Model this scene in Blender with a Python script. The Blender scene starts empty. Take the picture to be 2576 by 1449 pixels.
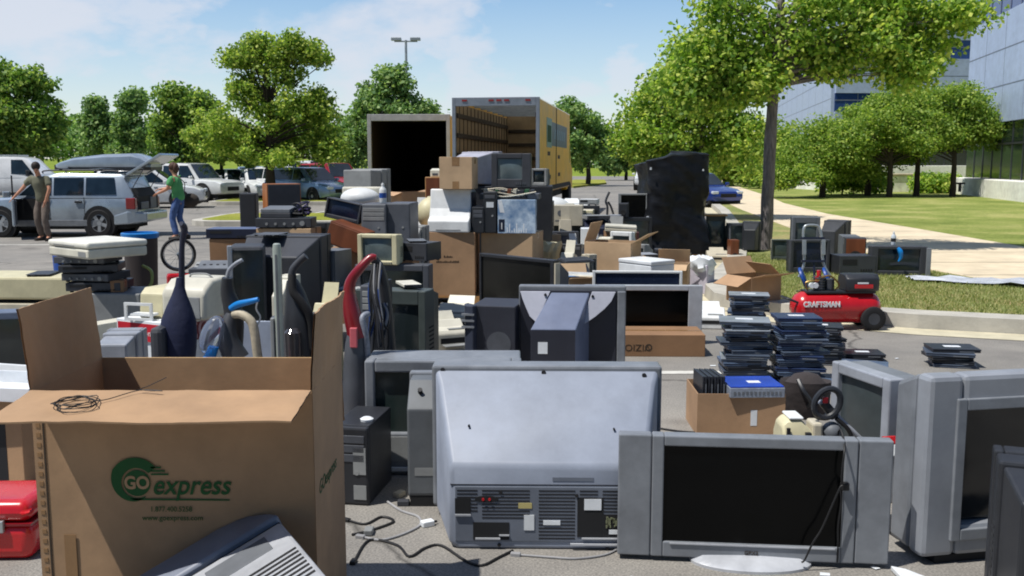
import bpy, bmesh, math, random
import numpy as np
from mathutils import Vector, Matrix, Euler, noise
R = math.radians
sc = bpy.context.scene
col = sc.collection
random.seed(7)
# ---------------------------------------------------------------- camera model (photo is read on a 2576 x 1449 grid)
CH = 1.70; PIT = R(7.4); FL = 2422.0
CP, SP = math.cos(PIT), math.sin(PIT)
def dep(Y, z): return Y * CP + (CH - z) * SP
def PX(u, Y, z=0.0): return (u - 1288) / FL * dep(Y, z)
def PZ(v, Y): return CH - Y * math.tan(PIT + math.atan((v - 724.5) / FL))
def GY(v, z=0.0): return (CH - z) / math.tan(PIT + math.atan((v - 724.5) / FL))
def fit(u0, u1, v, Y, b=0.0):
    """x centre, width, height of a front face that stands at depth Y on height b"""
    z = PZ(v, Y); m = (b + z) / 2
    x0, x1 = PX(u0, Y, m), PX(u1, Y, m)
    return (x0 + x1) / 2, x1 - x0, z - b
def lin(c): 
    c = c / 255.0
    return c / 12.92 if c <= .04045 else ((c + .055) / 1.055) ** 2.4
def C(r, g, b): return (lin(r), lin(g), lin(b))
# ---------------------------------------------------------------- materials
MATS = {}
def mat(key, rgb, rough=.5, metal=0.0, var=.14, scale=7.0, bump=0.0, bscale=60.0, spec=.5, stretch=None, rgb2=None, coat=0.0, emit=None):
    if key in MATS: return MATS[key]
    m = bpy.data.materials.new(key); m.use_nodes = True
    nt = m.node_tree; N = nt.nodes; L = nt.links
    p = N['Principled BSDF']
    p.inputs['Roughness'].default_value = rough
    p.inputs['Metallic'].default_value = metal
    p.inputs['Specular IOR Level'].default_value = spec
    if coat: p.inputs['Coat Weight'].default_value = coat; p.inputs['Coat Roughness'].default_value = .06
    tc = N.new('ShaderNodeTexCoord')
    src = tc.outputs['Object']
    if stretch:
        mp = N.new('ShaderNodeMapping'); mp.inputs['Scale'].default_value = stretch
        L.new(src, mp.inputs['Vector']); src = mp.outputs['Vector']
    nz = N.new('ShaderNodeTexNoise'); nz.inputs['Scale'].default_value = scale; nz.inputs['Detail'].default_value = 5
    nz.inputs['Roughness'].default_value = .65
    L.new(src, nz.inputs['Vector'])
    mx = N.new('ShaderNodeMix'); mx.data_type = 'RGBA'
    a = tuple(max(0, c * (1 - var)) for c in rgb); b = tuple(min(1, c * (1 + var)) for c in (rgb2 or rgb))
    mx.inputs['A'].default_value = (*a, 1); mx.inputs['B'].default_value = (*b, 1)
    mr = N.new('ShaderNodeMapRange'); mr.inputs['From Min'].default_value = .3; mr.inputs['From Max'].default_value = .7
    L.new(nz.outputs['Fac'], mr.inputs['Value']); L.new(mr.outputs['Result'], mx.inputs['Factor'])
    g1 = N.new('ShaderNodeTexNoise'); g1.inputs['Scale'].default_value = 2.6; g1.inputs['Detail'].default_value = 6; g1.inputs['Roughness'].default_value = .7; L.new(tc.outputs['Object'], g1.inputs['Vector'])
    gr = N.new('ShaderNodeMapRange'); gr.inputs['From Min'].default_value = .35; gr.inputs['From Max'].default_value = .62; gr.inputs['To Min'].default_value = .86; gr.inputs['To Max'].default_value = 1.04; L.new(g1.outputs['Fac'], gr.inputs['Value'])
    oi = N.new('ShaderNodeObjectInfo'); orr = N.new('ShaderNodeMapRange'); orr.inputs['To Min'].default_value = .92; orr.inputs['To Max'].default_value = 1.07; L.new(oi.outputs['Random'], orr.inputs['Value'])
    gm = N.new('ShaderNodeMath'); gm.operation = 'MULTIPLY'; L.new(gr.outputs[0], gm.inputs[0]); L.new(orr.outputs[0], gm.inputs[1])
    mg_ = N.new('ShaderNodeMix'); mg_.data_type = 'RGBA'; mg_.blend_type = 'MULTIPLY'; mg_.inputs['Factor'].default_value = 1; L.new(mx.outputs['Result'], mg_.inputs['A']); L.new(gm.outputs[0], mg_.inputs['B'])
    L.new(mg_.outputs['Result'], p.inputs['Base Color'])
    rr = N.new('ShaderNodeMapRange'); rr.inputs['To Min'].default_value = max(.02, rough - .1); rr.inputs['To Max'].default_value = min(1, rough + .12)
    L.new(nz.outputs['Fac'], rr.inputs['Value']); L.new(rr.outputs['Result'], p.inputs['Roughness'])
    if bump:
        n2 = N.new('ShaderNodeTexNoise'); n2.inputs['Scale'].default_value = bscale; n2.inputs['Detail'].default_value = 4
        L.new(src, n2.inputs['Vector'])
        bp = N.new('ShaderNodeBump'); bp.inputs['Strength'].default_value = bump; bp.inputs['Distance'].default_value = .02
        L.new(n2.outputs['Fac'], bp.inputs['Height']); L.new(bp.outputs['Normal'], p.inputs['Normal'])
    MATS[key] = m
    return m
def pl(key, r, g, b, rough=.42, **k): return mat(key, C(r, g, b), rough, **k)
BLACK = pl('black_plastic', 44, 46, 51, .42)
BLACK2 = pl('worn_black_plastic', 60, 62, 68, .55)
CHAR = pl('charcoal_plastic', 80, 83, 90, .5)
CHARG = pl('greenish_charcoal_plastic', 66, 74, 72, .5)
NAVY = pl('navy_plastic', 30, 36, 58, .4)
SILV = pl('silver_plastic', 162, 166, 174, .38, metal=.15)
SILVD = pl('dark_silver_plastic', 130, 134, 140, .4, metal=.1, var=.18)
SILVB = pl('bright_silver_plastic', 192, 195, 201, .32, metal=.2)
GREY = pl('grey_plastic', 140, 142, 142, .55)
GREYD = pl('mid_grey_plastic', 104, 108, 114, .55)
BGREY = pl('blue_grey_plastic', 98, 110, 132, .5)
WHITE = pl('white_plastic', 226, 228, 228, .4, var=.06)
OFFW = pl('off_white_plastic', 212, 208, 192, .45, var=.07)
CREAM = pl('cream_plastic', 208, 200, 164, .5, var=.08)
BEIGE = pl('beige_plastic', 196, 188, 168, .5, var=.08)
RED = pl('red_paint', 196, 26, 34, .25, var=.08, coat=.6)
REDD = pl('dark_red_plastic', 128, 18, 30, .3, var=.08, coat=.3)
BLUE = pl('blue_plastic', 22, 74, 158, .4)
BLUEB = pl('bright_blue_plastic', 16, 120, 196, .3)
WOOD = mat('orange_wood_veneer', C(170, 102, 48), .45, var=.25, scale=5, stretch=(1, 1, .12))
WOODD = mat('brown_wood_veneer', C(112, 62, 36), .45, var=.3, scale=5, stretch=(1, 1, .12))
WOODL = mat('light_wood', C(196, 150, 96), .5, var=.2, scale=5, stretch=(.2, 1, 1))
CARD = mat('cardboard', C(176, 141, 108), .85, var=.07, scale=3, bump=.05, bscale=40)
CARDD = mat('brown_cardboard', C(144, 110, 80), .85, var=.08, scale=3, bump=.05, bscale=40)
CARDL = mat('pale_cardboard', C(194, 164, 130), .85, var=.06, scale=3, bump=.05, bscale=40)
CARDG = mat('moving_box_cardboard', C(172, 139, 106), .85, var=.09, scale=2.5, bump=.10, bscale=9)
CARDE = mat('cardboard_edge', C(206, 172, 126), .9, var=.12, scale=60)
TAPE = mat('packing_tape', C(150, 116, 80), .25, var=.06)
SCR = mat('dark_screen_glass', C(38, 46, 48), .08, var=.1, spec=.7)
SCRG = mat('grey_green_screen_glass', C(74, 86, 86), .12, var=.12, spec=.6)
SCRB = mat('black_lcd_panel', C(5, 6, 7), .16, var=.2, spec=.16)
SCRN = mat('navy_lcd_panel', C(28, 38, 62), .25, var=.12, spec=.4)
RUB = mat('black_rubber', C(28, 28, 30), .8, var=.2)
CORD = mat('black_cord', C(24, 24, 26), .6)
CORDG = mat('grey_cord', C(150, 150, 152), .55)
METAL = mat('brushed_aluminium', C(176, 182, 184), .35, metal=.6, var=.1)
STEEL = mat('dark_steel', C(90, 92, 98), .4, metal=.7)
STICK = mat('white_sticker', C(228, 232, 236), .5, var=.04)
INKG = mat('green_ink', C(22, 78, 34), .8, var=.12)
INKB = mat('dark_ink', C(62, 50, 38), .8, var=.15)
INKW = mat('white_ink', C(236, 236, 236), .6, var=.03)
INKD = mat('black_ink', C(30, 30, 34), .6, var=.05)
GLASS = mat('car_glass', C(30, 42, 52), .05, var=.4, scale=2.5, spec=1.0, metal=.25)
TYRE = mat('tyre_rubber', C(30, 30, 32), .85, var=.15)
RIM = mat('alloy_rim', C(176, 180, 186), .3, metal=.6, var=.08)
TAIL = mat('tail_light_red', C(132, 18, 26), .15, var=.1, coat=.5)
HEADL = mat('head_light', C(206, 214, 222), .1, var=.05, spec=.8)
DARKIN = mat('dark_interior', C(26, 27, 30), .8, var=.2)
# ---------------------------------------------------------------- mesh builder
class MB:
    def __init__(s): s.v = []; s.f = []; s.mk = 0
    def mark(s): s.mk = len(s.v); return s
    def xf(s, M):
        for i in range(s.mk, len(s.v)): s.v[i] = tuple(M @ Vector(s.v[i]))
        return s
    def box(s, x0, x1, y0, y1, z0, z1):
        n = len(s.v)
        s.v += [(x0,y0,z0),(x1,y0,z0),(x1,y1,z0),(x0,y1,z0),(x0,y0,z1),(x1,y0,z1),(x1,y1,z1),(x0,y1,z1)]
        s.f += [(n,n+3,n+2,n+1),(n+4,n+5,n+6,n+7),(n,n+1,n+5,n+4),(n+1,n+2,n+6,n+5),(n+2,n+3,n+7,n+6),(n+3,n,n+4,n+7)]
        return s
    def frus(s, a, b):
        """loft between two rects a=(x0,x1,z0,z1,y) and b"""
        n = len(s.v)
        for (x0,x1,z0,z1,y) in (a, b): s.v += [(x0,y,z0),(x1,y,z0),(x1,y,z1),(x0,y,z1)]
        s.f += [(n,n+1,n+2,n+3),(n+7,n+6,n+5,n+4)] + [(n+i, n+4+i, n+4+(i+1)%4, n+(i+1)%4) for i in range(4)]
        return s
    def loft(s, rings, cap=True, closed=True):
        n = len(s.v); k = len(rings[0])
        for r in rings: s.v += [tuple(p) for p in r]
        for i in range(len(rings)-1):
            for j in range(k if closed else k-1):
                a, b = n+i*k+j, n+i*k+(j+1)%k
                s.f.append((a, b, b+k, a+k))
        if cap: s.f.append(tuple(n+j for j in range(k))[::-1]); s.f.append(tuple(n+(len(rings)-1)*k+j for j in range(k)))
        return s
    def prism(s, poly, axis, a0, a1):
        def P(p, a): return (a,p[0],p[1]) if axis=='x' else (p[0],a,p[1]) if axis=='y' else (p[0],p[1],a)
        return s.loft([[P(p,a0) for p in poly],[P(p,a1) for p in poly]])
    def cyl(s, p0, p1, r0, r1=None, n=14, cap=True):
        r1 = r0 if r1 is None else r1
        p0, p1 = Vector(p0), Vector(p1); d = (p1-p0).normalized()
        a = d.orthogonal().normalized(); b = d.cross(a)
        return s.loft([[p+ (a*math.cos(2*math.pi*i/n)+b*math.sin(2*math.pi*i/n))*r for i in range(n)] for p,r in ((p0,r0),(p1,r1))], cap)
    def tube(s, pts, r, n=8, sub=4, smooth=True):
        P = [Vector(p) for p in pts]
        if smooth and len(P) > 2:
            Q = []
            for i in range(len(P)-1):
                a = P[max(i-1,0)]; b = P[i]; c = P[i+1]; d = P[min(i+2,len(P)-1)]
                for k in range(sub):
                    t = k/sub
                    Q.append(.5*((2*b)+(-a+c)*t+(2*a-5*b+4*c-d)*t*t+(-a+3*b-3*c+d)*t**3))
            Q.append(P[-1]); P = Q
        rings = []; up = None
        m = len(P)
        for i, p in enumerate(P):
            d = (P[min(i+1,m-1)]-P[max(i-1,0)])
            d = d.normalized() if d.length > 1e-9 else Vector((0,0,1))
            if up is None: up = d.orthogonal().normalized()
            up = (up - d*up.dot(d)); up = up.normalized() if up.length > 1e-6 else d.orthogonal().normalized()
            b = d.cross(up)
            rr = r[min(int(i*len(r)/m), len(r)-1)] if isinstance(r,(list,tuple)) else r
            if isinstance(r,(list,tuple)) and len(r) > 1:
                q = i/(m-1)*(len(r)-1); k = min(int(q), len(r)-2); rr = r[k]+(r[k+1]-r[k])*(q-k)
            rings.append([p+(up*math.cos(2*math.pi*j/n)+b*math.sin(2*math.pi*j/n))*rr for j in range(n)])
        return s.loft(rings)
    def lathe(s, prof, n=20, c=(0,0,0), sx=1.0, sy=1.0, cap=True):
        if not cap: prof = list(prof)+[prof[0]]
        return s.loft([[(c[0]+r*math.cos(2*math.pi*i/n)*sx, c[1]+r*math.sin(2*math.pi*i/n)*sy, c[2]+z) for i in range(n)] for r,z in prof], cap)
    def ell(s, c, rx, ry, rz, n=16, m=9):
        return s.loft([[(c[0]+rx*math.sin(t)*math.cos(2*math.pi*i/n), c[1]+ry*math.sin(t)*math.sin(2*math.pi*i/n), c[2]+rz*math.cos(t)) for i in range(n)]
                       for t in [.02+(math.pi-.04)*k/m for k in range(m+1)]])
    def quad(s, a, b, c, d): 
        n = len(s.v); s.v += [tuple(a),tuple(b),tuple(c),tuple(d)]; s.f.append((n,n+1,n+2,n+3)); return s
    def mesh(s, name):
        me = bpy.data.meshes.new(name); me.from_pydata(s.v, [], s.f)
        bm = bmesh.new(); bm.from_mesh(me); bmesh.ops.recalc_face_normals(bm, faces=bm.faces); bm.to_mesh(me); bm.free()
        return me
    def build(s, name, m, parent=None, bev=0.0, smooth=False, seg=2):
        me = s.mesh(name); me.materials.append(m)
        if smooth:
            me.polygons.foreach_set('use_smooth', [True]*len(me.polygons)); me.set_sharp_from_angle(angle=R(38))
        o = bpy.data.objects.new(name, me); col.objects.link(o)
        if parent is not None: o.parent = parent
        if bev:
            b = o.modifiers.new('bevel','BEVEL'); b.width = bev; b.segments = seg; b.limit_method = 'ANGLE'; b.angle_limit = R(40)
            b.use_clamp_overlap = True
        return o
def split(o):
    """every loose piece of a part becomes a part of its own"""
    me = o.data; n = len(me.vertices); p = list(range(n))
    def find(i):
        while p[i] != i: p[i] = p[p[i]]; i = p[i]
        return i
    for e in me.edges:
        a, b = find(e.vertices[0]), find(e.vertices[1])
        if a != b: p[a] = b
    G = {}
    for f in me.polygons: G.setdefault(find(f.vertices[0]), []).append(f)
    if len(G) < 2: return o
    for fs in G.values():
        ids = sorted({v for f in fs for v in f.vertices}); mp_ = {v: i for i, v in enumerate(ids)}
        m2 = bpy.data.meshes.new(o.name.split('.')[0]); m2.from_pydata([tuple(me.vertices[v].co) for v in ids], [], [[mp_[v] for v in f.vertices] for f in fs])
        m2.materials.append(me.materials[0]); q = bpy.data.objects.new(o.name.split('.')[0], m2); col.objects.link(q); q.parent = o.parent
        for md in o.modifiers:
            b = q.modifiers.new('bevel','BEVEL'); b.width = md.width; b.segments = md.segments; b.limit_method = 'ANGLE'; b.angle_limit = md.angle_limit
    bpy.data.objects.remove(o)
def T(name, label, cat, loc, rz=0.0, group=None, rx=0.0, ry=0.0):
    o = bpy.data.objects.new(name, None); col.objects.link(o)
    o.location = loc; o.rotation_euler = (rx, ry, rz); o.empty_display_size = .1
    o['label'] = label; o['category'] = cat
    if group: o['group'] = group
    return o
def tag(o, label, cat, group=None):
    o['label'] = label; o['category'] = cat
    if group: o['group'] = group
    return o
def struct(o): o['kind'] = 'structure'; return o
def dup(root, loc=None, rz=None, label=None, group=None):
    r = root.copy(); col.objects.link(r)
    if loc is not None: r.location = loc
    if rz is not None: r.rotation_euler[2] = rz
    if label: r['label'] = label
    if group: r['group'] = group
    for ch in list(root.children):
        c = ch.copy(); col.objects.link(c); c.parent = r
        for g in list(ch.children):
            d = g.copy(); col.objects.link(d); d.parent = c
    return r
def eval_mesh(o):
    bpy.context.view_layer.update()
    dg = bpy.context.evaluated_depsgraph_get()
    return bpy.data.meshes.new_from_object(o.evaluated_get(dg))
def lettering(txt, size, m, parent, loc, rot=(math.pi/2,0,0), shear=0.0, align='CENTER', name='lettering', ext=.0015, sx=1.0, bold=0.0):
    cu = bpy.data.curves.new('tmp_text','FONT'); cu.body = txt; cu.size = size; cu.extrude = ext; cu.shear = shear
    cu.align_x = align; cu.align_y = 'CENTER'; cu.offset = bold; cu.resolution_u = 4; cu.space_line = .95
    o = bpy.data.objects.new('tmp_text', cu); col.objects.link(o)
    me = eval_mesh(o); bpy.data.objects.remove(o)
    me.name = name; me.materials.clear(); me.materials.append(m)
    o = bpy.data.objects.new(name, me); col.objects.link(o); o.parent = parent
    o.location = loc; o.rotation_euler = rot; o.scale = (sx,1,1)
    return o
def frame(mb, x0, x1, z0, z1, y0, y1, l, r, t, b):
    mb.box(x0, x0+l, y0, y1, z0, z1); mb.box(x1-r, x1, y0, y1, z0, z1)
    mb.box(x0+l, x1-r, y0, y1, z1-t, z1); mb.box(x0+l, x1-r, y0, y1, z0, z0+b)
    return mb
# ---------------------------------------------------------------- kinds of things (local frame: base centre at origin, front faces -y)
def crt(name, label, loc, w, h, d, rz=0, cab=BLACK, bez=None, scr=SCR, mg=(.08,.08,.08,.18), taper=.62, cat='television', rx=0, ry=0, group=None, knobs=True):
    t = T(name, label, cat, loc, rz, group, rx, ry)
    bez = bez or cab
    f = -d/2; k = min(.09, d*.25)
    l, r, tp, b = mg[0]*w, mg[1]*w, mg[2]*h, mg[3]*h
    frame(MB(), -w/2, w/2, 0, h, f, f+k, l, r, tp, b).build('bezel', bez, t, bev=.008)
    s = MB(); nx, nz = 8, 6; x0, x1, z0, z1 = -w/2+l-.002, w/2-r+.002, b-.002, h-tp+.002
    g = [[(x0+(x1-x0)*i/nx, f+.03-.016*(1-(2*i/nx-1)**2)*(1-(2*j/nz-1)**2), z0+(z1-z0)*j/nz) for i in range(nx+1)] for j in range(nz+1)]
    s.loft(g, cap=False, closed=False).build('screen', scr, t, smooth=True)
    c = MB().box(-w/2+.006, w/2-.006, f+k, f+k+d*.28, .006, h-.006)
    y1 = f+k+d*.28
    c.frus((-w/2+.02, w/2-.02, .012, h-.02, y1), (-w/2*taper, w/2*taper, h*.06, h*(taper+.12), d/2))
    c.build('cabinet', cab, t, bev=.012)
    v = MB()
    for i in range(7):
        zz = h*.25+i*h*.05
        v.box(w/2-.0075, w/2-.004, f+k+.03, f+k+d*.24, zz, zz+h*.018)
        v.box(-w/2+.004, -w/2+.0075, f+k+.03, f+k+d*.24, zz, zz+h*.018)
    v.build('side_vent', DARKIN, t)
    if knobs and b > .035:
        q = MB()
        for i in range(5): q.box(w*.12+i*w*.055, w*.12+i*w*.055+w*.035, f-.004, f+.01, b*.35, b*.6)
        q.build('button_row', CHAR if bez != CHAR else BLACK, t)
    return t
def flat(name, label, loc, w, h, rz=0, fr=SILV, scr=SCRB, bz=(.035,.035,.035,.05), side=0.0, th=.09, stand=None, cat='television', rx=0, foot=SILVB, group=None, z0=0.0):
    """flat panel, base of its foot at origin"""
    t = T(name, label, cat, loc, rz, group, rx)
    m = frame(MB(), -w/2+side, w/2-side, z0, z0+h, -th/2, th/2-.03, *bz); m.build('bezel', fr, t, bev=.006)
    MB().box(-w/2+side+bz[0]-.003, w/2-side-bz[1]+.003, -th/2+.012, th/2-.03, z0+bz[3]-.003, z0+h-bz[2]+.003).build('screen', scr, t)
    MB().frus((-w/2+side+.01, w/2-side-.01, z0+.01, z0+h-.01, th/2-.03), (-w*.32, w*.32, z0+h*.15, z0+h*.85, th/2+.04)).build('rear_housing', BLACK2, t, bev=.01)
    if side:
        for sx in (-1, 1):
            xa, xb = (-w/2, -w/2+side-.003) if sx < 0 else (w/2-side+.003, w/2)
            MB().box(xa, xb, -th/2+.004, th/2-.03, z0, z0+h).build('speaker_panel', fr, t, bev=.006)
    if stand:
        p = [(stand*math.cos(a)*.5*(1 if abs(math.cos(a))<.9 else .99), .13*math.sin(a)) for a in [2*math.pi*i/28 for i in range(28)]]
        mb = MB(); mb.loft([[(x,y-.02,0) for x,y in p],[(x*1.0,y-.02,.012) for x,y in p],[(x*.86,y*.72-.015,.036) for x,y in p],[(x*.4,y*.4,.042) for x,y in p]])
        mb.box(-.16, .16, -.02, .03, .03, z0+.02)
        mb.build('foot', foot, t, smooth=True)
    return t
def tower(name, label, loc, w, d, h, rz=0, case=BLACK, face=None, rx=0, ry=0, bays=2, sticker=False, group=None):
    t = T(name, label, 'computer', loc, rz, group, rx, ry)
    MB().box(-w/2, w/2, -d/2+.02, d/2, 0, h).build('case', case, t, bev=.006)
    face = face or case
    MB().box(-w/2-.003, w/2+.003, -d/2-.02, -d/2+.019, .002, h-.002).build('front_panel', face, t, bev=.012)
    m = MB()
    for i in range(bays): 
        z = h-.035-(i+1)*.048
        m.box(-w/2+.016, w/2-.016, -d/2-.0235, -d/2-.015, z, z+.04)
    m.build('drive_bay', CHAR if face in (BLACK, NAVY, BLACK2) else GREY, t, bev=.003)
    MB().cyl((w*.2,-d/2-.025,h*.42),(w*.2,-d/2-.015,h*.42),.012).build('power_button', GREY, t)
    if sticker: MB().box(-w*.28, w*.3, -d/2-.0225, -d/2-.018, h*.62, h*.75).build('label', STICK, t)
    return t
def deck(name, label, loc, w, d, h, rz=0, m=BLACK, trim=CHAR, rx=0, ry=0, cat='video recorder', style=0, group=None):
    t = T(name, label, cat, loc, rz, group, rx, ry)
    MB().box(-w/2, w/2, -d/2+.012, d/2, .012, h).build('case', m, t, bev=.004)
    MB().box(-w/2+.002, w/2-.002, -d/2-.006, -d/2+.011, .014, h-.002).build('front_panel', trim, t, bev=.003)
    q = MB(); 
    if style == 0:
        q.box(-w*.42, -w*.02, -d/2-.009, -d/2, h*.55, h*.82)
        for i in range(5): q.box(w*.08+i*w*.07, w*.08+i*w*.07+w*.045, -d/2-.009, -d/2, h*.2, h*.32)
    else:
        for i in range(4): q.cyl((-w*.3+i*w*.16, -d/2-.018, h*.45), (-w*.3+i*w*.16, -d/2, h*.45), h*.13)
        q.cyl((w*.34,-d/2-.022,h*.5),(w*.34,-d/2,h*.5), h*.24)
    q.build('controls', GREY if style else DARKIN, t)
    g = MB()
    for x in (-w*.42, w*.42):
        for y in (-d*.4, d*.4): g.cyl((x,y,0),(x,y,.013),.016,n=8)
    split(g.build('foot', RUB, t))
    return t
def printer(name, label, loc, w, d, h, rz=0, m=OFFW, trim=GREY, rx=0, ry=0, group=None, tray=True, cat='printer'):
    t = T(name, label, cat, loc, rz, group, rx, ry)
    pr = [(-d/2,0),(d/2,0),(d/2,h*.92),(d*.1,h),(-d*.12,h*.78),(-d*.42,h*.7),(-d/2,h*.6)]
    MB().prism(pr, 'x', -w/2, w/2).build('body', m, t, bev=.012)
    MB().box(-w*.4, w*.4, -d/2-.003, -d/2+.02, h*.28, h*.46).build('output_slot', DARKIN, t)
    if tray: MB().box(-w*.36, w*.36, -d/2-.1, -d/2-.0035, h*.22, h*.26).build('paper_tray', trim, t, bev=.003)
    MB().box(-w*.1, w*.42, -d*.40, -d*.2, h*.705, h*.75).build('control_panel', trim, t, bev=.004)
    MB().frus((-w*.36,w*.36,h*.9,h*.93,d*.3),(-w*.34,w*.34,h*1.2,h*1.23,d*.5)).build('paper_support', m, t)
    return t
def speaker(name, label, loc, w, d, h, rz=0, m=WOOD, gr=BLACK, rx=0, ry=0, group=None, cone=True):
    t = T(name, label, 'speaker', loc, rz, group, rx, ry)
    MB().box(-w/2, w/2, -d/2, d/2, 0, h).build('cabinet', m, t, bev=.004)
    MB().box(-w/2+.012, w/2-.012, -d/2-.014, -d/2-.001, .012, h-.012).build('grille', gr, t, bev=.006)
    if cone: MB().lathe([(w*.3,0),(w*.3,.006),(w*.24,.008),(w*.08,.001)], 18).xf(Matrix.Translation((0,-d/2-.0145,h*.34))@Matrix.Rotation(R(90),4,'X')).build('woofer', RUB, t, smooth=True)
    return t
def carton(name, label, loc, w, d, h, rz=0, m=CARD, flaps=None, tape=True, rx=0, ry=0, group=None, th=.006, fl=.45, tapew=.06):
    """flaps: None = closed; else dict side -> opening angle in degrees (0 = closed flat, 90 upright, 180 level outwards, 270 hangs)"""
    t = T(name, label, 'cardboard box', loc, rz, group, rx, ry)
    if flaps is None:
        MB().box(-w/2, w/2, -d/2, d/2, 0, h).build('body', m, t, bev=.004)
        MB().box(-w/2+.004, w/2-.004, -.003, .003, h-.002, h+.0012).build('lid_seam', INKB, t)
        if tape:
            q = MB().box(-w/2-.0012, w/2+.0012, -tapew/2, tapew/2, h, h+.0016)
            q.box(-w/2-.0014, -w/2+.001, -tapew/2, tapew/2, h-.08, h+.0004); q.box(w/2-.001, w/2+.0014, -tapew/2, tapew/2, h-.08, h+.0004)
            q.build('tape', TAPE, t)
        return t
    q = MB().box(-w/2,-w/2+th,-d/2,d/2,0,h).box(w/2-th,w/2,-d/2,d/2,0,h).box(-w/2+th,w/2-th,-d/2,-d/2+th,0,h).box(-w/2+th,w/2-th,d/2-th,d/2,0,h)
    q.box(-w/2+th,w/2-th,-d/2+th,d/2-th,0,th)
    q.build('body', m, t)
    for sd, ang in flaps.items():
        a = R(ang); mb = MB()
        if sd in 'lr':
            n = min(w*fl, w/2); mb.box(0, n, -d/2+.004, d/2-.004, 0, th)   # extends +x from hinge (closed: over the box from left)
            M_ = Matrix.Translation((-w/2,0,h+.001))@Matrix.Rotation(-a,4,'Y') if sd=='l' else Matrix.Translation((w/2,0,h+.001))@Matrix.Rotation(math.pi,4,'Z')@Matrix.Rotation(-a,4,'Y')
        else:
            n = min(d*fl, d*.5); mb.box(-w/2+.004, w/2-.004, 0, n, 0, th)
            M_ = Matrix.Translation((0,-d/2,h+.001))@Matrix.Rotation(a,4,'X') if sd=='f' else Matrix.Translation((0,d/2,h+.001))@Matrix.Rotation(math.pi,4,'Z')@Matrix.Rotation(a,4,'X')
        mb.xf(M_); mb.build('flap', m, t)
    return t
def bottle(name, label, loc, h, m, cap, lab, r=.035):
    t = T(name, label, 'bottle', loc)
    MB().lathe([(r*.9,0),(r,.01),(r,h*.62),(r*.85,h*.7),(r*.4,h*.82),(r*.38,h*.86)],14).build('body', m, t, smooth=True)
    MB().lathe([(r*.44,h*.85),(r*.44,h*.94),(r*.25,h*.95),(r*.22,h)],12).build('cap', cap, t, smooth=True)
    MB().lathe([(r*1.02,h*.25),(r*1.02,h*.5)],14).build('label', lab, t, smooth=True)
    return t
# ================================================================ world, light, camera
SUN = Vector((-.43, -.21, 1.0)).normalized()
w = bpy.data.worlds.new('World'); sc.world = w; w.use_nodes = True
nt = w.node_tree; N = nt.nodes; L = nt.links
for n in list(N): N.remove(n)
out = N.new('ShaderNodeOutputWorld'); bg = N.new('ShaderNodeBackground'); bg2 = N.new('ShaderNodeBackground')
sky = N.new('ShaderNodeTexSky'); sky.sky_type = 'NISHITA'; sky.sun_disc = False
sky.sun_elevation = math.asin(SUN.z); sky.sun_rotation = math.atan2(SUN.x, SUN.y); sky.air_density = 1.0; sky.dust_density = .35; sky.ozone_density = 2.2
hs = N.new('ShaderNodeHueSaturation'); hs.inputs['Saturation'].default_value = 1.2; L.new(sky.outputs['Color'], hs.inputs['Color'])
L.new(hs.outputs['Color'], bg.inputs['Color'])
tc = N.new('ShaderNodeTexCoord'); sx = N.new('ShaderNodeSeparateXYZ'); L.new(tc.outputs['Generated'], sx.inputs[0])
def mth(op, a, b=None, c=None):
    n = N.new('ShaderNodeMath'); n.operation = op
    for k, v in enumerate((a, b)):
        if v is None: continue
        if isinstance(v, (int, float)): n.inputs[k].default_value = v
        else: L.new(v, n.inputs[k])
    return n.outputs[0]
zc = mth('MAXIMUM', mth('ADD', sx.outputs['Z'], .13), .03)
cx = N.new('ShaderNodeCombineXYZ'); L.new(mth('DIVIDE', sx.outputs['X'], zc), cx.inputs[0]); L.new(mth('DIVIDE', sx.outputs['Y'], zc), cx.inputs[1])
def cloud(loc, scale, s, lo, hi, mx_, det=9, dis=.2):
    mp = N.new('ShaderNodeMapping'); mp.inputs['Location'].default_value = loc; mp.inputs['Scale'].default_value = scale; L.new(tc.outputs['Generated'], mp.inputs['Vector'])
    nz = N.new('ShaderNodeTexNoise'); nz.inputs['Scale'].default_value = s; nz.inputs['Detail'].default_value = det; nz.inputs['Roughness'].default_value = .55; nz.inputs['Distortion'].default_value = dis
    L.new(mp.outputs[0], nz.inputs['Vector'])
    mr = N.new('ShaderNodeMapRange'); mr.interpolation_type = 'SMOOTHSTEP'; mr.inputs['From Min'].default_value = lo; mr.inputs['From Max'].default_value = hi; mr.inputs['To Max'].default_value = mx_
    L.new(nz.outputs['Fac'], mr.inputs['Value']); return mr.outputs[0]
c1 = cloud((3.6,1.3,.4), (1.0,1.0,2.1), 3.6, .46, .62, .85, 10, .1)
c2 = cloud((7.1,4.2,.9), (1,1,1.9), 9.0, .48, .64, .7, 8, .1)
hz = N.new('ShaderNodeMapRange'); hz.inputs['From Min'].default_value = .0; hz.inputs['From Max'].default_value = .2; hz.inputs['To Min'].default_value = .55; hz.inputs['To Max'].default_value = .0
L.new(sx.outputs['Z'], hz.inputs['Value'])
fr = N.new('ShaderNodeMapRange'); fr.interpolation_type = 'SMOOTHSTEP'; fr.inputs['From Min'].default_value = -.25; fr.inputs['From Max'].default_value = .55; L.new(sx.outputs['Y'], fr.inputs['Value'])  # front factor: sky and clouds weakened behind the camera to cut fill light
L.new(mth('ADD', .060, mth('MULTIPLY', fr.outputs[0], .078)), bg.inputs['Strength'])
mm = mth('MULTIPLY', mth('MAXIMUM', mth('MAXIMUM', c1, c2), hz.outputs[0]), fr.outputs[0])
bg2.inputs['Color'].default_value = (.80, .83, .92, 1); bg2.inputs['Strength'].default_value = .92
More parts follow.
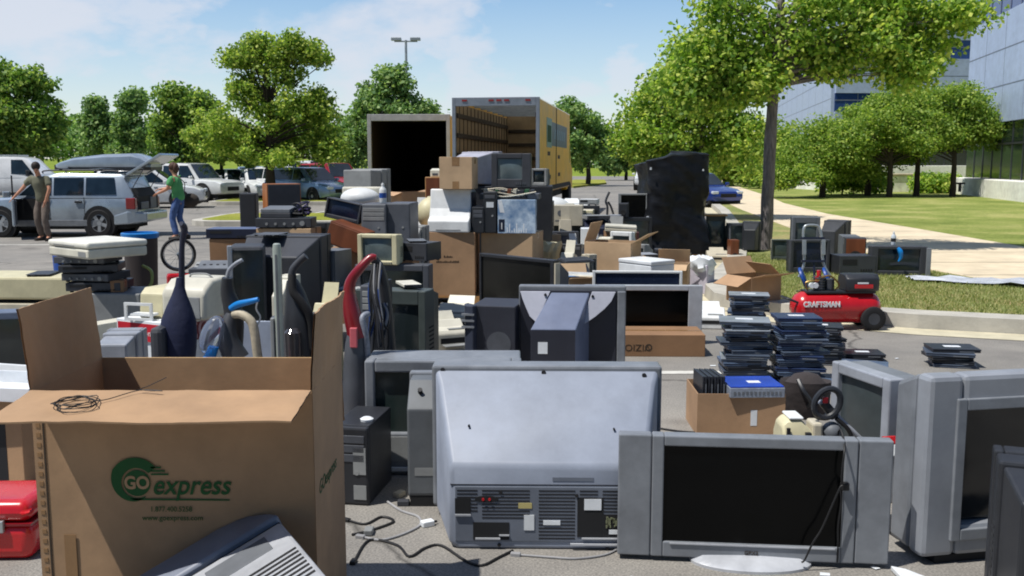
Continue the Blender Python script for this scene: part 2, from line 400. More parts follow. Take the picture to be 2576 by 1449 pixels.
ms = N.new('ShaderNodeMixShader'); L.new(mm, ms.inputs['Fac']); L.new(bg.outputs[0], ms.inputs[1]); L.new(bg2.outputs[0], ms.inputs[2])
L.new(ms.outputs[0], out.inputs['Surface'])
sl = bpy.data.lights.new('sun','SUN'); sl.energy = 4.95; sl.angle = R(.53); sl.color = (1, .965, .905)
so = bpy.data.objects.new('sun', sl); col.objects.link(so); so.rotation_euler = (-SUN).to_track_quat('-Z','Y').to_euler(); so.location = (0,0,30)
cam = bpy.data.cameras.new('camera'); cam.sensor_width = 36; cam.lens = 36*FL/2576; cam.clip_end = 3000; cam.clip_start = .05
co = bpy.data.objects.new('camera', cam); col.objects.link(co); co.location = (0,0,CH); co.rotation_euler = (math.pi/2-PIT, 0, 0)
sc.camera = co
sc.view_settings.view_transform = 'Standard'; sc.view_settings.look = 'None'; sc.view_settings.exposure = 0; sc.view_settings.gamma = 1
sc.cycles.use_denoising = True; sc.cycles.pixel_filter_type = 'BLACKMAN_HARRIS'; sc.cycles.filter_width = 1.9
sc.cycles.max_bounces = 6; sc.cycles.diffuse_bounces = 2; sc.cycles.transparent_max_bounces = 12
# ================================================================ ground
def asphalt():
    m = bpy.data.materials.new('asphalt'); m.use_nodes = True; nt = m.node_tree; N = nt.nodes; L = nt.links; p = N['Principled BSDF']
    tc = N.new('ShaderNodeTexCoord')
    def nzn(s, d=6, r=.6):
        n = N.new('ShaderNodeTexNoise'); n.inputs['Scale'].default_value = s; n.inputs['Detail'].default_value = d; n.inputs['Roughness'].default_value = r
        L.new(tc.outputs['Object'], n.inputs['Vector']); return n
    a, b, c = nzn(.22), nzn(95, 3, .7), nzn(2.2, 5)
    r1 = N.new('ShaderNodeValToRGB'); r1.color_ramp.elements[0].position = .3; r1.color_ramp.elements[1].position = .72
    r1.color_ramp.elements[0].color = (*C(122,120,117),1); r1.color_ramp.elements[1].color = (*C(152,147,140),1); L.new(a.outputs['Fac'], r1.inputs['Fac'])
    r2 = N.new('ShaderNodeValToRGB'); r2.color_ramp.elements[0].position = .36; r2.color_ramp.elements[1].position = .66
    r2.color_ramp.elements[0].color = (.5,.5,.5,1); r2.color_ramp.elements[1].color = (1.35,1.33,1.28,1); L.new(b.outputs['Fac'], r2.inputs['Fac'])
    r3 = N.new('ShaderNodeValToRGB'); r3.color_ramp.elements[0].position = .35; r3.color_ramp.elements[1].position = .65
    r3.color_ramp.elements[0].color = (.82,.82,.83,1); r3.color_ramp.elements[1].color = (1.1,1.1,1.09,1); L.new(c.outputs['Fac'], r3.inputs['Fac'])
    m1 = N.new('ShaderNodeMix'); m1.data_type = 'RGBA'; m1.blend_type = 'MULTIPLY'; m1.inputs['Factor'].default_value = .75; m1.clamp_result = False
    L.new(r1.outputs[0], m1.inputs['A']); L.new(r2.outputs[0], m1.inputs['B'])
    m2 = N.new('ShaderNodeMix'); m2.data_type = 'RGBA'; m2.blend_type = 'MULTIPLY'; m2.inputs['Factor'].default_value = .8
    L.new(m1.outputs['Result'], m2.inputs['A']); L.new(r3.outputs[0], m2.inputs['B'])
    # hairline cracks
    vo = N.new('ShaderNodeTexVoronoi'); vo.feature = 'DISTANCE_TO_EDGE'; vo.inputs['Scale'].default_value = .35
    wv = nzn(1.2, 4); ma = N.new('ShaderNodeMix'); ma.data_type = 'RGBA'; ma.inputs['Factor'].default_value = .35
    L.new(tc.outputs['Object'], ma.inputs['A']); L.new(wv.outputs['Color'], ma.inputs['B']); L.new(ma.outputs['Result'], vo.inputs['Vector'])
    cr = N.new('ShaderNodeMapRange'); cr.inputs['From Max'].default_value = .007; cr.inputs['To Min'].default_value = .42; L.new(vo.outputs['Distance'], cr.inputs['Value'])
    m3 = N.new('ShaderNodeMix'); m3.data_type = 'RGBA'; m3.blend_type = 'MULTIPLY'; m3.inputs['Factor'].default_value = 1
    L.new(m2.outputs['Result'], m3.inputs['A']); L.new(cr.outputs[0], m3.inputs['B'])
    st_ = nzn(.9, 3, .5); sr = N.new('ShaderNodeMapRange'); sr.interpolation_type = 'SMOOTHSTEP'; sr.inputs['From Min'].default_value = .62; sr.inputs['From Max'].default_value = .74; sr.inputs['To Min'].default_value = 1; sr.inputs['To Max'].default_value = .62
    L.new(st_.outputs['Fac'], sr.inputs['Value'])
    m4 = N.new('ShaderNodeMix'); m4.data_type = 'RGBA'; m4.blend_type = 'MULTIPLY'; m4.inputs['Factor'].default_value = 1
    L.new(m3.outputs['Result'], m4.inputs['A']); L.new(sr.outputs[0], m4.inputs['B']); L.new(m4.outputs['Result'], p.inputs['Base Color']); p.inputs['Roughness'].default_value = .88
    bp = N.new('ShaderNodeBump'); bp.inputs['Strength'].default_value = .35; bp.inputs['Distance'].default_value = .006; L.new(b.outputs['Fac'], bp.inputs['Height']); L.new(bp.outputs[0], p.inputs['Normal'])
    return m
def grassmat(key, c1, c2, c3):
    m = bpy.data.materials.new(key); m.use_nodes = True; nt = m.node_tree; N = nt.nodes; L = nt.links; p = N['Principled BSDF']
    tc = N.new('ShaderNodeTexCoord')
    a = N.new('ShaderNodeTexNoise'); a.inputs['Scale'].default_value = .45; a.inputs['Detail'].default_value = 7; a.inputs['Roughness'].default_value = .7
    b = N.new('ShaderNodeTexNoise'); b.inputs['Scale'].default_value = 14; b.inputs['Detail'].default_value = 6; b.inputs['Roughness'].default_value = .75
    for n in (a, b): L.new(tc.outputs['Object'], n.inputs['Vector'])
    r = N.new('ShaderNodeValToRGB'); e = r.color_ramp.elements; e[0].position = .32; e[1].position = .68; e[0].color = (*c1,1); e[1].color = (*c3,1)
    x = e.new(.5); x.color = (*c2,1); L.new(a.outputs['Fac'], r.inputs['Fac'])
    r2 = N.new('ShaderNodeValToRGB'); r2.color_ramp.elements[0].position = .3; r2.color_ramp.elements[1].position = .7; r2.color_ramp.elements[0].color = (.45,.45,.45,1); r2.color_ramp.elements[1].color = (1.4,1.4,1.3,1)
    L.new(b.outputs['Fac'], r2.inputs['Fac'])
    m1 = N.new('ShaderNodeMix'); m1.data_type = 'RGBA'; m1.blend_type = 'MULTIPLY'; m1.inputs['Factor'].default_value = .8; L.new(r.outputs[0], m1.inputs['A']); L.new(r2.outputs[0], m1.inputs['B'])
    L.new(m1.outputs['Result'], p.inputs['Base Color']); p.inputs['Roughness'].default_value = .95; p.inputs['Specular IOR Level'].default_value = .1
    bp = N.new('ShaderNodeBump'); bp.inputs['Strength'].default_value = .6; bp.inputs['Distance'].default_value = .05; L.new(b.outputs['Fac'], bp.inputs['Height']); L.new(bp.outputs[0], p.inputs['Normal'])
    return m
ASPH = asphalt()
GRASS = grassmat('lawn_grass', C(104,120,58), C(136,146,78), C(172,168,110))
GRASSD = grassmat('dry_verge_grass', C(116,128,74), C(146,148,96), C(176,150,116))
CONC = mat('concrete_paving', C(210, 194, 166), .9, var=.1, scale=1.2, bump=.1, bscale=30)
KERB = mat('kerb_concrete', C(178, 174, 164), .9, var=.14, scale=3, bump=.15, bscale=40)
PAINT = mat('road_paint', C(206, 204, 196), .8, var=.16, scale=12)
m = MB(); m.box(-500, 500, -60, 900, -.3, 0); g = m.build('parking_lot', ASPH); struct(g)
def slab(name, poly, z0, z1, m):
    a = MB(); n = len(poly); a.v = [(x,y,z0) for x,y in poly]+[(x,y,z1) for x,y in poly]
    a.f = [tuple(range(n))[::-1], tuple(range(n,2*n))] + [(i,(i+1)%n,n+(i+1)%n,n+i) for i in range(n)]
    return struct(a.build(name, m))
def UV(u, v, z=0.0): Y = GY(v, z); return (PX(u, Y, z), Y)
swR = [(10.4,6.0),(9.9,13),(9.65,17.9),(9.75,23),(9.8,30),(10.7,38),(12.2,46),(15.8,69),(24,110)]
swL = [(22,110),(12.6,62),(9.0,42),(7.75,32.5),(6.75,23.2),(6.3,18),(6.12,14.6),(6.5,12.4),(7.0,9.4),(7.2,7.6)]
slab('sidewalk', swR+swL, -.05, .135, CONC)
def sheet_lines():
    a = MB()
    def xat(P, y):
        P = sorted(P, key=lambda p: p[1])
        for (xa,ya),(xb,yb) in zip(P,P[1:]):
            if ya <= y <= yb: return xa+(xb-xa)*(y-ya)/(yb-ya)
    y = 8.2
    while y < 60:
        a.quad((xat(swL,y)+.03,y,.1385),(xat(swR,y)-.03,y,.1385),(xat(swR,y)-.03,y+.025,.1385),(xat(swL,y)+.03,y+.025,.1385)); y += 1.75
    return struct(a.build('sidewalk_joints', mat('dark_joint', C(120,108,90), .95)))  # thin strips in the darker tone of the paving joints
sheet_lines()
# lawn rises gently from the sidewalk to the buildings
def lawn():
    a = MB(); rows = []
    ys = [6,9,12,15,18,21,24,27,30,34,38,42,46,52,60,70,84,100,130,180]
    def swx(y):
        P = [(10.4,5.9)]+swR+[(40,181)]
        for (xa,ya),(xb,yb) in zip(P,P[1:]):
            if ya <= y <= yb and yb > ya: return xa+(xb-xa)*(y-ya)/(yb-ya)
        return P[-1][0]
    for y in ys:
        x0 = swx(y)+.0
        rows.append([(x0+ d, y, .125 + .10*(1-math.exp(-(d/5.0)**2))) for d in (0,.8,1.8,3,4.5,6.5,9,12,16,24,60,120)])
    a.loft(rows, cap=False, closed=False)
    return struct(a.build('lawn', GRASS, smooth=True))
lawn()
# verge between kerb and sidewalk
KE = [(7.25,7.5),(6.4,8.9),(5.3,9.42),(4.2,9.83),(3.2,10.4),(2.7,10.9),(2.45,11.5),(2.5,12.3),(2.85,13.6),(3.55,15.8),(4.6,20),(5.6,25),(6.9,32),(8.4,42),(12,62),(21.4,110)]
slab('verge_grass', KE + swL, -.05, .128, GRASSD)
def off(P, d):
    Q = []
    for i, p in enumerate(P):
        a = Vector(P[max(i-1,0)]); b = Vector(P[min(i+1,len(P)-1)]); t = (b-a).normalized(); Q.append((p[0]+t.y*-d, p[1]+t.x*d))
    return Q
kin, kout = off(KE, -.30), off(KE, .02)
a = MB(); a.loft([[(o_[0],o_[1],-.02),(o_[0]*.97+i_[0]*.03,o_[1]*.97+i_[1]*.03,.15),(i_[0],i_[1],.155),(i_[0],i_[1],-.02)] for o_, i_ in zip(kout, kin)])
struct(a.build('kerb', KERB))
a = MB(); acc = 0
for (p, q) in zip(KE, KE[1:]):
    p, q = Vector(p), Vector(q); L_ = (q-p).length; d = (q-p)/L_; n_ = Vector((-d.y, d.x)); k = 1.2
    while k < L_ and p.y < 25:
        c = p+d*k; a.quad((*(c-n_*.31),.1585),(*(c+n_*.018),.1545),(*(c+d*.014+n_*.018),.1545),(*(c+d*.014-n_*.31),.1585)); k += 2.4
struct(a.build('kerb_joints', mat('dark_joint_kerb', C(104,98,88), .95)))  # thin dark strips mark the joints of the kerb
g0, g1 = off(KE, .024), off(KE, .42)
a = MB(); a.loft([[(p[0],p[1],.005),(q[0],q[1],.005)] for p, q in zip(g0, g1)], cap=False, closed=False); struct(a.build('gutter', mat('gutter_concrete', C(196,188,162), .9, var=.12, scale=4)))
# left median island with kerb
def island(name, P, inner, m):
    slab(name, inner, -.02, .16, m)
    n = len(P); a = MB()
    a.loft([[(o_[0],o_[1],-.02),(o_[0],o_[1],.14),(i_[0],i_[1],.15),(i_[0],i_[1],-.02)] for o_, i_ in zip(P+P[:1], inner+inner[:1])], cap=False)
    struct(a.build('kerb', KERB))
def rect_island(name, x0, x1, y0, y1, m, s=.28):
    def rr(x0,x1,y0,y1,r):
        return [(cx_+r*math.cos(t), cy_+r*math.sin(t)) for cx_,cy_,t0 in ((x1-r,y0+r,-90),(x1-r,y1-r,0),(x0+r,y1-r,90),(x0+r,y0+r,180)) for t in [R(t0+k*22.5) for k in range(5)]]
    island(name, rr(x0,x1,y0,y1,.9), rr(x0+s,x1-s,y0+s,y1-s,.9-s), m)
GRASSY = grassmat('yellow_green_grass', C(124,132,52), C(144,148,64), C(164,160,88))  # yellow-green grass for the islands and far road verge
rect_island('median_grass', -8.9, 1.4, 26.0, 30.3, GRASSY)
rect_island('median_grass', -12.5, -3.4, 39.0, 43.0, GRASSY)
slab('road_verge', [(4.2,66),(7.6,78),(8.8,92),(6,92),(3.6,78)], -.02, .14, GRASSY)
# grass banks behind the car park
def bank(name, x0, x1, y0, y1, h):
    a = MB(); a.loft([[(x,y0,0.0),(x,y0+2,.1),(x,(y0+y1)/2,h*.6),(x,y1,h),(x,y1+200,h)] for x in np.linspace(x0,x1,24)], cap=False, closed=False)
    return struct(a.build(name, grassmat(name+'_mat', C(104,124,44), C(124,142,54), C(148,156,74)), smooth=True))
bank('grass_bank', -150, 0, 62, 100, 2.1)
bank('far_grass', 3, 60, 125, 180, 1.0)
# painted lines
a = MB()
def line(p, q, wd=.11, z=.004):
    p, q = Vector(p), Vector(q); n = Vector((-(q-p).y, (q-p).x)).normalized()*wd/2
    a.quad((*(p-n),z),(*(q-n),z),(*(q+n),z),(*(p+n),z))
line((-14.5, 19.9), (-7.9, 20.2), .12); line((-1.0,7.68),(2.05,7.72),.11)
for i in range(5): line((-9.6+i*2.7, 31.5), (-9.0+i*2.7, 37.5), .1)
line((-11,44.5),(-2,44.5),.1)
struct(a.build('road_markings', PAINT))
# grass blades on the near verge and island edges
def blades(name, n, pick, hmin, hmax, m):
    V = np.zeros((n*3,3)); 
    for i in range(n):
        x, y = pick(); h = random.uniform(hmin,hmax); an = random.uniform(0,6.28); wd = .006+.004*random.random()
        dx, dy = math.cos(an)*wd, math.sin(an)*wd
        V[i*3] = (x-dx,y-dy,.12); V[i*3+1] = (x+dx,y+dy,.12); V[i*3+2] = (x+random.gauss(0,.025),y+random.gauss(0,.025),.13+h)
    me = bpy.data.meshes.new(name); me.from_pydata(V.tolist(), [], [(3*i,3*i+1,3*i+2) for i in range(n)]); me.materials.append(m)
    o = bpy.data.objects.new(name, me); col.objects.link(o); o['kind'] = 'stuff'; o['category'] = 'grass'; return o
def inpoly(x, y, P):
    c = False
    for (xa,ya),(xb,yb) in zip(P, P[1:]+P[:1]):
        if (ya > y) != (yb > y) and x < (xb-xa)*(y-ya)/(yb-ya)+xa: c = not c
    return c
vp = off(KE,-.32)[2:12] + [(6.6,23),(6.2,18),(6.0,14.6),(6.4,12.4),(6.8,9.5)]
def pickv():
    while True:
        x, y = random.uniform(2.4,8.2), random.uniform(9.4,16.5)
        if inpoly(x, y, vp): return x, y
def leafmat(key, c1, c2, c3, trans=.35):
    m = bpy.data.materials.new(key); m.use_nodes = True; nt = m.node_tree; N = nt.nodes; L = nt.links
    p = N['Principled BSDF']; o = N['Material Output']
    ge = N.new('ShaderNodeNewGeometry'); r = N.new('ShaderNodeValToRGB'); e = r.color_ramp.elements
    e[0].position = 0; e[0].color = (*c1,1); e[1].position = 1; e[1].color = (*c3,1); x = e.new(.55); x.color = (*c2,1)
    L.new(ge.outputs['Random Per Island'], r.inputs['Fac'])
    L.new(r.outputs[0], p.inputs['Base Color']); p.inputs['Roughness'].default_value = .5; p.inputs['Specular IOR Level'].default_value = .25
    t = N.new('ShaderNodeBsdfTranslucent'); mul = N.new('ShaderNodeMix'); mul.data_type='RGBA'; mul.blend_type='MULTIPLY'; mul.inputs['Factor'].default_value = 1
    mul.inputs['B'].default_value = (.92,1.0,.5,1); L.new(r.outputs[0], mul.inputs['A']); L.new(mul.outputs['Result'], t.inputs['Color'])
    ms = N.new('ShaderNodeMixShader'); ms.inputs['Fac'].default_value = trans; L.new(p.outputs[0], ms.inputs[1]); L.new(t.outputs[0], ms.inputs[2]); L.new(ms.outputs[0], o.inputs['Surface'])
    return m
BLADE = leafmat('grass_blades', C(126,142,82), C(158,166,104), C(198,190,140), .4)
blades('grass', 30000, pickv, .015, .05, BLADE)
# ================================================================ trees
LEAF_M = leafmat('maple_leaves', C(94,130,58), C(156,184,84), C(228,234,128), .58)
LEAF_N = leafmat('street_tree_leaves', C(92,132,58), C(158,190,84), C(232,238,130), .58)
LEAF_D = leafmat('dark_leaves', C(78,116,56), C(130,166,82), C(200,216,116), .52)
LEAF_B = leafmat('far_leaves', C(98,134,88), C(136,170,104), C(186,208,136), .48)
LEAF_H = leafmat('grove_leaves', C(98,134,58), C(148,176,78), C(202,214,112), .54)
BARK = mat('bark', C(126, 119, 118), .95, var=.5, scale=9, bump=.8, bscale=22, stretch=(3,3,.6))
BARKD = mat('dark_bark', C(62, 54, 48), .9, var=.3, scale=4, bump=.3, bscale=18, stretch=(3,3,.5))
def leaves(name, cen, rad, n, size, m, rng, flat_=.45, squash=.72):
    """cen: k x 3 clump centres, rad: k radii"""
    k = len(cen); idx = rng.choice(k, n, p=rad**2/np.sum(rad**2))
    d = rng.normal(size=(n,3)); d /= np.linalg.norm(d,axis=1)[:,None]
    g = rng.normal(size=(n,3)); gl = np.linalg.norm(g,axis=1)[:,None]; g = g*np.minimum(1, 2.2/gl)
    P = cen[idx] + g*(rad[idx]*.80)[:,None]*np.array([1.12,1.12,squash])
    d = g/np.maximum(np.linalg.norm(g,axis=1)[:,None],.01)
    nr = d*.55 + rng.normal(size=(n,3))*.75 + np.array([0,0,flat_]); nr /= np.linalg.norm(nr,axis=1)[:,None]
    t = rng.normal(size=(n,3)); t -= nr*np.sum(t*nr,axis=1)[:,None]; t /= np.linalg.norm(t,axis=1)[:,None]
    b = np.cross(nr,t); s = size*(.6+.8*rng.random(n))[:,None]
    V = np.empty((n,6,3))
    V[:,0] = P-t*s*.62; V[:,1] = P-t*s*.12+b*s*.46+nr*s*.10; V[:,2] = P+t*s*.30+b*s*.30+nr*s*.04; V[:,3] = P+t*s*.7-nr*s*.08; V[:,4] = P+t*s*.30-b*s*.30+nr*s*.04; V[:,5] = P-t*s*.12-b*s*.46+nr*s*.10
    me = bpy.data.meshes.new(name); me.vertices.add(n*6); me.vertices.foreach_set('co', V.reshape(-1))
    me.loops.add(n*6); me.polygons.add(n)
    me.loops.foreach_set('vertex_index', np.arange(n*6,dtype=np.int32))
    me.polygons.foreach_set('loop_start', np.arange(0,n*6,6,dtype=np.int32)); me.polygons.foreach_set('loop_total', np.full(n,6,dtype=np.int32))
    me.update(calc_edges=True); me.materials.append(m); return me
def tree(name, label, loc, lobes, trunk_r, fork, n, size, m, seed, bark=BARK, lean=(0,0), group=None, clump=.55, per=9, spread=1.0, squash=.72):
    """lobes: list of (x,y,z,rx,rz) crown masses in metres above the base"""
    rng = np.random.default_rng(seed); rd = random.Random(seed)
    t = T(name, label, 'tree', loc, 0, group)
    cen, rad = [], []
    br = MB(); top = Vector((lean[0], lean[1], fork))
    zmax = max(l[2]+l[4]*.55 for l in lobes)
    lx = sum(l[0] for l in lobes)/len(lobes)
    br.tube([(0,0,-.05),(0,0,.05),(lean[0]*.4,lean[1]*.4,fork*.5),tuple(top),(lean[0]*1.15+lx*.1,lean[1],fork+(zmax-fork)*.5),(lx*.25+lean[0],lean[1],zmax)],
            [trunk_r*1.35,trunk_r*1.05,trunk_r*.95,trunk_r*.8,trunk_r*.5,trunk_r*.12], 10, 4)
    for (x,y,z,rx,rz) in lobes:
        for k in range(per):
            d = Vector((rd.gauss(0,1),rd.gauss(0,1),rd.gauss(0,1)+.12)).normalized(); q = rd.uniform(.35,1.12)*spread
            c = Vector((x+d.x*rx*q, y+d.y*rx*q, z+d.z*rz*q)); cen.append(c); rad.append(clump*rd.uniform(.6,1.3)*(.62 if q > .92 else 1))
            if k % 5 == 0:
                s_ = top.lerp(Vector((lx*.3+lean[0],lean[1],zmax)), min(1,max(0,(c.z-fork)/(zmax-fork+.01)*.55)))
                mid = s_.lerp(c,.5)+Vector((0,0,.12*rx)); br.tube([s_, mid, c], [trunk_r*.30,trunk_r*.16,trunk_r*.04], 6, 3)
    me = leaves('crown', np.array([tuple(c) for c in cen]), np.array(rad), n, size, m, rng, squash=squash)
    o = bpy.data.objects.new('crown', me); col.objects.link(o); o.parent = t
    tk = br.build('trunk', bark, t, smooth=True)
    for v in tk.data.vertices: v.co += v.normal*trunk_r*(.16*noise.noise(Vector((v.co.x*7,v.co.y*7,v.co.z*2.2)))+.10*noise.noise(v.co*13))
    return t
def at(u, v, Y): z = PZ(v, Y); return PX(u, Y, z), z
def ptree(name, label, u, Y, plobes, trunk_px, fork_v, n, size, m, seed, u_top=None, **k):
    """crown masses given as photo measurements (u, v, half width, half height) at depth Y"""
    bx = PX(u, Y, 0); s = Y/FL
    L_ = []
    for (cu, cv, hw, hh) in plobes:
        x, z = at(cu, cv, Y); L_.append((x-bx, random.uniform(-.4,.4)*hw*s, z, hw*s, hh*s))
    ln = ((PX(u_top, Y, PZ(fork_v,Y))-bx) if u_top else 0, 0)
    return tree(name, label, (bx, Y, 0), L_, trunk_px*s/2, PZ(fork_v, Y), n, size, m, seed, lean=ln, **k)
ptree('street_tree', 'near street tree with a slender grey trunk standing on the verge beside the sidewalk', 1924, 17.6,
      [(1820,60,95,90),(1765,235,62,48),(1850,215,52,42),(1730,200,40,30),(1905,205,40,34),(1930,-10,150,80),(2060,50,110,80),(2185,95,95,62),(2315,115,80,46),(2395,42,55,26),(1985,135,90,50),(1780,150,55,55),(2190,-10,110,50),(2270,178,60,24),(2090,165,60,30),(2000,-110,220,60),(2240,20,60,40)],
      33, 250, 34000, .07, LEAF_N, 3, u_top=1944, clump=0.26, per=19)
ptree('street_tree', 'second street tree with low bright leaves rising behind the wrapped pallet', 1760, 27.5,
      [(1720,320,120,75),(1640,300,75,55),(1800,250,85,80),(1840,350,70,55),(1690,225,70,60),(1760,150,65,60),(1600,360,35,30),(1860,180,60,60),(1700,395,90,35)],
      26, 420, 34000, .085, LEAF_N, 4, clump=0.36, per=19)
ptree('maple_tree', 'tall maple with an upright crown on the car park island behind the parked cars', 682, 41.0,
      [(690,170,72,58),(600,140,30,22),(785,140,32,28),(740,118,24,24),(650,122,26,22),(680,270,100,62),(625,300,70,50),(740,290,78,55),(640,365,92,40),(760,345,80,48),(560,350,48,40),(700,385,96,20),(795,270,40,48),(610,230,50,42),(825,372,30,34)],
      26, 420, 38000, .1, LEAF_M, 5, bark=BARKD, clump=0.30, per=22, squash=.8, spread=1.22)
ptree('maple_tree', 'large dark maple at the left frame edge above the white van', 40, 53.0,
      [(30,300,100,70),(-40,230,70,60),(60,215,50,45),(90,300,55,50),(40,380,90,45),(120,330,40,25),(-60,330,70,70)],
      22, 425, 26000, .165, LEAF_D, 6, bark=BARKD, clump=0.47, per=19, squash=.8, spread=1.22)
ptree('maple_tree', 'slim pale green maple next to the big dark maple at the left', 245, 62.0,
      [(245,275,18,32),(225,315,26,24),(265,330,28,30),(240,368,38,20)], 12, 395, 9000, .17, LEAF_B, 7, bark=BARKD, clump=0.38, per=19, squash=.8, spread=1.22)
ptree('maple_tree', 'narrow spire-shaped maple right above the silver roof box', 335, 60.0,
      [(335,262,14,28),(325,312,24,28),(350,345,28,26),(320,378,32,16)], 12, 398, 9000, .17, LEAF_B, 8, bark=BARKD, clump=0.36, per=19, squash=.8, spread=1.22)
ptree('maple_tree', 'broad double-topped maple above the open tailgate and the green shirt', 460, 52.0,
      [(440,250,26,34),(505,270,26,30),(418,325,42,36),(500,342,38,36),(460,388,60,20)], 16, 410, 16000, .155, LEAF_D, 9, bark=BARKD, clump=0.38, per=19, squash=.8, spread=1.22)
ptree('maple_tree', 'yellow-green young maple leaning out left of the tall maple', 560, 46.0,
      [(540,320,45,30),(560,360,60,35),(510,350,30,25),(590,385,60,20)], 10, 410, 9000, .135, LEAF_M, 10, bark=BARKD, clump=0.34, per=16, squash=.8, spread=1.22)
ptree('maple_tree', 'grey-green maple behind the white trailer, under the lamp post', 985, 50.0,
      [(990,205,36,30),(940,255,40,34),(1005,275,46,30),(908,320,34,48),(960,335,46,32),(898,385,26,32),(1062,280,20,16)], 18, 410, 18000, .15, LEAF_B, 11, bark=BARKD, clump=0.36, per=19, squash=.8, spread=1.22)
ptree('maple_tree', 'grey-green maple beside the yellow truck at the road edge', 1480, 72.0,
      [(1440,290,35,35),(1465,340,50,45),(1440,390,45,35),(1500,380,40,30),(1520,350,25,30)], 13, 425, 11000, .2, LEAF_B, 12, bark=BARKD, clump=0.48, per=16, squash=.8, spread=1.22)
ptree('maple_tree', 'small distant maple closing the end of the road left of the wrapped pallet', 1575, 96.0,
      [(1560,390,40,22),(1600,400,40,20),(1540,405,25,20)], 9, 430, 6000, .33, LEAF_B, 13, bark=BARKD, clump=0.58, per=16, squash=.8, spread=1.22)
for k, (u, Y, hw, v0, sd, lb) in enumerate([(2068,44,72,365,21,'grove tree nearest the road, trunk alone in the open lawn'),(2182,45,80,325,22,'grove tree whose trunk stands in front of the round hedge'),
        (2236,43,80,300,23,'grove tree just right of the round hedge'),(2304,44,80,290,24,'grove tree fourth from the road, taller crown'),(2395,43,70,285,25,'grove tree next to the stone building base')]):
    ptree('ornamental_tree', 'spreading green '+lb, u, Y, [(u-20,v0+5,hw,50),(u+20,v0-35,hw*.85,42),(u,v0+58,hw*1.35,34),(u+60,v0+25,hw*.9,45),(u-75,v0+45,hw*.9,36),(u-110,v0+75,hw*.6,24),(u+95,v0+60,hw*.6,30)], 17, 448, 24000, .09, LEAF_H, sd, bark=BARKD, clump=0.43, per=16, group='ornamental trees on the lawn', squash=.58)
ptree('ornamental_tree', 'bushy green tree on the lawn behind the slender grey trunk', 1935, 60, [(1950,380,55,45),(1980,400,60,30),(1930,410,50,25)], 12, 440, 8000, .18, LEAF_H, 26, bark=BARKD, clump=0.71, per=11, squash=.95)
ptree('ornamental_tree', 'small tree at the far building corner behind the wrapped pallet', 1822, 66, [(1815,405,45,22),(1850,410,40,20)], 11, 445, 5000, .2, LEAF_H, 27, bark=BARKD, clump=0.71, per=11, squash=.95)
# distant woods: one mass
rng = np.random.default_rng(99); ce, ra = [], []
for i in range(150):
    x = rng.uniform(-110, 60); y = 128+rng.uniform(0,12)+ (0 if x<0 else 40); ce.append((x, y, rng.uniform(.5,3.6)+2.0+ (1.2 if x < -20 else 0)*rng.random())); ra.append(rng.uniform(1.6,2.8))
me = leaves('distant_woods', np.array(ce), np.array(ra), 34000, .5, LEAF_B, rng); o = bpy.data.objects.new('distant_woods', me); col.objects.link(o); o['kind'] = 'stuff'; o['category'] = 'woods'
def hedge(name, label, x, y, rx, ry, h, seed):
    rng = np.random.default_rng(seed); ce = []; ra = []
    for i in range(46):
        ce.append((rng.uniform(-rx,rx), rng.uniform(-ry,ry), rng.uniform(.2,h-.25))); ra.append(.38)
    t = T(name, label, 'hedge', (x,y,.35))
    o = bpy.data.objects.new('foliage', leaves('foliage', np.array(ce), np.array(ra), 4200, .12, LEAF_N, rng)); col.objects.link(o); o.parent = t
    m = MB()
    for i in range(5): m.cyl((-rx*.8+i*rx*.4,0,-.3),(-rx*.8+i*rx*.4,0,h*.6),.03,n=6)
    m.build('stem', BARKD, t)
hedge('hedge', 'rounded clipped hedge in front of the stone wall under the lawn trees', PX(2148,47,.6), 47, 1.35, .6, 1.05, 31)
hedge('hedge', 'low clipped hedge in shade beside the stone building base', PX(2350,48,.6), 48, .75, .5, .75, 32)
hedge('hedge', 'small square hedge behind the slender grey trunk', PX(1870,70,.5), 70, .95, .5, 1.0, 33)
# ================================================================ buildings
PANEL = mat('pale_metal_panel', C(170,184,214), .4, metal=.05, var=.05, scale=.4)
PANELJ = mat('panel_joint', C(110,118,138), .5)
BGLASS = mat('ribbon_window_glass', C(52,80,138), .05, var=.1, spec=.9, metal=.35)
BGLASSD = mat('ground_floor_glass', C(34,46,40), .05, var=.25, spec=.9)
STONE = mat('rough_stone_block', C(244,240,232), .9, var=.14, scale=2.5, bump=.35, bscale=9)
def facade(t, M_, L_, bands, nj, hj):
    """wall of length L_ along local x, outside is -y"""
    for (z0, z1, kind) in bands:
        if kind == 'p':
            MB().box(0,L_,-.25,.3,z0,z1).xf(M_).build('wall_panel', PANEL, t)
            q = MB(); n = max(1,int(round((z1-z0)/hj)))
            for i in range(1,n): q.box(0,L_,-.256,-.24,z0+(z1-z0)*i/n-.025,z0+(z1-z0)*i/n+.025)
            for i in range(1,nj): q.box(L_*i/nj-.015,L_*i/nj+.015,-.254,-.24,z0,z1)
            q.xf(M_).build('panel_joint', PANELJ, t)
        elif kind in 'gd':
            MB().box(0,L_,-.12,.3,z0+.001,z1-.001).xf(M_).build('window_band', BGLASS if kind=='g' else BGLASSD, t)
            q = MB()
            for i in range(1,nj*2): q.box(L_*i/nj/2-.03,L_*i/nj/2+.03,-.15,-.10,z0+.002,z1-.002)
            q.box(0,L_,-.16,-.10,z0+(z1-z0)*.62-.04,z0+(z1-z0)*.62+.04)
            q.xf(M_).build('mullion', PANELJ if kind=='g' else STEEL, t)
        else:
            MB().box(-.3,L_,-.75,.3,z0,z1).xf(M_).build('stone_base', STONE, t, bev=.03)
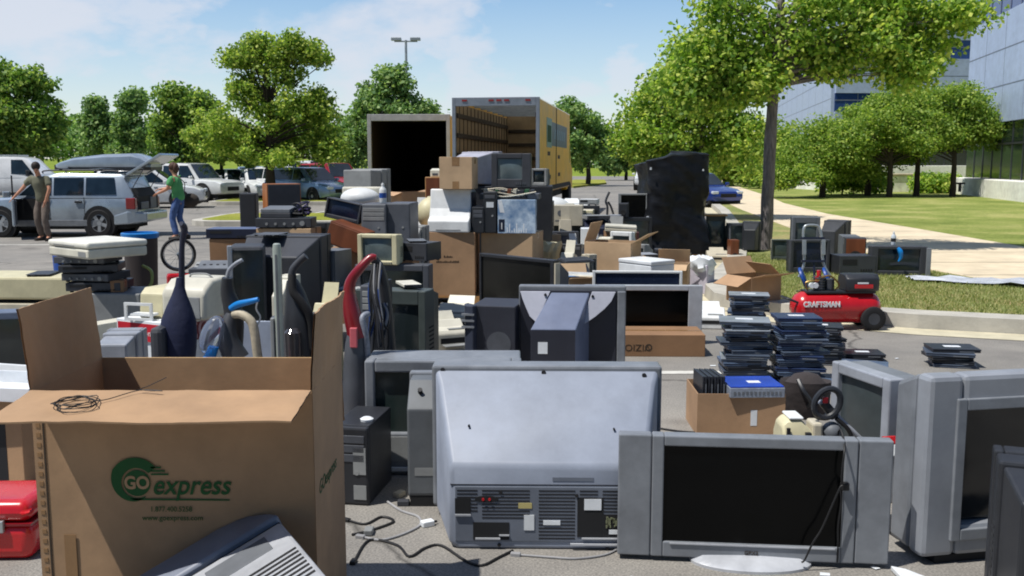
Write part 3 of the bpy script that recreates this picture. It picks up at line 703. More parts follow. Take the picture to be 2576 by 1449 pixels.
def wallM(p, q):
    d = Vector((q[0]-p[0], q[1]-p[1])); return Matrix.Translation((p[0],p[1],0))@Matrix.Rotation(math.atan2(d.y,d.x),4,'Z'), d.length
t = T('office_building', 'near office block with pale panel bands over dark glass and a rough stone base', 'building', (22.2,47.6,0))
I_ = Matrix.Translation((-22.2,-47.6,0))
M_, L_ = wallM((22.4,47.6),(17.2,22)); facade(t, I_@M_, L_, [(-.2,1.0,'s'),(1.0,3.45,'d'),(3.45,8.1,'p'),(8.1,9.9,'g'),(9.9,13.6,'p'),(13.6,15.4,'g'),(15.4,18.5,'p')], 9, 1.5)
M_, L_ = wallM((45,50.5),(22.4,47.6)); facade(t, I_@M_, L_, [(-.2,1.0,'s'),(1.0,3.45,'d'),(3.45,8.1,'p'),(8.1,9.9,'g'),(9.9,13.6,'p'),(13.6,15.4,'g'),(15.4,18.5,'p')], 8, 1.5)
MB().prism([(22.6,47.4),(44,50.2),(44,22),(17.6,22)],'z',18.2,18.4).xf(I_).build('roof', PANELJ, t)
t = T('office_building', 'far office block with stepped panel and ribbon window bands behind the lawn trees', 'building', (25,75,0))
I_ = Matrix.Translation((-25,-75,0))
B2 = [(-.2,1.5,'s'),(1.5,3.4,'d'),(3.4,5.6,'p'),(5.6,7.0,'g'),(7.0,9.6,'p'),(9.6,11.0,'g'),(11.0,14.2,'p')]
M_, L_ = wallM((24.7,75),(60,77)); facade(t, I_@M_, L_, B2, 10, 1.1)
M_, L_ = wallM((32,118),(24.7,75)); facade(t, I_@M_, L_, [(-.2,1.5,'s'),(1.5,3.4,'d'),(3.4,11.4,'p'),(11.4,13.0,'p')], 10, 1.6)
MB().prism([(24.9,75.2),(60,77.2),(60,118),(32.2,118)],'z',12.8,12.95).xf(I_).build('roof', PANELJ, t)
t = T('office_building', 'upper set-back storeys of panels and glass rising above the far block', 'building', (31,82,0))
I_ = Matrix.Translation((-31,-82,0))
M_, L_ = wallM((31,84),(70,86)); facade(t, I_@M_, L_, [(0,14.3,'p'),(14.3,15.6,'g'),(15.6,18.5,'p'),(18.5,19.8,'g'),(19.8,22,'p')], 10, 1.1)
M_, L_ = wallM((36,112),(31,84)); facade(t, I_@M_, L_, [(0,15.6,'p'),(15.6,18.5,'p'),(18.5,22,'p')], 8, 1.4)
def swall(name, label, p, q, h, th=.5):
    t = T(name, label, 'wall', (*p,0)); M_, L_ = wallM(p, q); M_ = Matrix.Translation((-p[0],-p[1],0))@M_
    MB().box(0,L_,0,th,0,h).xf(M_).build('stone_face', STONE, t, bev=.03); MB().box(-.05,L_+.05,-.05,th+.05,h,h+.1).xf(M_).build('coping', CONC, t, bev=.02)
swall('garden_wall', 'low pale stone wall behind the slender grey tree trunk', (PX(1945,62),62), (PX(2075,54),54), 1.1)
swall('garden_wall', 'low pale stone wall behind the shaded lawn tree trunks', (PX(2215,50),50), (PX(2330,50.5),50.5), 1.05)
t = T('bollard', 'short grey post in front of the stone building base', 'bollard', (PX(2414,44,.4),44,.4)); MB().cyl((0,0,0),(0,0,.34),.07,n=12).build('post', STEEL, t); MB().box(-.2,.2,-.08,.08,.3401,.42).build('cap', STEEL, t, bev=.02)
# lamp post
Yp = 64.0; zt = PZ(101, Yp)
t = T('lamp_post', 'tall twin-headed car park lamp post above the maple behind the trailer', 'lamp post', (PX(1021,Yp,zt),Yp,0))
MB().cyl((0,0,0),(0,0,zt),.13,.08,12).build('pole', METAL, t, smooth=True); MB().cyl((0,0,0),(0,0,.7),.3,.3,14).build('base', KERB, t, smooth=True)
MB().box(-.75,.75,-.04,.04,zt-.12,zt-.04).build('arm', METAL, t)
for s_ in (-1,1): MB().frus((s_*.62-.33,s_*.62+.33,zt-.05,zt+.16,-.22),(s_*.62-.33,s_*.62+.33,zt-.02,zt+.12,.22)).build('lamp_head', METAL, t, bev=.03)
# ================================================================ vehicles (local: forward +x, up z, ground at 0)
def paint(key, r, g, b, metal=.25): return mat(key, C(r,g,b), .28, metal=metal, var=.05, scale=1.5, coat=.7)
def wheel(t, x, y, r, wd=.2, spokes=5, detail=True):
    sg = 1 if y > 0 else -1
    M_ = Matrix.Translation((x,y,r))@Matrix.Rotation(R(-90)*sg,4,'X')
    m = MB(); m.lathe([(r*.62,-wd/2),(r*.9,-wd/2),(r,-wd*.36),(r,wd*.36),(r*.9,wd/2),(r*.62,wd/2),(r*.6,wd*.2)], 28); m.xf(M_)
    wo = m.build('wheel', TYRE, t, smooth=True)
    q = MB()
    if detail:
        q.lathe([(r*.64,wd*.1),(r*.64,wd*.44),(r*.58,wd*.46),(r*.56,wd*.2)], 28)
        q.cyl((0,0,wd*.1),(0,0,wd*.44),r*.16)
        for k in range(spokes):
            a = 2*math.pi*k/spokes+.3; n = len(q.v)
            ca, sa = math.cos(a), math.sin(a)
            pts = [(r*.1,-r*.10),(r*.6,-r*.14),(r*.6,r*.14),(r*.1,r*.10)]
            q.loft([[(px*ca-py*sa, px*sa+py*ca, z) for px,py in pts] for z in (wd*.28, wd*.43)])
        MB().lathe([(.01,wd*.04),(r*.6,wd*.05)],24).xf(M_).build('brake_disc', DARKIN, wo)
    else:
        q.lathe([(.01,wd*.44),(r*.2,wd*.46),(r*.25,wd*.36),(r*.56,wd*.34),(r*.62,wd*.5),(r*.64,wd*.3)], 20)
    q.xf(M_).build('rim', RIM, wo, smooth=True)
def body(t, P, st, zfl, mat_, name='body'):
    """st: stations (x, z shoulder, half width, z low)"""
    rings = []
    for (x, zs, hw, zl) in st:
        h = [(hw*.80,zl),(hw*.95,zl+.05),(hw,zl+(zs-zl)*.35),(hw*1.0,zl+(zs-zl)*.72),(hw*.965,zs-.02),(hw*.88,zs+.015),(hw*.45,zs+.045)]
        rings.append([(x,y,z) for y,z in h]+[(x,-y,z) for y,z in h[::-1]])
    m = MB(); m.loft(rings); return m.build(name, mat_, t, smooth=True)
def cabin(t, st, mat_):
    """st: (x, base half width, z base, top half width, z top)"""
    rings = []
    for (x, hb, zb, ht, zt) in st:
        h = [(hb,zb),(hb+(ht-hb)*.86,zb+(zt-zb)*.86),(ht*.93,zb+(zt-zb)*.985),(ht*.55,zt)]
        rings.append([(x,y,z) for y,z in h]+[(x,-y,z) for y,z in h[::-1]])
    m = MB(); m.loft(rings); return m.build('cabin', mat_, t, smooth=True)
def side_glass(t, hb, zb, ht, zt, polys, name='side_window', sides=(1,-1), o=.006, mt=GLASS):
    for s_ in sides:
        for pl_ in polys:
            a = MB(); n = len(pl_)
            P = []
            for x, q in pl_:
                y = hb+(ht-hb)*q*.86/.86; z = zb+(zt-zb)*q
                P.append((x, s_*(hb+(ht-hb)*min(q/.86,1)*.86+o), z))
            Q = [(x, y-s_*.02, z) for x,y,z in P]
            a.loft([Q,P]); a.build(name, mt, t)
def simple_car(name, label, loc, rz, pm, L=4.5, W=1.76, H=1.45, kind='sedan', group=None, cat='car', detail=False):
    t = T(name, label, cat, loc, rz, group); hw = W/2; h = L/2
    if kind == 'sedan':
        zs = H*.60; st = [(-h,zs*.8,hw*.78,.32),(-h+.1,zs*.98,hw*.92,.24),(-h*.55,zs*1.04,hw,.2),(0,zs*1.0,hw,.2),(h*.45,zs*.98,hw,.2),(h-.4,zs*.86,hw*.94,.22),(h-.06,zs*.72,hw*.82,.26),(h,zs*.6,hw*.7,.32)]
        cb = [(-h*.72,hw*.8,zs*.98,hw*.75,zs*1.02),(-h*.38,hw*.93,zs*.98,hw*.72,H*.97),(-.1,hw*.95,zs*.97,hw*.74,H),(h*.12,hw*.95,zs*.97,hw*.72,H*.98),(h*.46,hw*.86,zs*.97,hw*.8,zs*1.0)]
        gl = [[(-h*.50,.16),(-.12,.16),(-.12,.84),(-h*.33,.82)],[(-.05,.16),(h*.32,.16),(h*.10,.84),(-.05,.84)]]
        ws = (h*.41,h*.155); rw = (-h*.66,-h*.41)
    elif kind == 'hatch':
        zs = H*.60; st = [(-h,zs*.85,hw*.84,.34),(-h+.1,zs*1.06,hw*.95,.26),(-h*.5,zs*1.06,hw,.2),(0,zs,hw,.2),(h*.5,zs*.97,hw,.2),(h-.35,zs*.86,hw*.94,.22),(h-.05,zs*.72,hw*.8,.28),(h,zs*.6,hw*.7,.34)]
        cb = [(-h*.96,hw*.86,zs*1.02,hw*.8,zs*1.06),(-h*.74,hw*.92,zs*.98,hw*.72,H*.96),(-.1,hw*.95,zs*.97,hw*.76,H),(h*.14,hw*.95,zs*.97,hw*.74,H*.98),(h*.52,hw*.86,zs*.95,hw*.8,zs*.99)]
        gl = [[(-h*.80,.2),(-.2,.16),(-.2,.84),(-h*.70,.82)],[(-.12,.16),(h*.36,.16),(h*.12,.84),(-.12,.84)]]
        ws = (h*.47,h*.18); rw = (-h*.93,-h*.77)
    else:
        zs = H*.58; st = [(-h,zs*.8,hw*.9,.4),(-h+.06,zs*1.0,hw*.97,.32),(-h*.5,zs,hw,.3),(0,zs,hw,.3),(h*.42,zs*.98,hw,.3),(h-.35,zs*.93,hw*.96,.32),(h-.04,zs*.82,hw*.9,.36),(h,zs*.66,hw*.84,.42)]
        cb = [(-h+.05,hw*.95,zs*.97,hw*.9,zs*1.0),(-h*.90,hw*.96,zs*.97,hw*.8,H*.97),(-.1,hw*.97,zs*.97,hw*.82,H),(h*.2,hw*.97,zs*.97,hw*.8,H*.985),(h*.47,hw*.92,zs*.96,hw*.88,zs*1.0)]
        gl = [[(-h*.84,.14),(-h*.40,.14),(-h*.40,.84),(-h*.84,.84)],[(-h*.36,.14),(-.02,.14),(-.02,.84),(-h*.36,.84)],[(.05,.14),(h*.40,.14),(h*.22,.84),(.05,.84)]]
        ws = (h*.44,h*.22); rw = (-h*.97,-h*.915)
    body(t, None, st, .2, pm); cabin(t, cb, pm)
    mid = cb[2]; side_glass(t, mid[1], mid[2], mid[3], mid[4], gl)
    def glassquad(nm, a, b, fr):
        (xa, xb) = (a, b); sgn = 1 if xa > 0 else -1
        za, zb = zs*1.0+.06, H-.045
        q = MB(); ya, yb = hw*.78, hw*.64; o = .035*sgn
        q.loft([[(xa+o,-ya,za),(xa+o,ya,za),(xb+o,yb,zb),(xb+o,-yb,zb)],[(xa+o-.03*sgn,-ya,za-.02),(xa+o-.03*sgn,ya,za-.02),(xb+o-.03*sgn,yb,zb-.02),(xb+o-.03*sgn,-yb,zb-.02)]]); q.build(nm, GLASS, t)
    glassquad('windscreen', *ws, 0); glassquad('rear_window', *rw, 0)
    r = .32 if kind != 'suv' else .38; wx = L*.29
    for x in (wx, -wx):
        for s_ in (1,-1):
            MB().cyl((x, s_*(hw-.25), r+.02),(x, s_*(hw+.004), r+.02), r*1.17, n=22).build('wheel_arch', DARKIN, t)
            wheel(t, x, s_*(hw-.085), r, .2, detail=False)
    for s_ in (1,-1):
        MB().box(h-.16,h-.012,s_*hw*.5 if s_>0 else -hw*.82,hw*.82 if s_>0 else -hw*.5,zs*.66,zs*.80).build('headlight', HEADL, t, bev=.03)
        MB().box(-h-.008,-h+.2,hw*.62 if s_>0 else -hw*.955,hw*.955 if s_>0 else -hw*.62,zs*.70,zs*.92).build('tail_light', TAIL, t, bev=.02)
        MB().box(h*.33,h*.33+.12,hw*.98 if s_>0 else -hw*1.16,hw*1.16 if s_>0 else -hw*.98,zs*1.03,zs*1.03+.12).build('mirror', pm, t, bev=.03)
        q = MB()
        for x in (-h*.1, h*.25): q.box(x-.18,x-.04,s_*hw*.99-.012,s_*hw*.99+.02,zs*.86,zs*.89)
        q.build('door_handle', STEEL, t)
    MB().box(h-.1,h+.01,-hw*.42,hw*.42,zs*.5,zs*.68).build('grille', DARKIN, t, bev=.01)
    MB().box(-h*.9,h*.9,-hw*.84,hw*.84,.16,.32).build('underbody', DARKIN, t)
    return t
P_WHITE = paint('white_car_paint', 222,224,226,0); P_SILV = paint('silver_car_paint', 166,178,190,.45); P_LBLUE = paint('pale_blue_car_paint', 126,152,186,.4)
P_BLUE = paint('blue_car_paint', 18,52,132,.3); P_DBLUE = paint('dark_blue_car_paint', 28,44,84,.3); P_RED = paint('red_car_paint', 168,40,52,.1); P_DGREY = paint('dark_grey_car_paint', 56,60,66,.3)
def carat(u, Y): return (PX(u, Y, .4), Y, 0)
GP = 'cars parked beyond the median'
simple_car('parked_car', 'white four-wheel drive estate with three side windows, behind the green shirt', carat(482,43.5), R(-22), P_WHITE, 4.6, 1.85, 1.7, 'suv', cat='car')
simple_car('parked_car', 'white car glimpsed through the open tailgate of the silver estate', carat(372,37), R(12), P_WHITE, 4.3, 1.76, 1.5, 'hatch')
simple_car('parked_car', 'low white saloon just right of the white four-wheel drive', carat(600,46), R(-62), P_WHITE, 4.5, 1.76, 1.42, 'sedan', GP)
simple_car('parked_car', 'white saloon half hidden by the wooden speaker cabinet', carat(648,45.5), R(-58), P_WHITE, 4.5, 1.76, 1.46, 'sedan', GP)
simple_car('parked_car', 'white car with a curved roof behind the maple trunk', carat(706,44.5), R(-50), P_WHITE, 4.3, 1.76, 1.55, 'hatch', GP)
simple_car('parked_car', 'pale blue hatchback with its wheel at the grassy island, nearest of the parked row', carat(778,42.0), R(-38), P_LBLUE, 4.2, 1.76, 1.52, 'hatch', GP)
simple_car('parked_car', 'dark blue car behind the pale blue hatchback', carat(770,56), R(-55), P_DBLUE, 4.4, 1.76, 1.62, 'hatch', GP)
simple_car('parked_car', 'red car next to the white trailer', carat(838,47.5), R(-48), P_RED, 4.4, 1.8, 1.72, 'suv', GP)
simple_car('parked_car', 'white car roof catching the sun behind the red car', carat(795,62), R(-55), P_WHITE, 4.4, 1.8, 1.85, 'suv', GP)
simple_car('parked_car', 'dark grey car nose between the white four-wheel drive and the wooden cabinet', carat(578,46), R(-80), P_DGREY, 4.4, 1.76, 1.42, 'sedan', GP)
simple_car('parked_car', 'small bright blue car parked along the kerb beside the sidewalk', (PX(1756,38.5,.4),38.8,.0), R(-66), P_BLUE, 4.2, 1.72, 1.32, 'sedan')
simple_car('parked_car', 'white and red vehicle mostly hidden by the wrapped pallet, far down the road', (PX(1633,62,.4),62,0), R(-100), P_WHITE, 4.4, 1.8, 1.6, 'suv')
simple_car('parked_car', 'silver hatchback in the gap left of the maple trunk, far row', carat(668,60), R(-60), P_SILV, 4.2, 1.76, 1.5, 'hatch', GP)
simple_car('parked_car', 'pale blue saloon at the far end of the row, before the grass bank', carat(625,66), R(-70), P_LBLUE, 4.4, 1.76, 1.45, 'sedan', GP)
simple_car('parked_car', 'dark grey four-wheel drive behind the pale blue hatchback', carat(742,52), R(-52), P_DGREY, 4.5, 1.85, 1.7, 'suv', GP)
simple_car('parked_car', 'silver saloon partly behind the grey ribbed monitor', carat(868,50), R(-45), P_SILV, 4.4, 1.76, 1.42, 'sedan', GP)
# white van with lettering
t = T('white_van', 'white panel van with two lines of dark lettering at the left edge', 'van', carat(14,45.5), R(4))
st = [(-2.4,1.0,.94,.45),(-2.36,1.06,.98,.35),(0,1.06,1.0,.32),(1.5,1.06,1.0,.32),(2.1,1.0,.97,.34),(2.55,.86,.9,.4),(2.62,.7,.84,.45)]
body(t, None, st, .3, P_WHITE)
cabin(t, [(-2.38,.97,1.02,.86,1.95),(-.5,.98,1.02,.88,2.0),(1.05,.98,1.02,.86,1.98),(1.35,.97,1.02,.82,1.9),(2.15,.9,.98,.84,1.04)], P_WHITE)
side_glass(t, .98, 1.02, .88, 2.0, [[(.72,.18),(1.75,.14),(1.22,.84),(.72,.84)]])
for x in (1.62,-1.5):
    for s_ in (1,-1):
        MB().cyl((x,s_*.75,.36),(x,s_*1.004,.36),.43,n=22).build('wheel_arch', DARKIN, t); wheel(t, x, s_*.9, .35, .22, detail=False)
for s_ in (1,-1): MB().box(1.45,1.58,.98 if s_>0 else -1.2,1.2 if s_>0 else -.98,1.1,1.38).build('mirror', BLACK, t, bev=.03)
lettering('Advanced\nIntegration', .34, INKD, t, (-.85,-1.0,1.45), (R(86),0,0), sx=1.0, ext=.012, bold=.006)
q = MB()
for y in (-.6,.6): q.box(-2.0,.9,y-.03,y+.03,1.99,2.08)
q.build('roof_rack', METAL, t)
# ---------------------------------------------------------------- silver estate with open tailgate and roof box
t = T('silver_estate_car', 'silver estate car with an open tailgate, open driver door and roof box', 'car', (PX(130,22.15,.4),22.95,0), R(181.5)); t.scale = (.91,1,1)
hw = .84; zs = .90; zr = 1.46
st = [(-2.10,.70,.79,.42),(-2.05,.90,.825,.30),(-1.2,zs,hw,.24),(0,zs,hw,.22),(.95,zs*.99,hw,.22),(1.5,.86,.81,.24),(1.92,.76,.74,.28),(2.02,.62,.64,.36)]
body(t, None, st, .2, P_SILV)
cabin(t, [(-2.02,.79,.9,.70,.97),(-1.80,.79,.9,.70,zr-.05),(-1.7,.80,.9,.69,zr-.01),(-.2,.81,.9,.70,zr+.01),(.30,.81,.9,.69,zr-.01),(1.02,.74,.9,.68,.95)], P_SILV)
side_glass(t, .81, .9, .70, zr, [[(-1.62,.14),(-.86,.13),(-.86,.83),(-1.56,.83)],[(-.80,.13),(-.06,.12),(-.06,.83),(-.80,.83)],[(.0,.12),(.82,.1),(.32,.82),(.0,.83)]], sides=(1,))
side_glass(t, .81, .9, .70, zr, [[(-1.62,.14),(-.86,.13),(-.86,.83),(-1.56,.83)],[(-.80,.13),(.82,.1),(.32,.82),(-.80,.83)]], sides=(-1,))
q = MB(); q.loft([[(.99+.03,-.66,.97),(.99+.03,.66,.97),(.36,.6,zr-.05),(.36,-.6,zr-.05)],[(.95,-.66,.95),(.95,.66,.95),(.32,.6,zr-.07),(.32,-.6,zr-.07)]]); q.build('windscreen', GLASS, t)
MB().box(-2.115,-1.9,-.68,.68,.62,.93).build('boot_sill', DARKIN, t); MB().prism([(-2.10,.93),(-1.72,zr-.06),(-1.6,zr-.1),(-1.6,.9)],'y',-.66,.66).build('cargo_opening', DARKIN, t)
q = MB().box(-2.14,-2.116,-.5,-.1,.63,.90).box(-2.15,-2.116,.05,.55,.63,.80); split(q.build('cargo', GREYD, t, bev=.02))
for s_ in (1,-1):
    MB().box(-2.10,-1.86,.70 if s_>0 else -.84,.84 if s_>0 else -.70,.64,.90).build('tail_light', TAIL, t, bev=.02)
    MB().box(1.8,1.97,.42 if s_>0 else -.72,.72 if s_>0 else -.42,.6,.74).build('headlight', HEADL, t, bev=.03)
MB().loft([[(-2.34,-.72,.36),(-2.34,.72,.36),(-2.34,.72,.56),(-2.34,-.72,.56)],[(-2.08,-.86,.30),(-1.9,.86,.30),(-1.9,.86,.60),(-1.9,-.86,.60)],[(-1.55,-.855,.28),(-1.55,.855,.28),(-1.55,.855,.5),(-1.55,-.855,.5)]]).build('rear_bumper', P_SILV, t, bev=.03)
q = MB(); q.box(-1.25,1.2,hw-.02,hw+.012,.26,.40).box(-1.25,1.2,-hw-.012,-hw+.02,.26,.40); split(q.build('sill', SILVD, t, bev=.008))
q = MB()
for x in (-.83,.03): q.box(x-.006,x+.006,hw-.01,hw+.004,.30,.92)
q.build('door_gap', DARKIN, t)
q = MB(); q.box(-.78,-.60,hw-.01,hw+.03,.79,.84); q.build('door_handle', BLACK, t, bev=.012)
for x in (1.28,-1.18):
    for s_ in (1,-1):
        MB().cyl((x,s_*.6,.33),(x,s_*(hw+.006),.33),.40,n=26).build('wheel_arch', DARKIN, t); wheel(t, x, s_*.765, .325, .2, 5)
MB().box(-1.8,1.8,-.7,.7,.18,.34).build('underbody', DARKIN, t)
# open driver door swung out at the near (left) side, hinge at the front
M_ = Matrix.Translation((.96,hw,0))@Matrix.Rotation(R(-62),4,'Z')
dr = MB().box(-.93,-.01,-.05,.02,.30,.90).xf(M_).build('driver_door', P_SILV, t, bev=.03)
q = MB(); frame(q, -.90, -.06, .9005, 1.42, -.04, -.005, .05,.05,.05,.02); q.xf(M_).build('window_frame', BLACK, dr)
MB().box(-.855,-.115,-.03,-.02,.92,1.372).xf(M_).build('pane', GLASS, dr)
MB().box(-.86,-.08,-.09,-.0505,.34,.86).xf(M_).build('door_lining', CHAR, dr, bev=.02)
MB().box(-.2,-.06,.021,.2,.92,1.06).xf(M_).build('mirror', P_SILV, dr, bev=.03)
MB().box(.05,.93,hw+.004,hw+.007,.32,.89).build('door_opening', DARKIN, t)
# tailgate raised about the roof edge
M_ = Matrix.Translation((-1.84,0,zr-.03))@Matrix.Rotation(R(28),4,'Y')
tg = MB(); frame(tg, -.66,.66,0,1.0,-.03,.03,.09,.09,.42,.06)
tg.xf(M_@Matrix(((0,0,-1,0),(1,0,0,0),(0,-1,0,0),(0,0,0,1)))); tgo = tg.build('tailgate', P_SILV, t, bev=.012)
MB().box(-.575,.575,-.012,.012,.055,.585).xf(M_@Matrix(((0,0,-1,0),(1,0,0,0),(0,-1,0,0),(0,0,0,1)))).build('rear_window', GLASS, tgo)
q = MB()
for s_ in (1,-1): q.cyl((-1.92,s_*.62,1.05),(-2.3,s_*.6,1.62),.012,n=6)
split(q.build('gas_strut', STEEL, t))
q = MB()
for s_ in (1,-1):
    q.tube([(-1.6,s_*.62,zr-.01),(-1.5,s_*.62,zr+.06),(.1,s_*.62,zr+.07),(.25,s_*.62,zr)],.018,8)
for x in (-1.2,-.2): q.box(x-.03,x+.03,-.66,.66,zr+.06,zr+.1)
q.build('roof_rack', BLACK, t)
# roof box rests on the rack: a thing of its own
b = T('roof_box', 'silver roof box with a pointed nose on the roof of the estate car', 'roof box', t.location + Vector((.98,0,zr+.10)), R(181.5))
rings = []
for x, hh, ww, z0 in [(1.12,.05,.16,.05),(1.0,.13,.28,.02),(.6,.26,.42,0),(-.1,.34,.46,0),(-.75,.36,.46,0),(-.95,.30,.44,0),(-1.18,.10,.38,.02)]:
    rings.append([(x,ww,z0),(x,ww*1.04,z0+hh*.35),(x,ww*.96,z0+hh*.8),(x,ww*.7,z0+hh),(x,-ww*.7,z0+hh),(x,-ww*.96,z0+hh*.8),(x,-ww*1.04,z0+hh*.35),(x,-ww,z0)])
m = MB(); m.loft(rings); m.build('lid', P_SILV, b, smooth=True)
MB().loft([[(x,y,z) for y,z in ((ww*.98,-.03),(ww*1.055,.045+z0),(-ww*1.055,.045+z0),(-ww*.98,-.03))] for x,ww,z0 in [(1.13,.17,.05),(.6,.425,0),(-.75,.465,0),(-1.19,.385,.0)]]).build('base_tray', BLACK, b)
# ---------------------------------------------------------------- trucks
YELLOW = mat('yellow_truck_panel', C(236,178,20), .45, var=.1, scale=.8); TRIM = mat('galvanised_frame', C(138,146,158), .4, metal=.4, var=.1); TRIMD = mat('grey_truck_frame', C(156,156,158), .5, var=.12)
PLY = mat('plywood_lining', C(150,130,102), .7, var=.2, scale=2, stretch=(1,.3,1)); SLAT = mat('dark_cargo_rail', C(54,44,36), .7); TRROOF = mat('translucent_roof', C(206,210,204), .6, var=.04)
def tmat():
    m = bpy.data.materials.new('translucent_roof_sheet'); m.use_nodes = True; nt = m.node_tree; p = nt.nodes['Principled BSDF']; p.inputs['Base Color'].default_value = (.7,.72,.68,1); p.inputs['Roughness'].default_value = .6
    tr = nt.nodes.new('ShaderNodeBsdfTranslucent'); tr.inputs['Color'].default_value = (.9,.9,.84,1); mxn = nt.nodes.new('ShaderNodeMixShader'); mxn.inputs['Fac'].default_value = .55
    nt.links.new(p.outputs[0], mxn.inputs[1]); nt.links.new(tr.outputs[0], mxn.inputs[2]); nt.links.new(mxn.outputs[0], nt.nodes['Material Output'].inputs['Surface']); return m
Yt = 27.0
def boxtruck():
    x0, x1 = PX(1137,Yt,2.4), PX(1356,Yt,2.4); w_ = x1-x0; zt_ = PZ(249,Yt); zf = 1.0; Lb = 9.5
    t = T('moving_truck', 'yellow moving truck with its ribbed cargo bay open and a blue side band', 'truck', ((x0+x1)/2,Yt,0), R(-8.5))
    h = w_/2
    MB().box(h-.06,h,.10,Lb,zf,zt_).build('side_wall', YELLOW, t); MB().box(-h,-h+.06,.10,Lb,zf,zt_).build('side_wall', YELLOW, t)
    MB().box(-h+.06,h-.06,Lb-.06,Lb,zf,zt_).build('front_wall', PLY, t)
    MB().box(-h+.002,h-.002,.1,Lb,zf-.16,zf-.002).build('cargo_floor', WOODL, t)
    MB().box(-h,h,.102,Lb,zt_+.002,zt_+.03).build('roof', tmat(), t)
    q = MB()
    for s_ in (1,-1):
        xa = s_*(h-.061)
        q.box(min(xa,xa-s_*.02),max(xa,xa-s_*.02),.12,Lb-.07,zf+.01,zt_-.1)
    q.build('plywood_lining', PLY, t)
    q = MB()
    for s_ in (1,-1):
        for z in (zf+.35,zf+.85,zf+1.4,zf+1.95):
            xa = s_*(h-.082); q.box(min(xa,xa-s_*.03),max(xa,xa-s_*.03),.13,Lb-.08,z,z+.13)
        for k in range(16):
            y = .5+k*.58; xa = s_*(h-.082); q.box(min(xa,xa-s_*.012),max(xa,xa-s_*.012),y,y+.05,zf+.02,zt_-.12)
    for z in (zf+.3,zf+.8,zf+1.3,zf+1.8): q.box(-h+.13,h-.13,Lb-.1,Lb-.065,z,z+.13)
    q.build('cargo_rail', SLAT, t)
    q = MB()
    for k in range(8): q.box(-h+.07,h-.07,.7+k*1.1,.75+k*1.1,zt_-.08,zt_-.005)
    q.build('roof_bow', TRIM, t)
    q = MB(); frame(q, -h-.02,h+.02,zf-.2,zt_+.05,0,.098,.10,.10,.24,.18); q.build('rear_frame', TRIM, t, bev=.01)
    q = MB()
    for x in (-.72,-.1,.08,.26,.75): q.box(x*h-.07,x*h+.07,-.02,-.001,zt_-.06,zt_-.01)
    split(q.build('marker_light', TAIL, t))
    # roller door rolled up under the roof, cargo
    # side graphics: blue band with white panel
    B1 = mat('truck_blue_band', C(18,56,88), .4, var=.08); B2_ = mat('truck_pale_panel', C(96,140,132), .4, var=.05)
    z0 = zf+(zt_-zf)*.50; z1 = zf+(zt_-zf)*.80
    MB().box(h+.0005,h+.004,3.2,8.4,z0,z1).build('blue_band', B1, t); MB().box(h+.0045,h+.008,1.9,3.3,z0-.06,z1+.08).build('logo_panel', B2_, t)
    q = MB()
    for k in range(6): q.prism([(4.0+k*.62,z0+.22),(4.3+k*.62,z0+.22),(4.55+k*.62,z1-.2),(4.25+k*.62,z1-.2)],'x',h+.0045,h+.007)
    q.build('band_marks', mat('band_marks_blue', C(64,108,140), .4), t)
    q = MB().box(h+.0085,h+.011,2.1,3.1,z0+.1,z0+.6); q.build('logo_mark', INKG, t)
    q = MB(); q.box(h+.0005,h+.012,4.6,4.72,zf-.1,zt_).box(h+.0005,h+.010,.15,Lb,zf-.12,zf+.02); q.build('door_seam', DARKIN, t)
    q = MB()
    for y, z in ((2.2,.42),(5.2,.38),(5.3,.12),(2.4,.1)): q.box(h+.0005,h+.004,y,y+.7,zf+z*2.2+.0,zf+z*2.2+.12)
    q.build('small_print', INKB, t)
    # chassis, wheels, cab ahead
    MB().box(-h+.3,h-.3,.3,Lb+2.2,.55,zf-.165).build('chassis', DARKIN, t)
    for y in (1.9, Lb+.9):
        for s_ in (1,-1):
            m_ = MB().lathe([(.3,-.14),(.46,-.14),(.5,-.1),(.5,.1),(.46,.14),(.3,.14)],24).xf(Matrix.Translation((s_*(h-.18),y,.5))@Matrix.Rotation(R(90),4,'Y')); m_.build('wheel', TYRE, t, smooth=True)
    MB().prism([(Lb+.1,.7),(Lb+2.5,.7),(Lb+2.5,1.5),(Lb+1.8,1.7),(Lb+1.3,2.5),(Lb+.1,2.6)],'x',-h+.1,h-.1).build('cab', YELLOW, t, bev=.06)
    MB().box(h-.13,h-.094,Lb+.35,Lb+1.25,1.7,2.35).build('cab_window', GLASS, t)
    MB().box(-h+.2,h-.2,-.12,-.001,.5,.62).build('rear_bumper', STEEL, t)
    return t, zf, (x0+x1)/2
boxtruck()
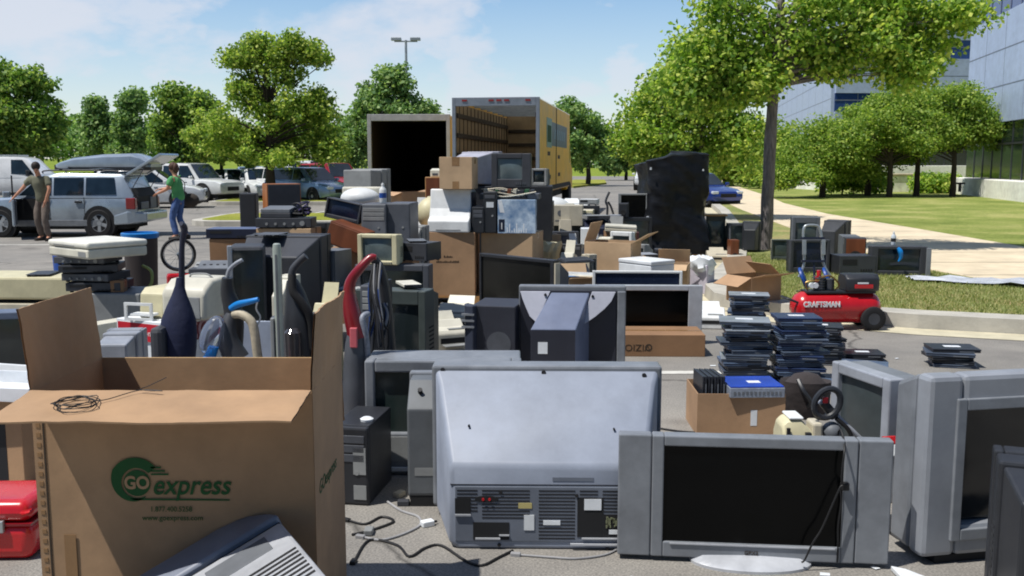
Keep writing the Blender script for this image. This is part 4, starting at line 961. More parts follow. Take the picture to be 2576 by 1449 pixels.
def trailer():
    Y = 29.5; x0, x1 = PX(926,Y,2.2), PX(1131,Y,2.2); w_ = x1-x0; h = w_/2; zt_ = PZ(294,Y); zf = .75; Lb = 7.5
    t = T('white_trailer', 'white box trailer with a dark empty cargo bay, left of the yellow truck', 'truck', ((x0+x1)/2,Y,0), R(-3))
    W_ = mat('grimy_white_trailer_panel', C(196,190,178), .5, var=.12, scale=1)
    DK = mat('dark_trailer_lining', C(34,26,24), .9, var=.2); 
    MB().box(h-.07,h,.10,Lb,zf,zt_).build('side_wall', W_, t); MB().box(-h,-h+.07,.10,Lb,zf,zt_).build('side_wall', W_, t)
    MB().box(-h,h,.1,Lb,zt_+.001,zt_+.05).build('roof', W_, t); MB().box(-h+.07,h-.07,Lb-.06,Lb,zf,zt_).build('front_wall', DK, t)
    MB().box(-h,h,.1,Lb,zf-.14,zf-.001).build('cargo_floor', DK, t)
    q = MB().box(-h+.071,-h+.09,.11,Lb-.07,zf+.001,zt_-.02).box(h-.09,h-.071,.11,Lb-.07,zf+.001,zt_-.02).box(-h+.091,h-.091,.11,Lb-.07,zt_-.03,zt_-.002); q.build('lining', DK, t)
    q = MB(); frame(q,-h-.03,h+.03,zf-.2,zt_+.08,0,.098,.12,.12,.2,.18); q.build('rear_frame', TRIMD, t, bev=.012)
    MB().box(-h+.12,h-.12,-.03,-.001,zf-.18,zf-.04).build('rear_bumper', STEEL, t)
    MB().box(-h+.3,h-.3,.3,Lb,.45,zf-.145).build('chassis', DARKIN, t)
    for s_ in (1,-1):
        for y in (3.6,4.6): MB().lathe([(.2,-.12),(.34,-.12),(.37,-.08),(.37,.08),(.34,.12),(.2,.12)],22).xf(Matrix.Translation((s_*(h-.14),y,.37))@Matrix.Rotation(R(90),4,'Y')).build('wheel', TYRE, t, smooth=True)
trailer()
# ================================================================ people
SKIN = mat('skin', C(196,140,112), .55, var=.06); HAIRD = mat('dark_hair', C(40,30,26), .7, var=.2, scale=30); HAIRB = mat('brown_hair', C(72,46,32), .7, var=.2, scale=30)
def skin_mesh(verts, edges, rad, root, sub=2):
    me = bpy.data.meshes.new('tmp_skin'); me.from_pydata(verts, edges, [])
    o = bpy.data.objects.new('tmp_skin', me); col.objects.link(o)
    md = o.modifiers.new('skin','SKIN'); md.use_smooth_shade = True; md.branch_smoothing = .6
    for i, r in enumerate(rad):
        s_ = me.skin_vertices[0].data[i]; s_.radius = (r, r) if not isinstance(r, tuple) else r; s_.use_root = (i == root); 
    sb = o.modifiers.new('sub','SUBSURF'); sb.levels = sub; sb.render_levels = sub
    m2 = eval_mesh(o); bpy.data.objects.remove(o); return m2
class Sk:
    def __init__(s): s.v=[]; s.e=[]; s.r=[]; s.n={}
    def add(s, name, p, r, to=None):
        s.n[name] = len(s.v); s.v.append(tuple(p)); s.r.append(r)
        if to is not None: s.e.append((s.n[to], s.n[name]))
        return s
    def out(s, name, m, parent, root='pelvis', sub=2):
        me = skin_mesh(s.v, s.e, s.r, s.n[root], sub); me.name = name; me.materials.clear(); me.materials.append(m)
        me.polygons.foreach_set('use_smooth',[True]*len(me.polygons))
        o = bpy.data.objects.new(name, me); col.objects.link(o); o.parent = parent; return o
def person(label, loc, rz, J, shirt, trousers, hair, shoes, hairlen=.0, hand_l=None, hand_r=None, woman=False):
    """J: joints in metres, person faces +x"""
    t = T('person', label, 'person', loc, rz)
    V = {k: Vector(p) for k, p in J.items()}
    s = Sk()
    s.add('pelvis', V['pelvis'], .10); s.add('waist', V['pelvis'].lerp(V['chest'],.45), .088, 'pelvis'); s.add('chest', V['chest'], (.10,.11), 'waist')
    s.add('neckb', V['chest'].lerp(V['neck'],.75), .06, 'chest'); s.add('neck', V['neck'], .052, 'neckb')
    hd = V['head']; nk = V['neck']; up = (hd-nk).normalized(); fw = V['face']
    s.add('jaw', nk.lerp(hd,.45)+fw*.022, .066, 'neck'); s.add('cran', hd, .083, 'jaw'); s.add('crown', hd+up*.062-fw*.008, .058, 'cran')
    s.add('nose', nk.lerp(hd,.72)+fw*.098, .012, 'cran')
    for sd in 'lr':
        s.add('sh'+sd, V['sh'+sd], .052, 'chest'); s.add('el'+sd, V['el'+sd], .043, 'sh'+sd); s.add('wr'+sd, V['wr'+sd], .030, 'el'+sd)
        d = (V['wr'+sd]-V['el'+sd]).normalized(); s.add('pa'+sd, V['wr'+sd]+d*.06, (.038,.022), 'wr'+sd)
        side = d.cross(Vector((0,0,1))); side = side.normalized() if side.length > .1 else Vector((1,0,0))
        bend = (Vector((0,0,-1)) if abs(d.z) < .7 else V['face'])
        for k, (o_, ln) in enumerate([(-.027,.062),(-.009,.075),(.009,.07),(.026,.055)]):
            a_ = V['wr'+sd]+d*.098+side*o_; s.add(f'f{sd}{k}a', a_, .011, 'pa'+sd); s.add(f'f{sd}{k}b', a_+d*ln*.5+bend*.012, .0095, f'f{sd}{k}a'); s.add(f'f{sd}{k}c', a_+d*ln*.82+bend*.035, .008, f'f{sd}{k}b')
        tb = V['wr'+sd]+d*.045+side*(-.04 if sd=='l' else .04); s.add('th'+sd, tb, .012, 'pa'+sd); s.add('tt'+sd, tb+d*.04+bend*.012, .009, 'th'+sd)
        s.add('hp'+sd, V['hp'+sd], .092, 'pelvis'); s.add('kn'+sd, V['kn'+sd], .062, 'hp'+sd); s.add('an'+sd, V['an'+sd], .042, 'kn'+sd)
        s.add('to'+sd, V['an'+sd]+Vector(J['ft'+sd])*.13+Vector((0,0,-.05)), .032, 'an'+sd)
    s.out('body', SKIN, t)
    def folds(o, a):
        for v in o.data.vertices: v.co += v.normal*max(-.002, a*noise.noise(Vector(v.co)*11+Vector((loc[0],0,0)))+a*.8*noise.noise(Vector((v.co.x*24,v.co.y*24,v.co.z*12))))
    q = Sk(); P = V['pelvis']
    q.add('pelvis', P-(V['chest']-P)*.26, .15); q.add('hem', P+(V['chest']-P)*.1, .15, 'pelvis'); q.add('waist', P.lerp(V['chest'],.5), .15, 'hem'); q.add('chest', V['chest']+Vector((0,0,.02)), (.172,.182), 'waist'); q.add('nb', V['chest'].lerp(V['neck'],.68), .10, 'chest')
    for sd in 'lr': q.add('sh'+sd, V['sh'+sd], .082, 'chest'); q.add('el'+sd, V['sh'+sd].lerp(V['el'+sd],.78), .068, 'sh'+sd)
    folds(q.out('shirt', shirt, t), .016)
    q = Sk(); q.add('pelvis', P, .124); q.add('top', P+(V['chest']-P)*.3, .118, 'pelvis')
    for sd in 'lr': q.add('hp'+sd, V['hp'+sd], .103, 'pelvis'); q.add('kn'+sd, V['kn'+sd], .075, 'hp'+sd); q.add('an'+sd, V['kn'+sd].lerp(V['an'+sd],1.0), .066, 'kn'+sd)
    folds(q.out('trousers', trousers, t), .012)
    for sd in 'lr':
        f_ = Vector(J['ft'+sd]); a = V['an'+sd]
        m = MB(); pts = [a+Vector((0,0,-.035))-f_*.07, a+Vector((0,0,-.045))-f_*.01, a+Vector((0,0,-.06))+f_*.09, a+Vector((0,0,-.065))+f_*.18]
        m.tube(pts, [.044,.054,.05,.036], 10, 3); m.build('shoe', shoes, t, smooth=True)
    m = MB(); c = hd+up*.028-fw*.016
    m.ell(tuple(c), .094, .092, .1, 16, 9)
    if hairlen: m.ell(tuple(c-fw*.05-up*hairlen*.5), .066, .088, .06+hairlen*.6, 14, 8)
    m.build('hair', hair, t, smooth=True)
    q = MB(); ce = nk.lerp(hd,.86); sdv = up.cross(fw).normalized()
    for k in (-1,1): q.ell(tuple(ce+fw*.078+sdv*k*.031),.008,.012,.008,8,5)
    q.build('eyes', INKD, t)
    q = MB(); ce = nk.lerp(hd,.5); q.ell(tuple(ce+fw*.086),.008,.022,.006,8,5); q.build('mouth', REDD, t)
    return t
KHAKI = mat('olive_grey_shirt_cloth', C(112,112,94), .9, var=.12, scale=5, bump=.2, bscale=14); TROU = mat('taupe_trouser_cloth', C(112,100,92), .9, var=.16, scale=5, bump=.2, bscale=14)
GREENS = mat('green_shirt_cloth', C(84,158,98), .9, var=.1, scale=5, bump=.2, bscale=14); JEANS = mat('blue_denim', C(72,98,150), .9, var=.2, scale=9, bump=.15, bscale=40)
SHOE = mat('dark_shoe_leather', C(46,38,34), .6)
# man leaning on the open door, seen nearly from the front, weight on one leg, turned to his right
Ym = 21.3
jm = dict(pelvis=(-.02,0,.93), chest=(.05,0,1.26), neck=(.10,0,1.47), head=(.15,0,1.60), face=Vector((.8,.3,-.5)).normalized(),
    shl=(.06,.19,1.39), ell=(.14,.29,1.13), wrl=(.16,.20,.90), shr=(.06,-.19,1.39), elr=(.12,-.36,1.16), wrr=(.22,-.50,.98),
    hpl=(-.02,.09,.88), knl=(.10,.10,.48), anl=(.02,.12,.09), hpr=(-.02,-.09,.88), knr=(.05,-.12,.47), anr=(-.06,-.10,.09), ftl=(.92,.3,0), ftr=(.92,-.3,0))
person('man in olive shirt and taupe trousers bending beside the open car door', (PX(112,Ym,.9),Ym-.1,0), R(-100), jm, KHAKI, TROU, HAIRD, SHOE)
# woman unloading the boot, seen in profile facing left
jw = dict(pelvis=(-.03,0,.93), chest=(.0,0,1.25), neck=(.035,0,1.46), head=(.075,0,1.59), face=Vector((.97,-.05,-.22)).normalized(),
    shl=(.02,.17,1.38), ell=(.12,.2,1.13), wrl=(.36,.14,1.04), shr=(.02,-.17,1.38), elr=(.16,-.2,1.15), wrr=(.40,-.1,1.12),
    hpl=(-.03,.09,.88), knl=(.10,.09,.48), anl=(.0,.10,.09), hpr=(-.03,-.09,.88), knr=(.02,-.09,.47), anr=(-.14,-.10,.09), ftl=(.98,.1,0), ftr=(.98,-.1,0))
Yw = 21.6
person('person in green T-shirt and blue jeans unloading the open tailgate', (PX(446,Yw,.9),Yw,0), R(172), jw, GREENS, JEANS, HAIRB, SHOE, hairlen=.1)
t = T('shoulder_bag', 'round dark bag hanging behind the green shirt', 'bag', (PX(478,21.9,.8),21.95,.72))
MB().ell((0,0,.14),.2,.12,.16,16,9).build('pouch', mat('dark_bag_cloth', C(64,56,50), .9, var=.15, bump=.2, bscale=20), t, smooth=True)
MB().tube([(-.16,0,.22),(-.12,0,.5),(-.2,0,.62)],.012,6).build('strap', BLACK2, t)
# ================================================================ foreground
# ---- big open moving box with the green print
Yb = 3.17; zr_ = PZ(985,Yb); xa, xb = PX(75,Yb,zr_), PX(785,Yb,zr_); W_ = xb-xa; D_ = GY(900,zr_)-Yb
t = T('moving_box', 'huge open moving carton with a round green logo and flaps up, nearest the camera', 'cardboard box', ((xa+xb)/2, Yb+D_/2, 0))
th = .007; h = zr_
def sheet(x0, x1, z0, z1, y, amp, nx=30, nz=26):
    g = [[(x0+(x1-x0)*i/nx, y+amp*max(0,.5+.5*noise.noise(Vector((x0+(x1-x0)*i/nx,(z1-z0)*j/nz,.3))*4.0)+.35*noise.noise(Vector((i*.31,j*.31,2))))*(min(i,nx-i,4)/4), z0+(z1-z0)*j/nz) for i in range(nx+1)] for j in range(nz+1)]
    m = MB(); m.loft(g, cap=False, closed=False); return m
sheet(-W_/2+.001,W_/2-.001,.002,h-.001,-D_/2+.0002,.006).build('front_panel', CARDG, t, smooth=True)
MB().box(-W_/2,W_/2,D_/2-th,D_/2,0,h).box(-W_/2,-W_/2+th,-D_/2+th,D_/2-th,0,h).box(W_/2-th,W_/2,-D_/2+th,D_/2-th,0,h).box(-W_/2+th,W_/2-th,-D_/2+th,D_/2-th,0,th).build('body', CARDG, t)
q = MB().box(-W_/2+.002,W_/2-.002,-D_/2,-D_/2+.003,h,h+.0022).box(-W_/2+.002,W_/2-.002,D_/2-th,D_/2,h,h+.002); q.build('cut_edge', CARDE, t)
def flap(poly_len, wid, M_, nm='flap'):
    nx, ny = 36, 12; rows = []
    for sg in (1,-1):
        for j in (range(ny+1) if sg > 0 else range(ny,-1,-1)):
            rows.append([(-wid/2+wid*i/nx+(.003*noise.noise(Vector((j*.9,i*.1,7))) if i in (0,nx) else 0), poly_len*j/ny*(1+(.006*noise.noise(Vector((i*.8,1.5,poly_len*9)))) ), sg*.003+.010*(j/ny)*noise.noise(Vector((i/nx*3.1,j/ny*1.6,poly_len*7+wid)))+.003*noise.noise(Vector((i*.35,j*.4,wid*3)))) for i in range(nx+1)])
    m = MB(); m.loft(rows+rows[:1], cap=False, closed=False); m.xf(M_); return m.build(nm, CARDG, t, smooth=True)
flap(.30, W_-.006, Matrix.Translation((0,-D_/2-.002,h+.002))@Matrix.Rotation(math.pi,4,'Z')@Matrix.Rotation(R(-5),4,'X'))
flap(.285, D_-.004, Matrix.Translation((-W_/2+.0035,0,h-.003))@Matrix.Rotation(R(90),4,'Z')@Matrix.Rotation(R(84),4,'X'))
flap(.27, D_-.004, Matrix.Translation((W_/2-.0035,0,h-.003))@Matrix.Rotation(R(-90),4,'Z')@Matrix.Rotation(R(86),4,'X'))
flap(.27, W_-.006, Matrix.Translation((0,D_/2+.002,h+.0))@Matrix.Rotation(R(-80),4,'X'))
xs = lambda u, v: PX(u, Yb, PZ(v,Yb))-(xa+xb)/2
MB().box(-W_/2+.034, -W_/2+.040, -D_/2-.0012, -D_/2+.001, .02, h-.004).build('seam', INKB, t)
q = MB()
for i in range(26): q.box(-W_/2+.012, -W_/2+.026, -D_/2-.001, -D_/2+.001, .03+i*.034, .045+i*.034)
q.build('glue_strip', TAPE, t)
MB().box(-W_/2+.085, -W_/2+.125, -D_/2-.0012, -D_/2+.001, .02, PZ(1345,Yb)).build('tape', TAPE, t)
fy = -D_/2-.002
cxl, czl = xs(345,1215), PZ(1215,Yb); ro = .058
lg = MB(); n = 40
def arcband(r0, r1, a0, a1, ox=0, oz=0, ra=None, k=36):
    for i in range(k):
        A, B = R(a0+(a1-a0)*i/k), R(a0+(a1-a0)*(i+1)/k); f0, f1 = i/k, (i+1)/k
        q0 = r1 if ra is None else r1+(ra-r1)*f0; q1 = r1 if ra is None else r1+(ra-r1)*f1
        lg.quad((cxl+ox+r0*math.cos(A),fy,czl+oz+r0*math.sin(A)),(cxl+ox+q0*math.cos(A),fy,czl+oz+q0*math.sin(A)),(cxl+ox+q1*math.cos(B),fy,czl+oz+q1*math.sin(B)),(cxl+ox+r0*math.cos(B),fy,czl+oz+r0*math.sin(B)))
arcband(.0, .046, 0, 360)
arcband(.053, .086, 40, 150, ra=.094); arcband(.053, .094, 150, 300, ra=.056)
for k, dz in enumerate((.052,.040,.028)):
    lg.quad((cxl+.05,fy,czl+dz),(cxl+.085+.012*k,fy,czl+dz),(cxl+.085+.012*k,fy,czl+dz+.006),(cxl+.048,fy,czl+dz+.006))
xe = xs(578,1258); zl_ = PZ(1258,Yb)
lg.quad((cxl-.01,fy,zl_),(xe,fy,zl_-.002),(xe,fy,zl_+.003),(cxl-.03,fy,zl_+.007))
lg.build('logo', INKG, t)
lettering('GO', .062, CARDG, t, (cxl, fy-.0012, czl), bold=.002, ext=.0004, sx=.9)
lettering('express', .098, INKG, t, ((xs(385,1225)+xs(574,1225))/2, fy, PZ(1222,Yb)), shear=.3, bold=.0012, ext=.0004, sx=.87)
lettering('1.877.400.5258', .026, INKG, t, ((xs(372,1280)+xs(490,1280))/2, fy, PZ(1281,Yb)), ext=.0004, sx=.9)
lettering('www.goexpress.com', .026, INKG, t, ((xs(355,1302)+xs(515,1302))/2, fy, PZ(1303,Yb)), ext=.0004, sx=.95)
lettering('GOexpress', .07, INKG, t, (W_/2+.0012, -.05, PZ(1180,Yb+.3)), rot=(R(90),0,R(90)), shear=.3, ext=.0004)
# thin wire tangle on its front flap
zf_ = h+.004
m = MB(); random.seed(11)
x0, y0 = PX(185,3.0,zf_), 3.0
pts = []
for i in range(34):
    a = i*1.15; r = .05+.03*random.random(); pts.append((x0+r*math.cos(a)*1.0+random.gauss(0,.008), y0+r*1.0*math.sin(a), zf_-.008+.02*random.random()))
pts += [(x0+.09,3.05,zf_),(x0+.16,3.13,zf_+.01),(x0+.24,3.12,zf_+.01),(PX(345,3.1,zf_),3.13,zf_+.012),(PX(360,3.1,zf_),3.15,zf_+.02),(PX(415,3.15,zf_),3.17,zf_+.045)]
m.tube(pts, .0016, 5, 4); o = m.build('wire_coil', CORD, None, smooth=True); tag(o, 'thin dark wire coil lying on the front flap of the logo carton', 'wire')
# ---- silver television lying on its back, bottom edge of frame
zc_ = .52
def P3z(u, v, z): return Vector((PX(u, GY(v,z), z), GY(v,z), z))
P = P3z(703,1309,zc_); e2 = (P3z(815,1449,zc_)-P).normalized()
e1 = min(((P3z(473,1449,z)-P).normalized() for z in [.30+.005*k for k in range(48)]), key=lambda e: abs(e.dot(e2)))
nn = e2.cross(e1).normalized(); nn = nn if nn.z > 0 else -nn; e2 = e1.cross(nn); e2 = e2 if e2.y < 0 else -e2
t = T('television', 'silver television lying face up with grey top strip and speaker grooves, lowest in frame', 'television', (0,0,0))
M_ = Matrix(((e1.x,e2.x,nn.x,P.x),(e1.y,e2.y,nn.y,P.y),(e1.z,e2.z,nn.z,P.z),(0,0,0,1)))
m = MB(); m.box(0,.62,.006,.50,-.06,0); m.xf(M_); m.build('front_panel', SILVB, t, bev=.012)
m = MB(); m.box(.002,.618,-.016,.0055,-.06,-.012); m.xf(M_); m.build('black_gap', DARKIN, t)  # recessed black strip between front panel and top strip
m = MB(); m.loft([[(x,y,z) for y,z in ((-.0165,-.10),(-.0165,.012),(-.0165-.16*k,.012),(-.0165-.22*k,-.02),(-.0165-.235*k,-.10),(-.0165-.1*k,-.12))] for x,k in ((-.004,.10),(.02,.42),(.06,.7),(.11,.88),(.18,1),(.62,1))]); m.mk=0; m.xf(M_); m.build('top_strip', pl('shaded_top_plastic', 120, 126, 140, .5), t, bev=.02, smooth=True)  # darker grey puts the strip's shade into its colour
m = MB()
for i in range(8): m.box(.015,.40,.235+i*.028,.247+i*.028,-.004,.002)
m.xf(M_); m.build('speaker_groove', INKD, t)
m = MB(); m.box(.07,.28,.05,.16,-.002,.0025); m.xf(M_); m.build('control_door', GREYD, t, bev=.003)
m = MB(); m.box(.02,.6,-.17,.48,-.2,-.061); m.xf(M_); m.build('cabinet', BLACK2, t, bev=.03)
m = MB(); b4 = [M_@Vector(p) for p in ((.06,-.12,-.2),(.56,-.12,-.2),(.56,.42,-.2),(.06,.42,-.2))]; c = sum(b4,Vector())/4
m.loft([[tuple(p) for p in b4],[(c.x+(p.x-c.x)*.6,c.y+(p.y-c.y)*.6,0.0) for p in b4]]); m.build('tube_housing', BLACK2, t, bev=.02)
# ---- rear projection television seen from behind
Yf = 4.52; x0, x1 = PX(1085,Yf,.72), PX(1661,Yf,.72); zt = PZ(918,Yf); W_ = x1-x0; xc = (x0+x1)/2
t = T('television', 'large grey television seen from behind with sloping back, centre foreground', 'television', (xc, 4.3, 0), R(-1))
yb = Yf-4.3; yn = GY(1382)-4.3; zl = PZ(1166,4.1); BGR = pl('tv_back_plastic', 146, 154, 170, .5, var=.09, scale=3); BGRD = pl('tv_back_shaded_plastic', 112, 119, 132, .6, var=.08)
MB().box(-W_/2,W_/2,yb-.03,yb+.10,0.05,zt).build('front_frame', SILVD, t, bev=.012)
MB().box(-W_/2+.03,W_/2-.03,yb+.1005,yb+.13,.07,zt-.02).build('screen', SCRB, t)
w1, w0 = W_/2-.018, W_/2-.118
ring = lambda y, xw, za, zb, r: [(-xw+r,y,za),(xw-r,y,za),(xw,y,za+r),(xw,y,zb-r),(xw-r*.6,y,zb),(-xw+r*.6,y,zb),(-xw,y,zb-r),(-xw,y,za+r)]
m = MB(); m.loft([ring(yb-.0305,w1,.03,zt-.018,.015),ring(yb-.09,w1-.02,.01,zt-.075,.02),ring(yn+.02,w0+.01,.0,zl+.008,.03),ring(yn,w0-.005,.004,zl-.02,.03)])
m.build('rear_housing', BGR, t, bev=.012, smooth=True)
MB().box(-w0+.02,w0-.02,yn-.004,yn+.01,.035,zl-.1).build('vent_panel', BGRD, t, bev=.004)  # darker plastic paints the shade on the upright lower back
q = MB()
for i in range(15):
    z = .05+i*.0155
    for (a_, b_) in ((-w0+.03,-w0+.12),(-w0+.14,-.08),(-.04,.12),(.14,.22),(.24,w0-.03)):
        if (i < 8 and b_ > .13) or (i < 6 and a_ < -.1) or (5 < i < 8 and a_ < -.3): continue
        q.box(a_,b_,yn-.0052,yn-.003,z,z+.006)
q.build('vent_slot', INKD, t)
q = MB(); q.box(-w0+.10,-w0+.26,yn-.006,yn-.0035,.045,.125).box(-w0+.02,-w0+.09,yn-.006,yn-.0035,.165,.235).box(.13,.245,yn-.006,yn-.0035,.06,.24).box(.2455,w0-.06,yn-.006,yn-.0035,.06,.165); split(q.build('recess', DARKIN, t))
q = MB(); q.box(-w0+.11,-w0+.22,yn-.014,yn-.0065,.048,.055).box(-w0+.215,-w0+.26,yn-.012,yn-.0065,.064,.07).box(.15,w0-.03,yn-.014,yn-.0065,.052,.058).box(.10,w0-.03,yn-.016,yn-.005,.024,.032).box(-w0+.02,-w0+.09,yn-.013,yn-.0065,.155,.163); split(q.build('recess_lip', SILVB, t))
m = MB(); m.loft([[(x*.055-w0+.16,y,z*.015+.232) for x,z in [(math.cos(a)*(1 if abs(math.cos(a))<.7 else .95), math.sin(a)) for a in [2*math.pi*i/20 for i in range(20)]]] for y in (yn-.008,yn-.003)]); m.build('socket_panel', DARKIN, t)
q = MB()
for i in range(2): q.cyl((-w0+.145+i*.028,yn-.014,.232),(-w0+.145+i*.028,yn-.0085,.232),.006)
split(q.build('red_socket', RED, t))
q = MB(); q.box(-.105,-.06,yn-.007,yn-.004,.09,.16); q.box(-.02,.055,yn-.007,yn-.004,.115,.135).box(.27,.40,yn-.0085,yn-.0065,.075,.095); q.box(.16,.235,yn-.0085,yn-.0065,.185,.235)
split(q.build('rating_label', STICK, t))
q = MB(); random.seed(5)
for i in range(40): 
    x = .255+random.random()*(w0-.33); q.box(x,x+.006,yn-.009,yn-.0065,.1+.055*random.random(),.108+.05*random.random())
q.build('circuit_parts', mat('pcb_parts', C(120,124,96), .5, var=.4, scale=40), t)
q = MB()
for u, v in ((1112,940),(1366,945),(1618,950),(1180,1067),(1545,1072)): 
    z = PZ(v,4.42) if v < 1000 else PZ(v,4.28); f_ = (z-zl)/(zt-.05-zl); y = yn+(yb-.06-yn)*f_
    x = PX(u,4.3+y,z)-xc; r_ = .011 if v < 1000 else .005; q.cyl((x,y-.012,z+.002),(x,y+.01,z),r_,n=10)
for u, v in ((1262,1236),(1452,1243),(1258,1368),(1530,1377)): q.cyl((PX(u,4.1,.2)-xc,yn-.008,PZ(v,4.1)),(PX(u,4.1,.2)-xc,yn,PZ(v,4.1)),.008,n=10)
q.build('screw', INKD, t)
# ---- silver flat TV with side speakers
Y_ = 3.97; xl, xr = PX(1557,Y_,.35), PX(2225,Y_,.35)
zb_ = PZ(1397,Y_); zt_ = PZ(1094,Y_)
t = flat('television', 'silver flat television with black screen and side speakers on an oval foot', ((xl+xr)/2, Y_, 0), xr-xl, zt_-zb_, R(-5.5), SILVD, SCRB, (.05,.055,.045,.068), .142, .1, .52, z0=zb_, foot=SILVB)
lettering('GPX2', .024, INKB, t, (0,-.052,zb_+.030), ext=.001)
MB().box(-.345,.345,-.056,-.0505,zb_+.060,zb_+.066).build('chrome_strip', SILVB, t)
FT = t
# its power cord hanging over the front
m = MB(); yq = Y_-.07
pp = [(2117,1098,.05),(2119,1130,-.02),(2114,1170,-.03),(2112,1205,-.03),(2117,1215,-.03),(2108,1222,-.03),(2090,1262,-.03),(2062,1325,-.03),(2040,1360,-.03),(2020,1402,-.02),(2012,1408,-.02)]
pts = [(PX(u,yq+d,PZ(v,yq+d)), yq+d-.025, PZ(v,yq+d)) for u,v,d in pp]
pts = [(pts[0][0], Y_+.07, zt_-.25),(pts[0][0]+.0, Y_+.02, zt_+.006)]+pts
m.tube(pts, .0042, 6, 4)
pp = [(2116,1205),(2110,1222),(2112,1260),(2104,1320),(2104,1370),(2102,1410)]
m.tube([(PX(u,yq,PZ(v,yq)), yq-.02, PZ(v,yq)) for u,v in pp], .0036, 6, 4)
o = m.build('power_cord', CORD, None, smooth=True); tag(o, 'black power cord hanging over the front of the silver flat television', 'cable')
z = PZ(1214,yq); x = PX(2118,yq,z); b_ = MB(); b_.box(x-.016,x+.018,yq-.045,yq-.018,z-.022,z+.012); p_ = b_.build('plug', CORD, o, bev=.006)
# ---- large silver CRT at the right edge
Yg = 3.90; zt = PZ(949,Yg); xl = PX(2342,Yg,zt); Wg = 1.05
t = T('television', 'huge silver tube television cut by the right frame edge', 'television', (xl+Wg/2*math.cos(R(11)), Yg+Wg/2*math.sin(R(11)), 0), R(11))
SG = mat('striped_silver_plastic', C(154,158,165), .35, metal=.15, var=.08, scale=3)
fx0 = -Wg/2; f = 0
m = MB(); frame(m, fx0, Wg/2, .035, zt, -.0, .10, .16, .16, .13, .14); m.build('bezel', SG, t, bev=.022)
m = MB(); frame(m, fx0+.128, Wg/2-.128, .105, zt-.098, -.012, .02, .045, .045, .05, .05); m.build('screen_surround', SILVD, t, bev=.005)
g = [[(fx0+.165+(Wg-.33)*i/8, .045-.02*(1-(2*i/8-1)**2)*(1-(2*j/6-1)**2), .15+(zt-.29)*j/6) for i in range(9)] for j in range(7)]
m = MB(); m.loft(g, cap=False, closed=False); m.build('screen', mat('big_dark_screen', C(20,24,27), .12, spec=.6), t, smooth=True)
MB().frus((fx0+.004,Wg/2-.004,.04,zt-.006,.1005),(fx0+.014,Wg/2-.014,.04,zt-.075,.26)).build('cabinet', SILVD, t, bev=.02)
m = MB(); m.frus((fx0+.03,Wg/2-.03,.05,zt-.09,.2605),(fx0+.28,Wg/2-.28,.12,zt*.62,.62)); m.build('rear_housing', GREYD, t, bev=.03)
MB().box(fx0+.08,Wg/2-.08,.02,.5,0,.0345).build('plinth', DARKIN, t)
q = MB(); q.box(.1,.3,-.006,0,.06,.085); q.build('button_row', CHAR, t)
# black monitor standing before it at the corner, its tapered back toward us
t = crt('monitor', 'black tube monitor in front of the huge silver television at the lower right corner', (2.03, 3.36, 0), .50, .61, .44, R(158), BLACK, BLACK, SCRB, (.07,.07,.07,.14), .74, cat='monitor')
q = MB()
for i in range(9): q.box(-.16,.16,.2195,.2225,.10+i*.03,.112+i*.03)
q.build('rear_vent', INKD, t)
# moulded seam, caps and maker's plate on the big back
# ---- TV2 : grey tube television facing left, behind the flat TV
xa_, ya_ = PX(2092,5.13,.6), 5.13; xb_, yb_ = PX(2238,4.66,.6), 4.66
an = math.atan2(yb_-ya_, xb_-xa_); wv = math.hypot(xb_-xa_, yb_-ya_)
d_ = .46; nx, ny = -math.sin(an), math.cos(an)
crt('television', 'grey tube television turned to face left beside the huge silver one', ((xa_+xb_)/2+nx*d_/2, (ya_+yb_)/2+ny*d_/2, 0), wv, PZ(930,4.9)-.0, d_, an, SILVD, SILV, mat('dusty_grey_screen', C(62,70,72), .3, var=.25, scale=4), (.12,.12,.09,.3), .7)
# brush with red ferrule, cardboard scrap, dark lead weights, white sheet on ground between the two televisions
t = T('brush', 'paint brush with a red and white end leaning against the grey television', 'brush', (PX(2258,4.45,.05),4.44,.0), 0, rx=R(-14), ry=R(-4))
MB().cyl((0,0,.0),(0,0,.30),.014,.012,10).build('handle', GREYD, t); MB().box(-.03,.03,-.011,.011,.3001,.36).build('bristles', STICK, t, bev=.006); MB().box(-.031,.031,-.013,.013,.3601,.40).build('ferrule', RED, t, bev=.004)
t = T('cardboard_scrap', 'orange brown cardboard triangle on the asphalt under the huge television', 'cardboard', (PX(2250,4.3),4.3,.004))
MB().prism([(-.06,.12),(.10,.10),(.16,-.22)],'z',0,.005).build('sheet', CARDL, t)
t = T('foam_sheet', 'white wedge of foam sheet on the asphalt in front of the huge television', 'foam', (PX(2285,3.75),3.76,.003))
MB().prism([(-.03,.10),(.02,.07),(.22,-.22),(-.03,-.24)],'z',0,.02).build('sheet', STICK, t, bev=.003)
random.seed(3)
t = T('broken_casing', 'pile of broken dark and tan casing bits between the flat and huge televisions', 'debris', (PX(2245,4.75),4.78,0))
for k in range(5):
    m = MB(); P_ = [(random.uniform(-.09,.09),random.uniform(-.09,.09)) for _ in range(1)][0]; m.frus((-.05,.05,0,.05+.03*random.random(),-.05),(-.03,.04,0,.03,.05)); m.xf(Matrix.Translation((P_[0],P_[1],.03*k*.5))@Matrix.Rotation(random.uniform(0,3),4,'Z')); m.build('fragment', [CARDD,BLACK2,BEIGE,CHAR,CARDD][k], t, bev=.006)
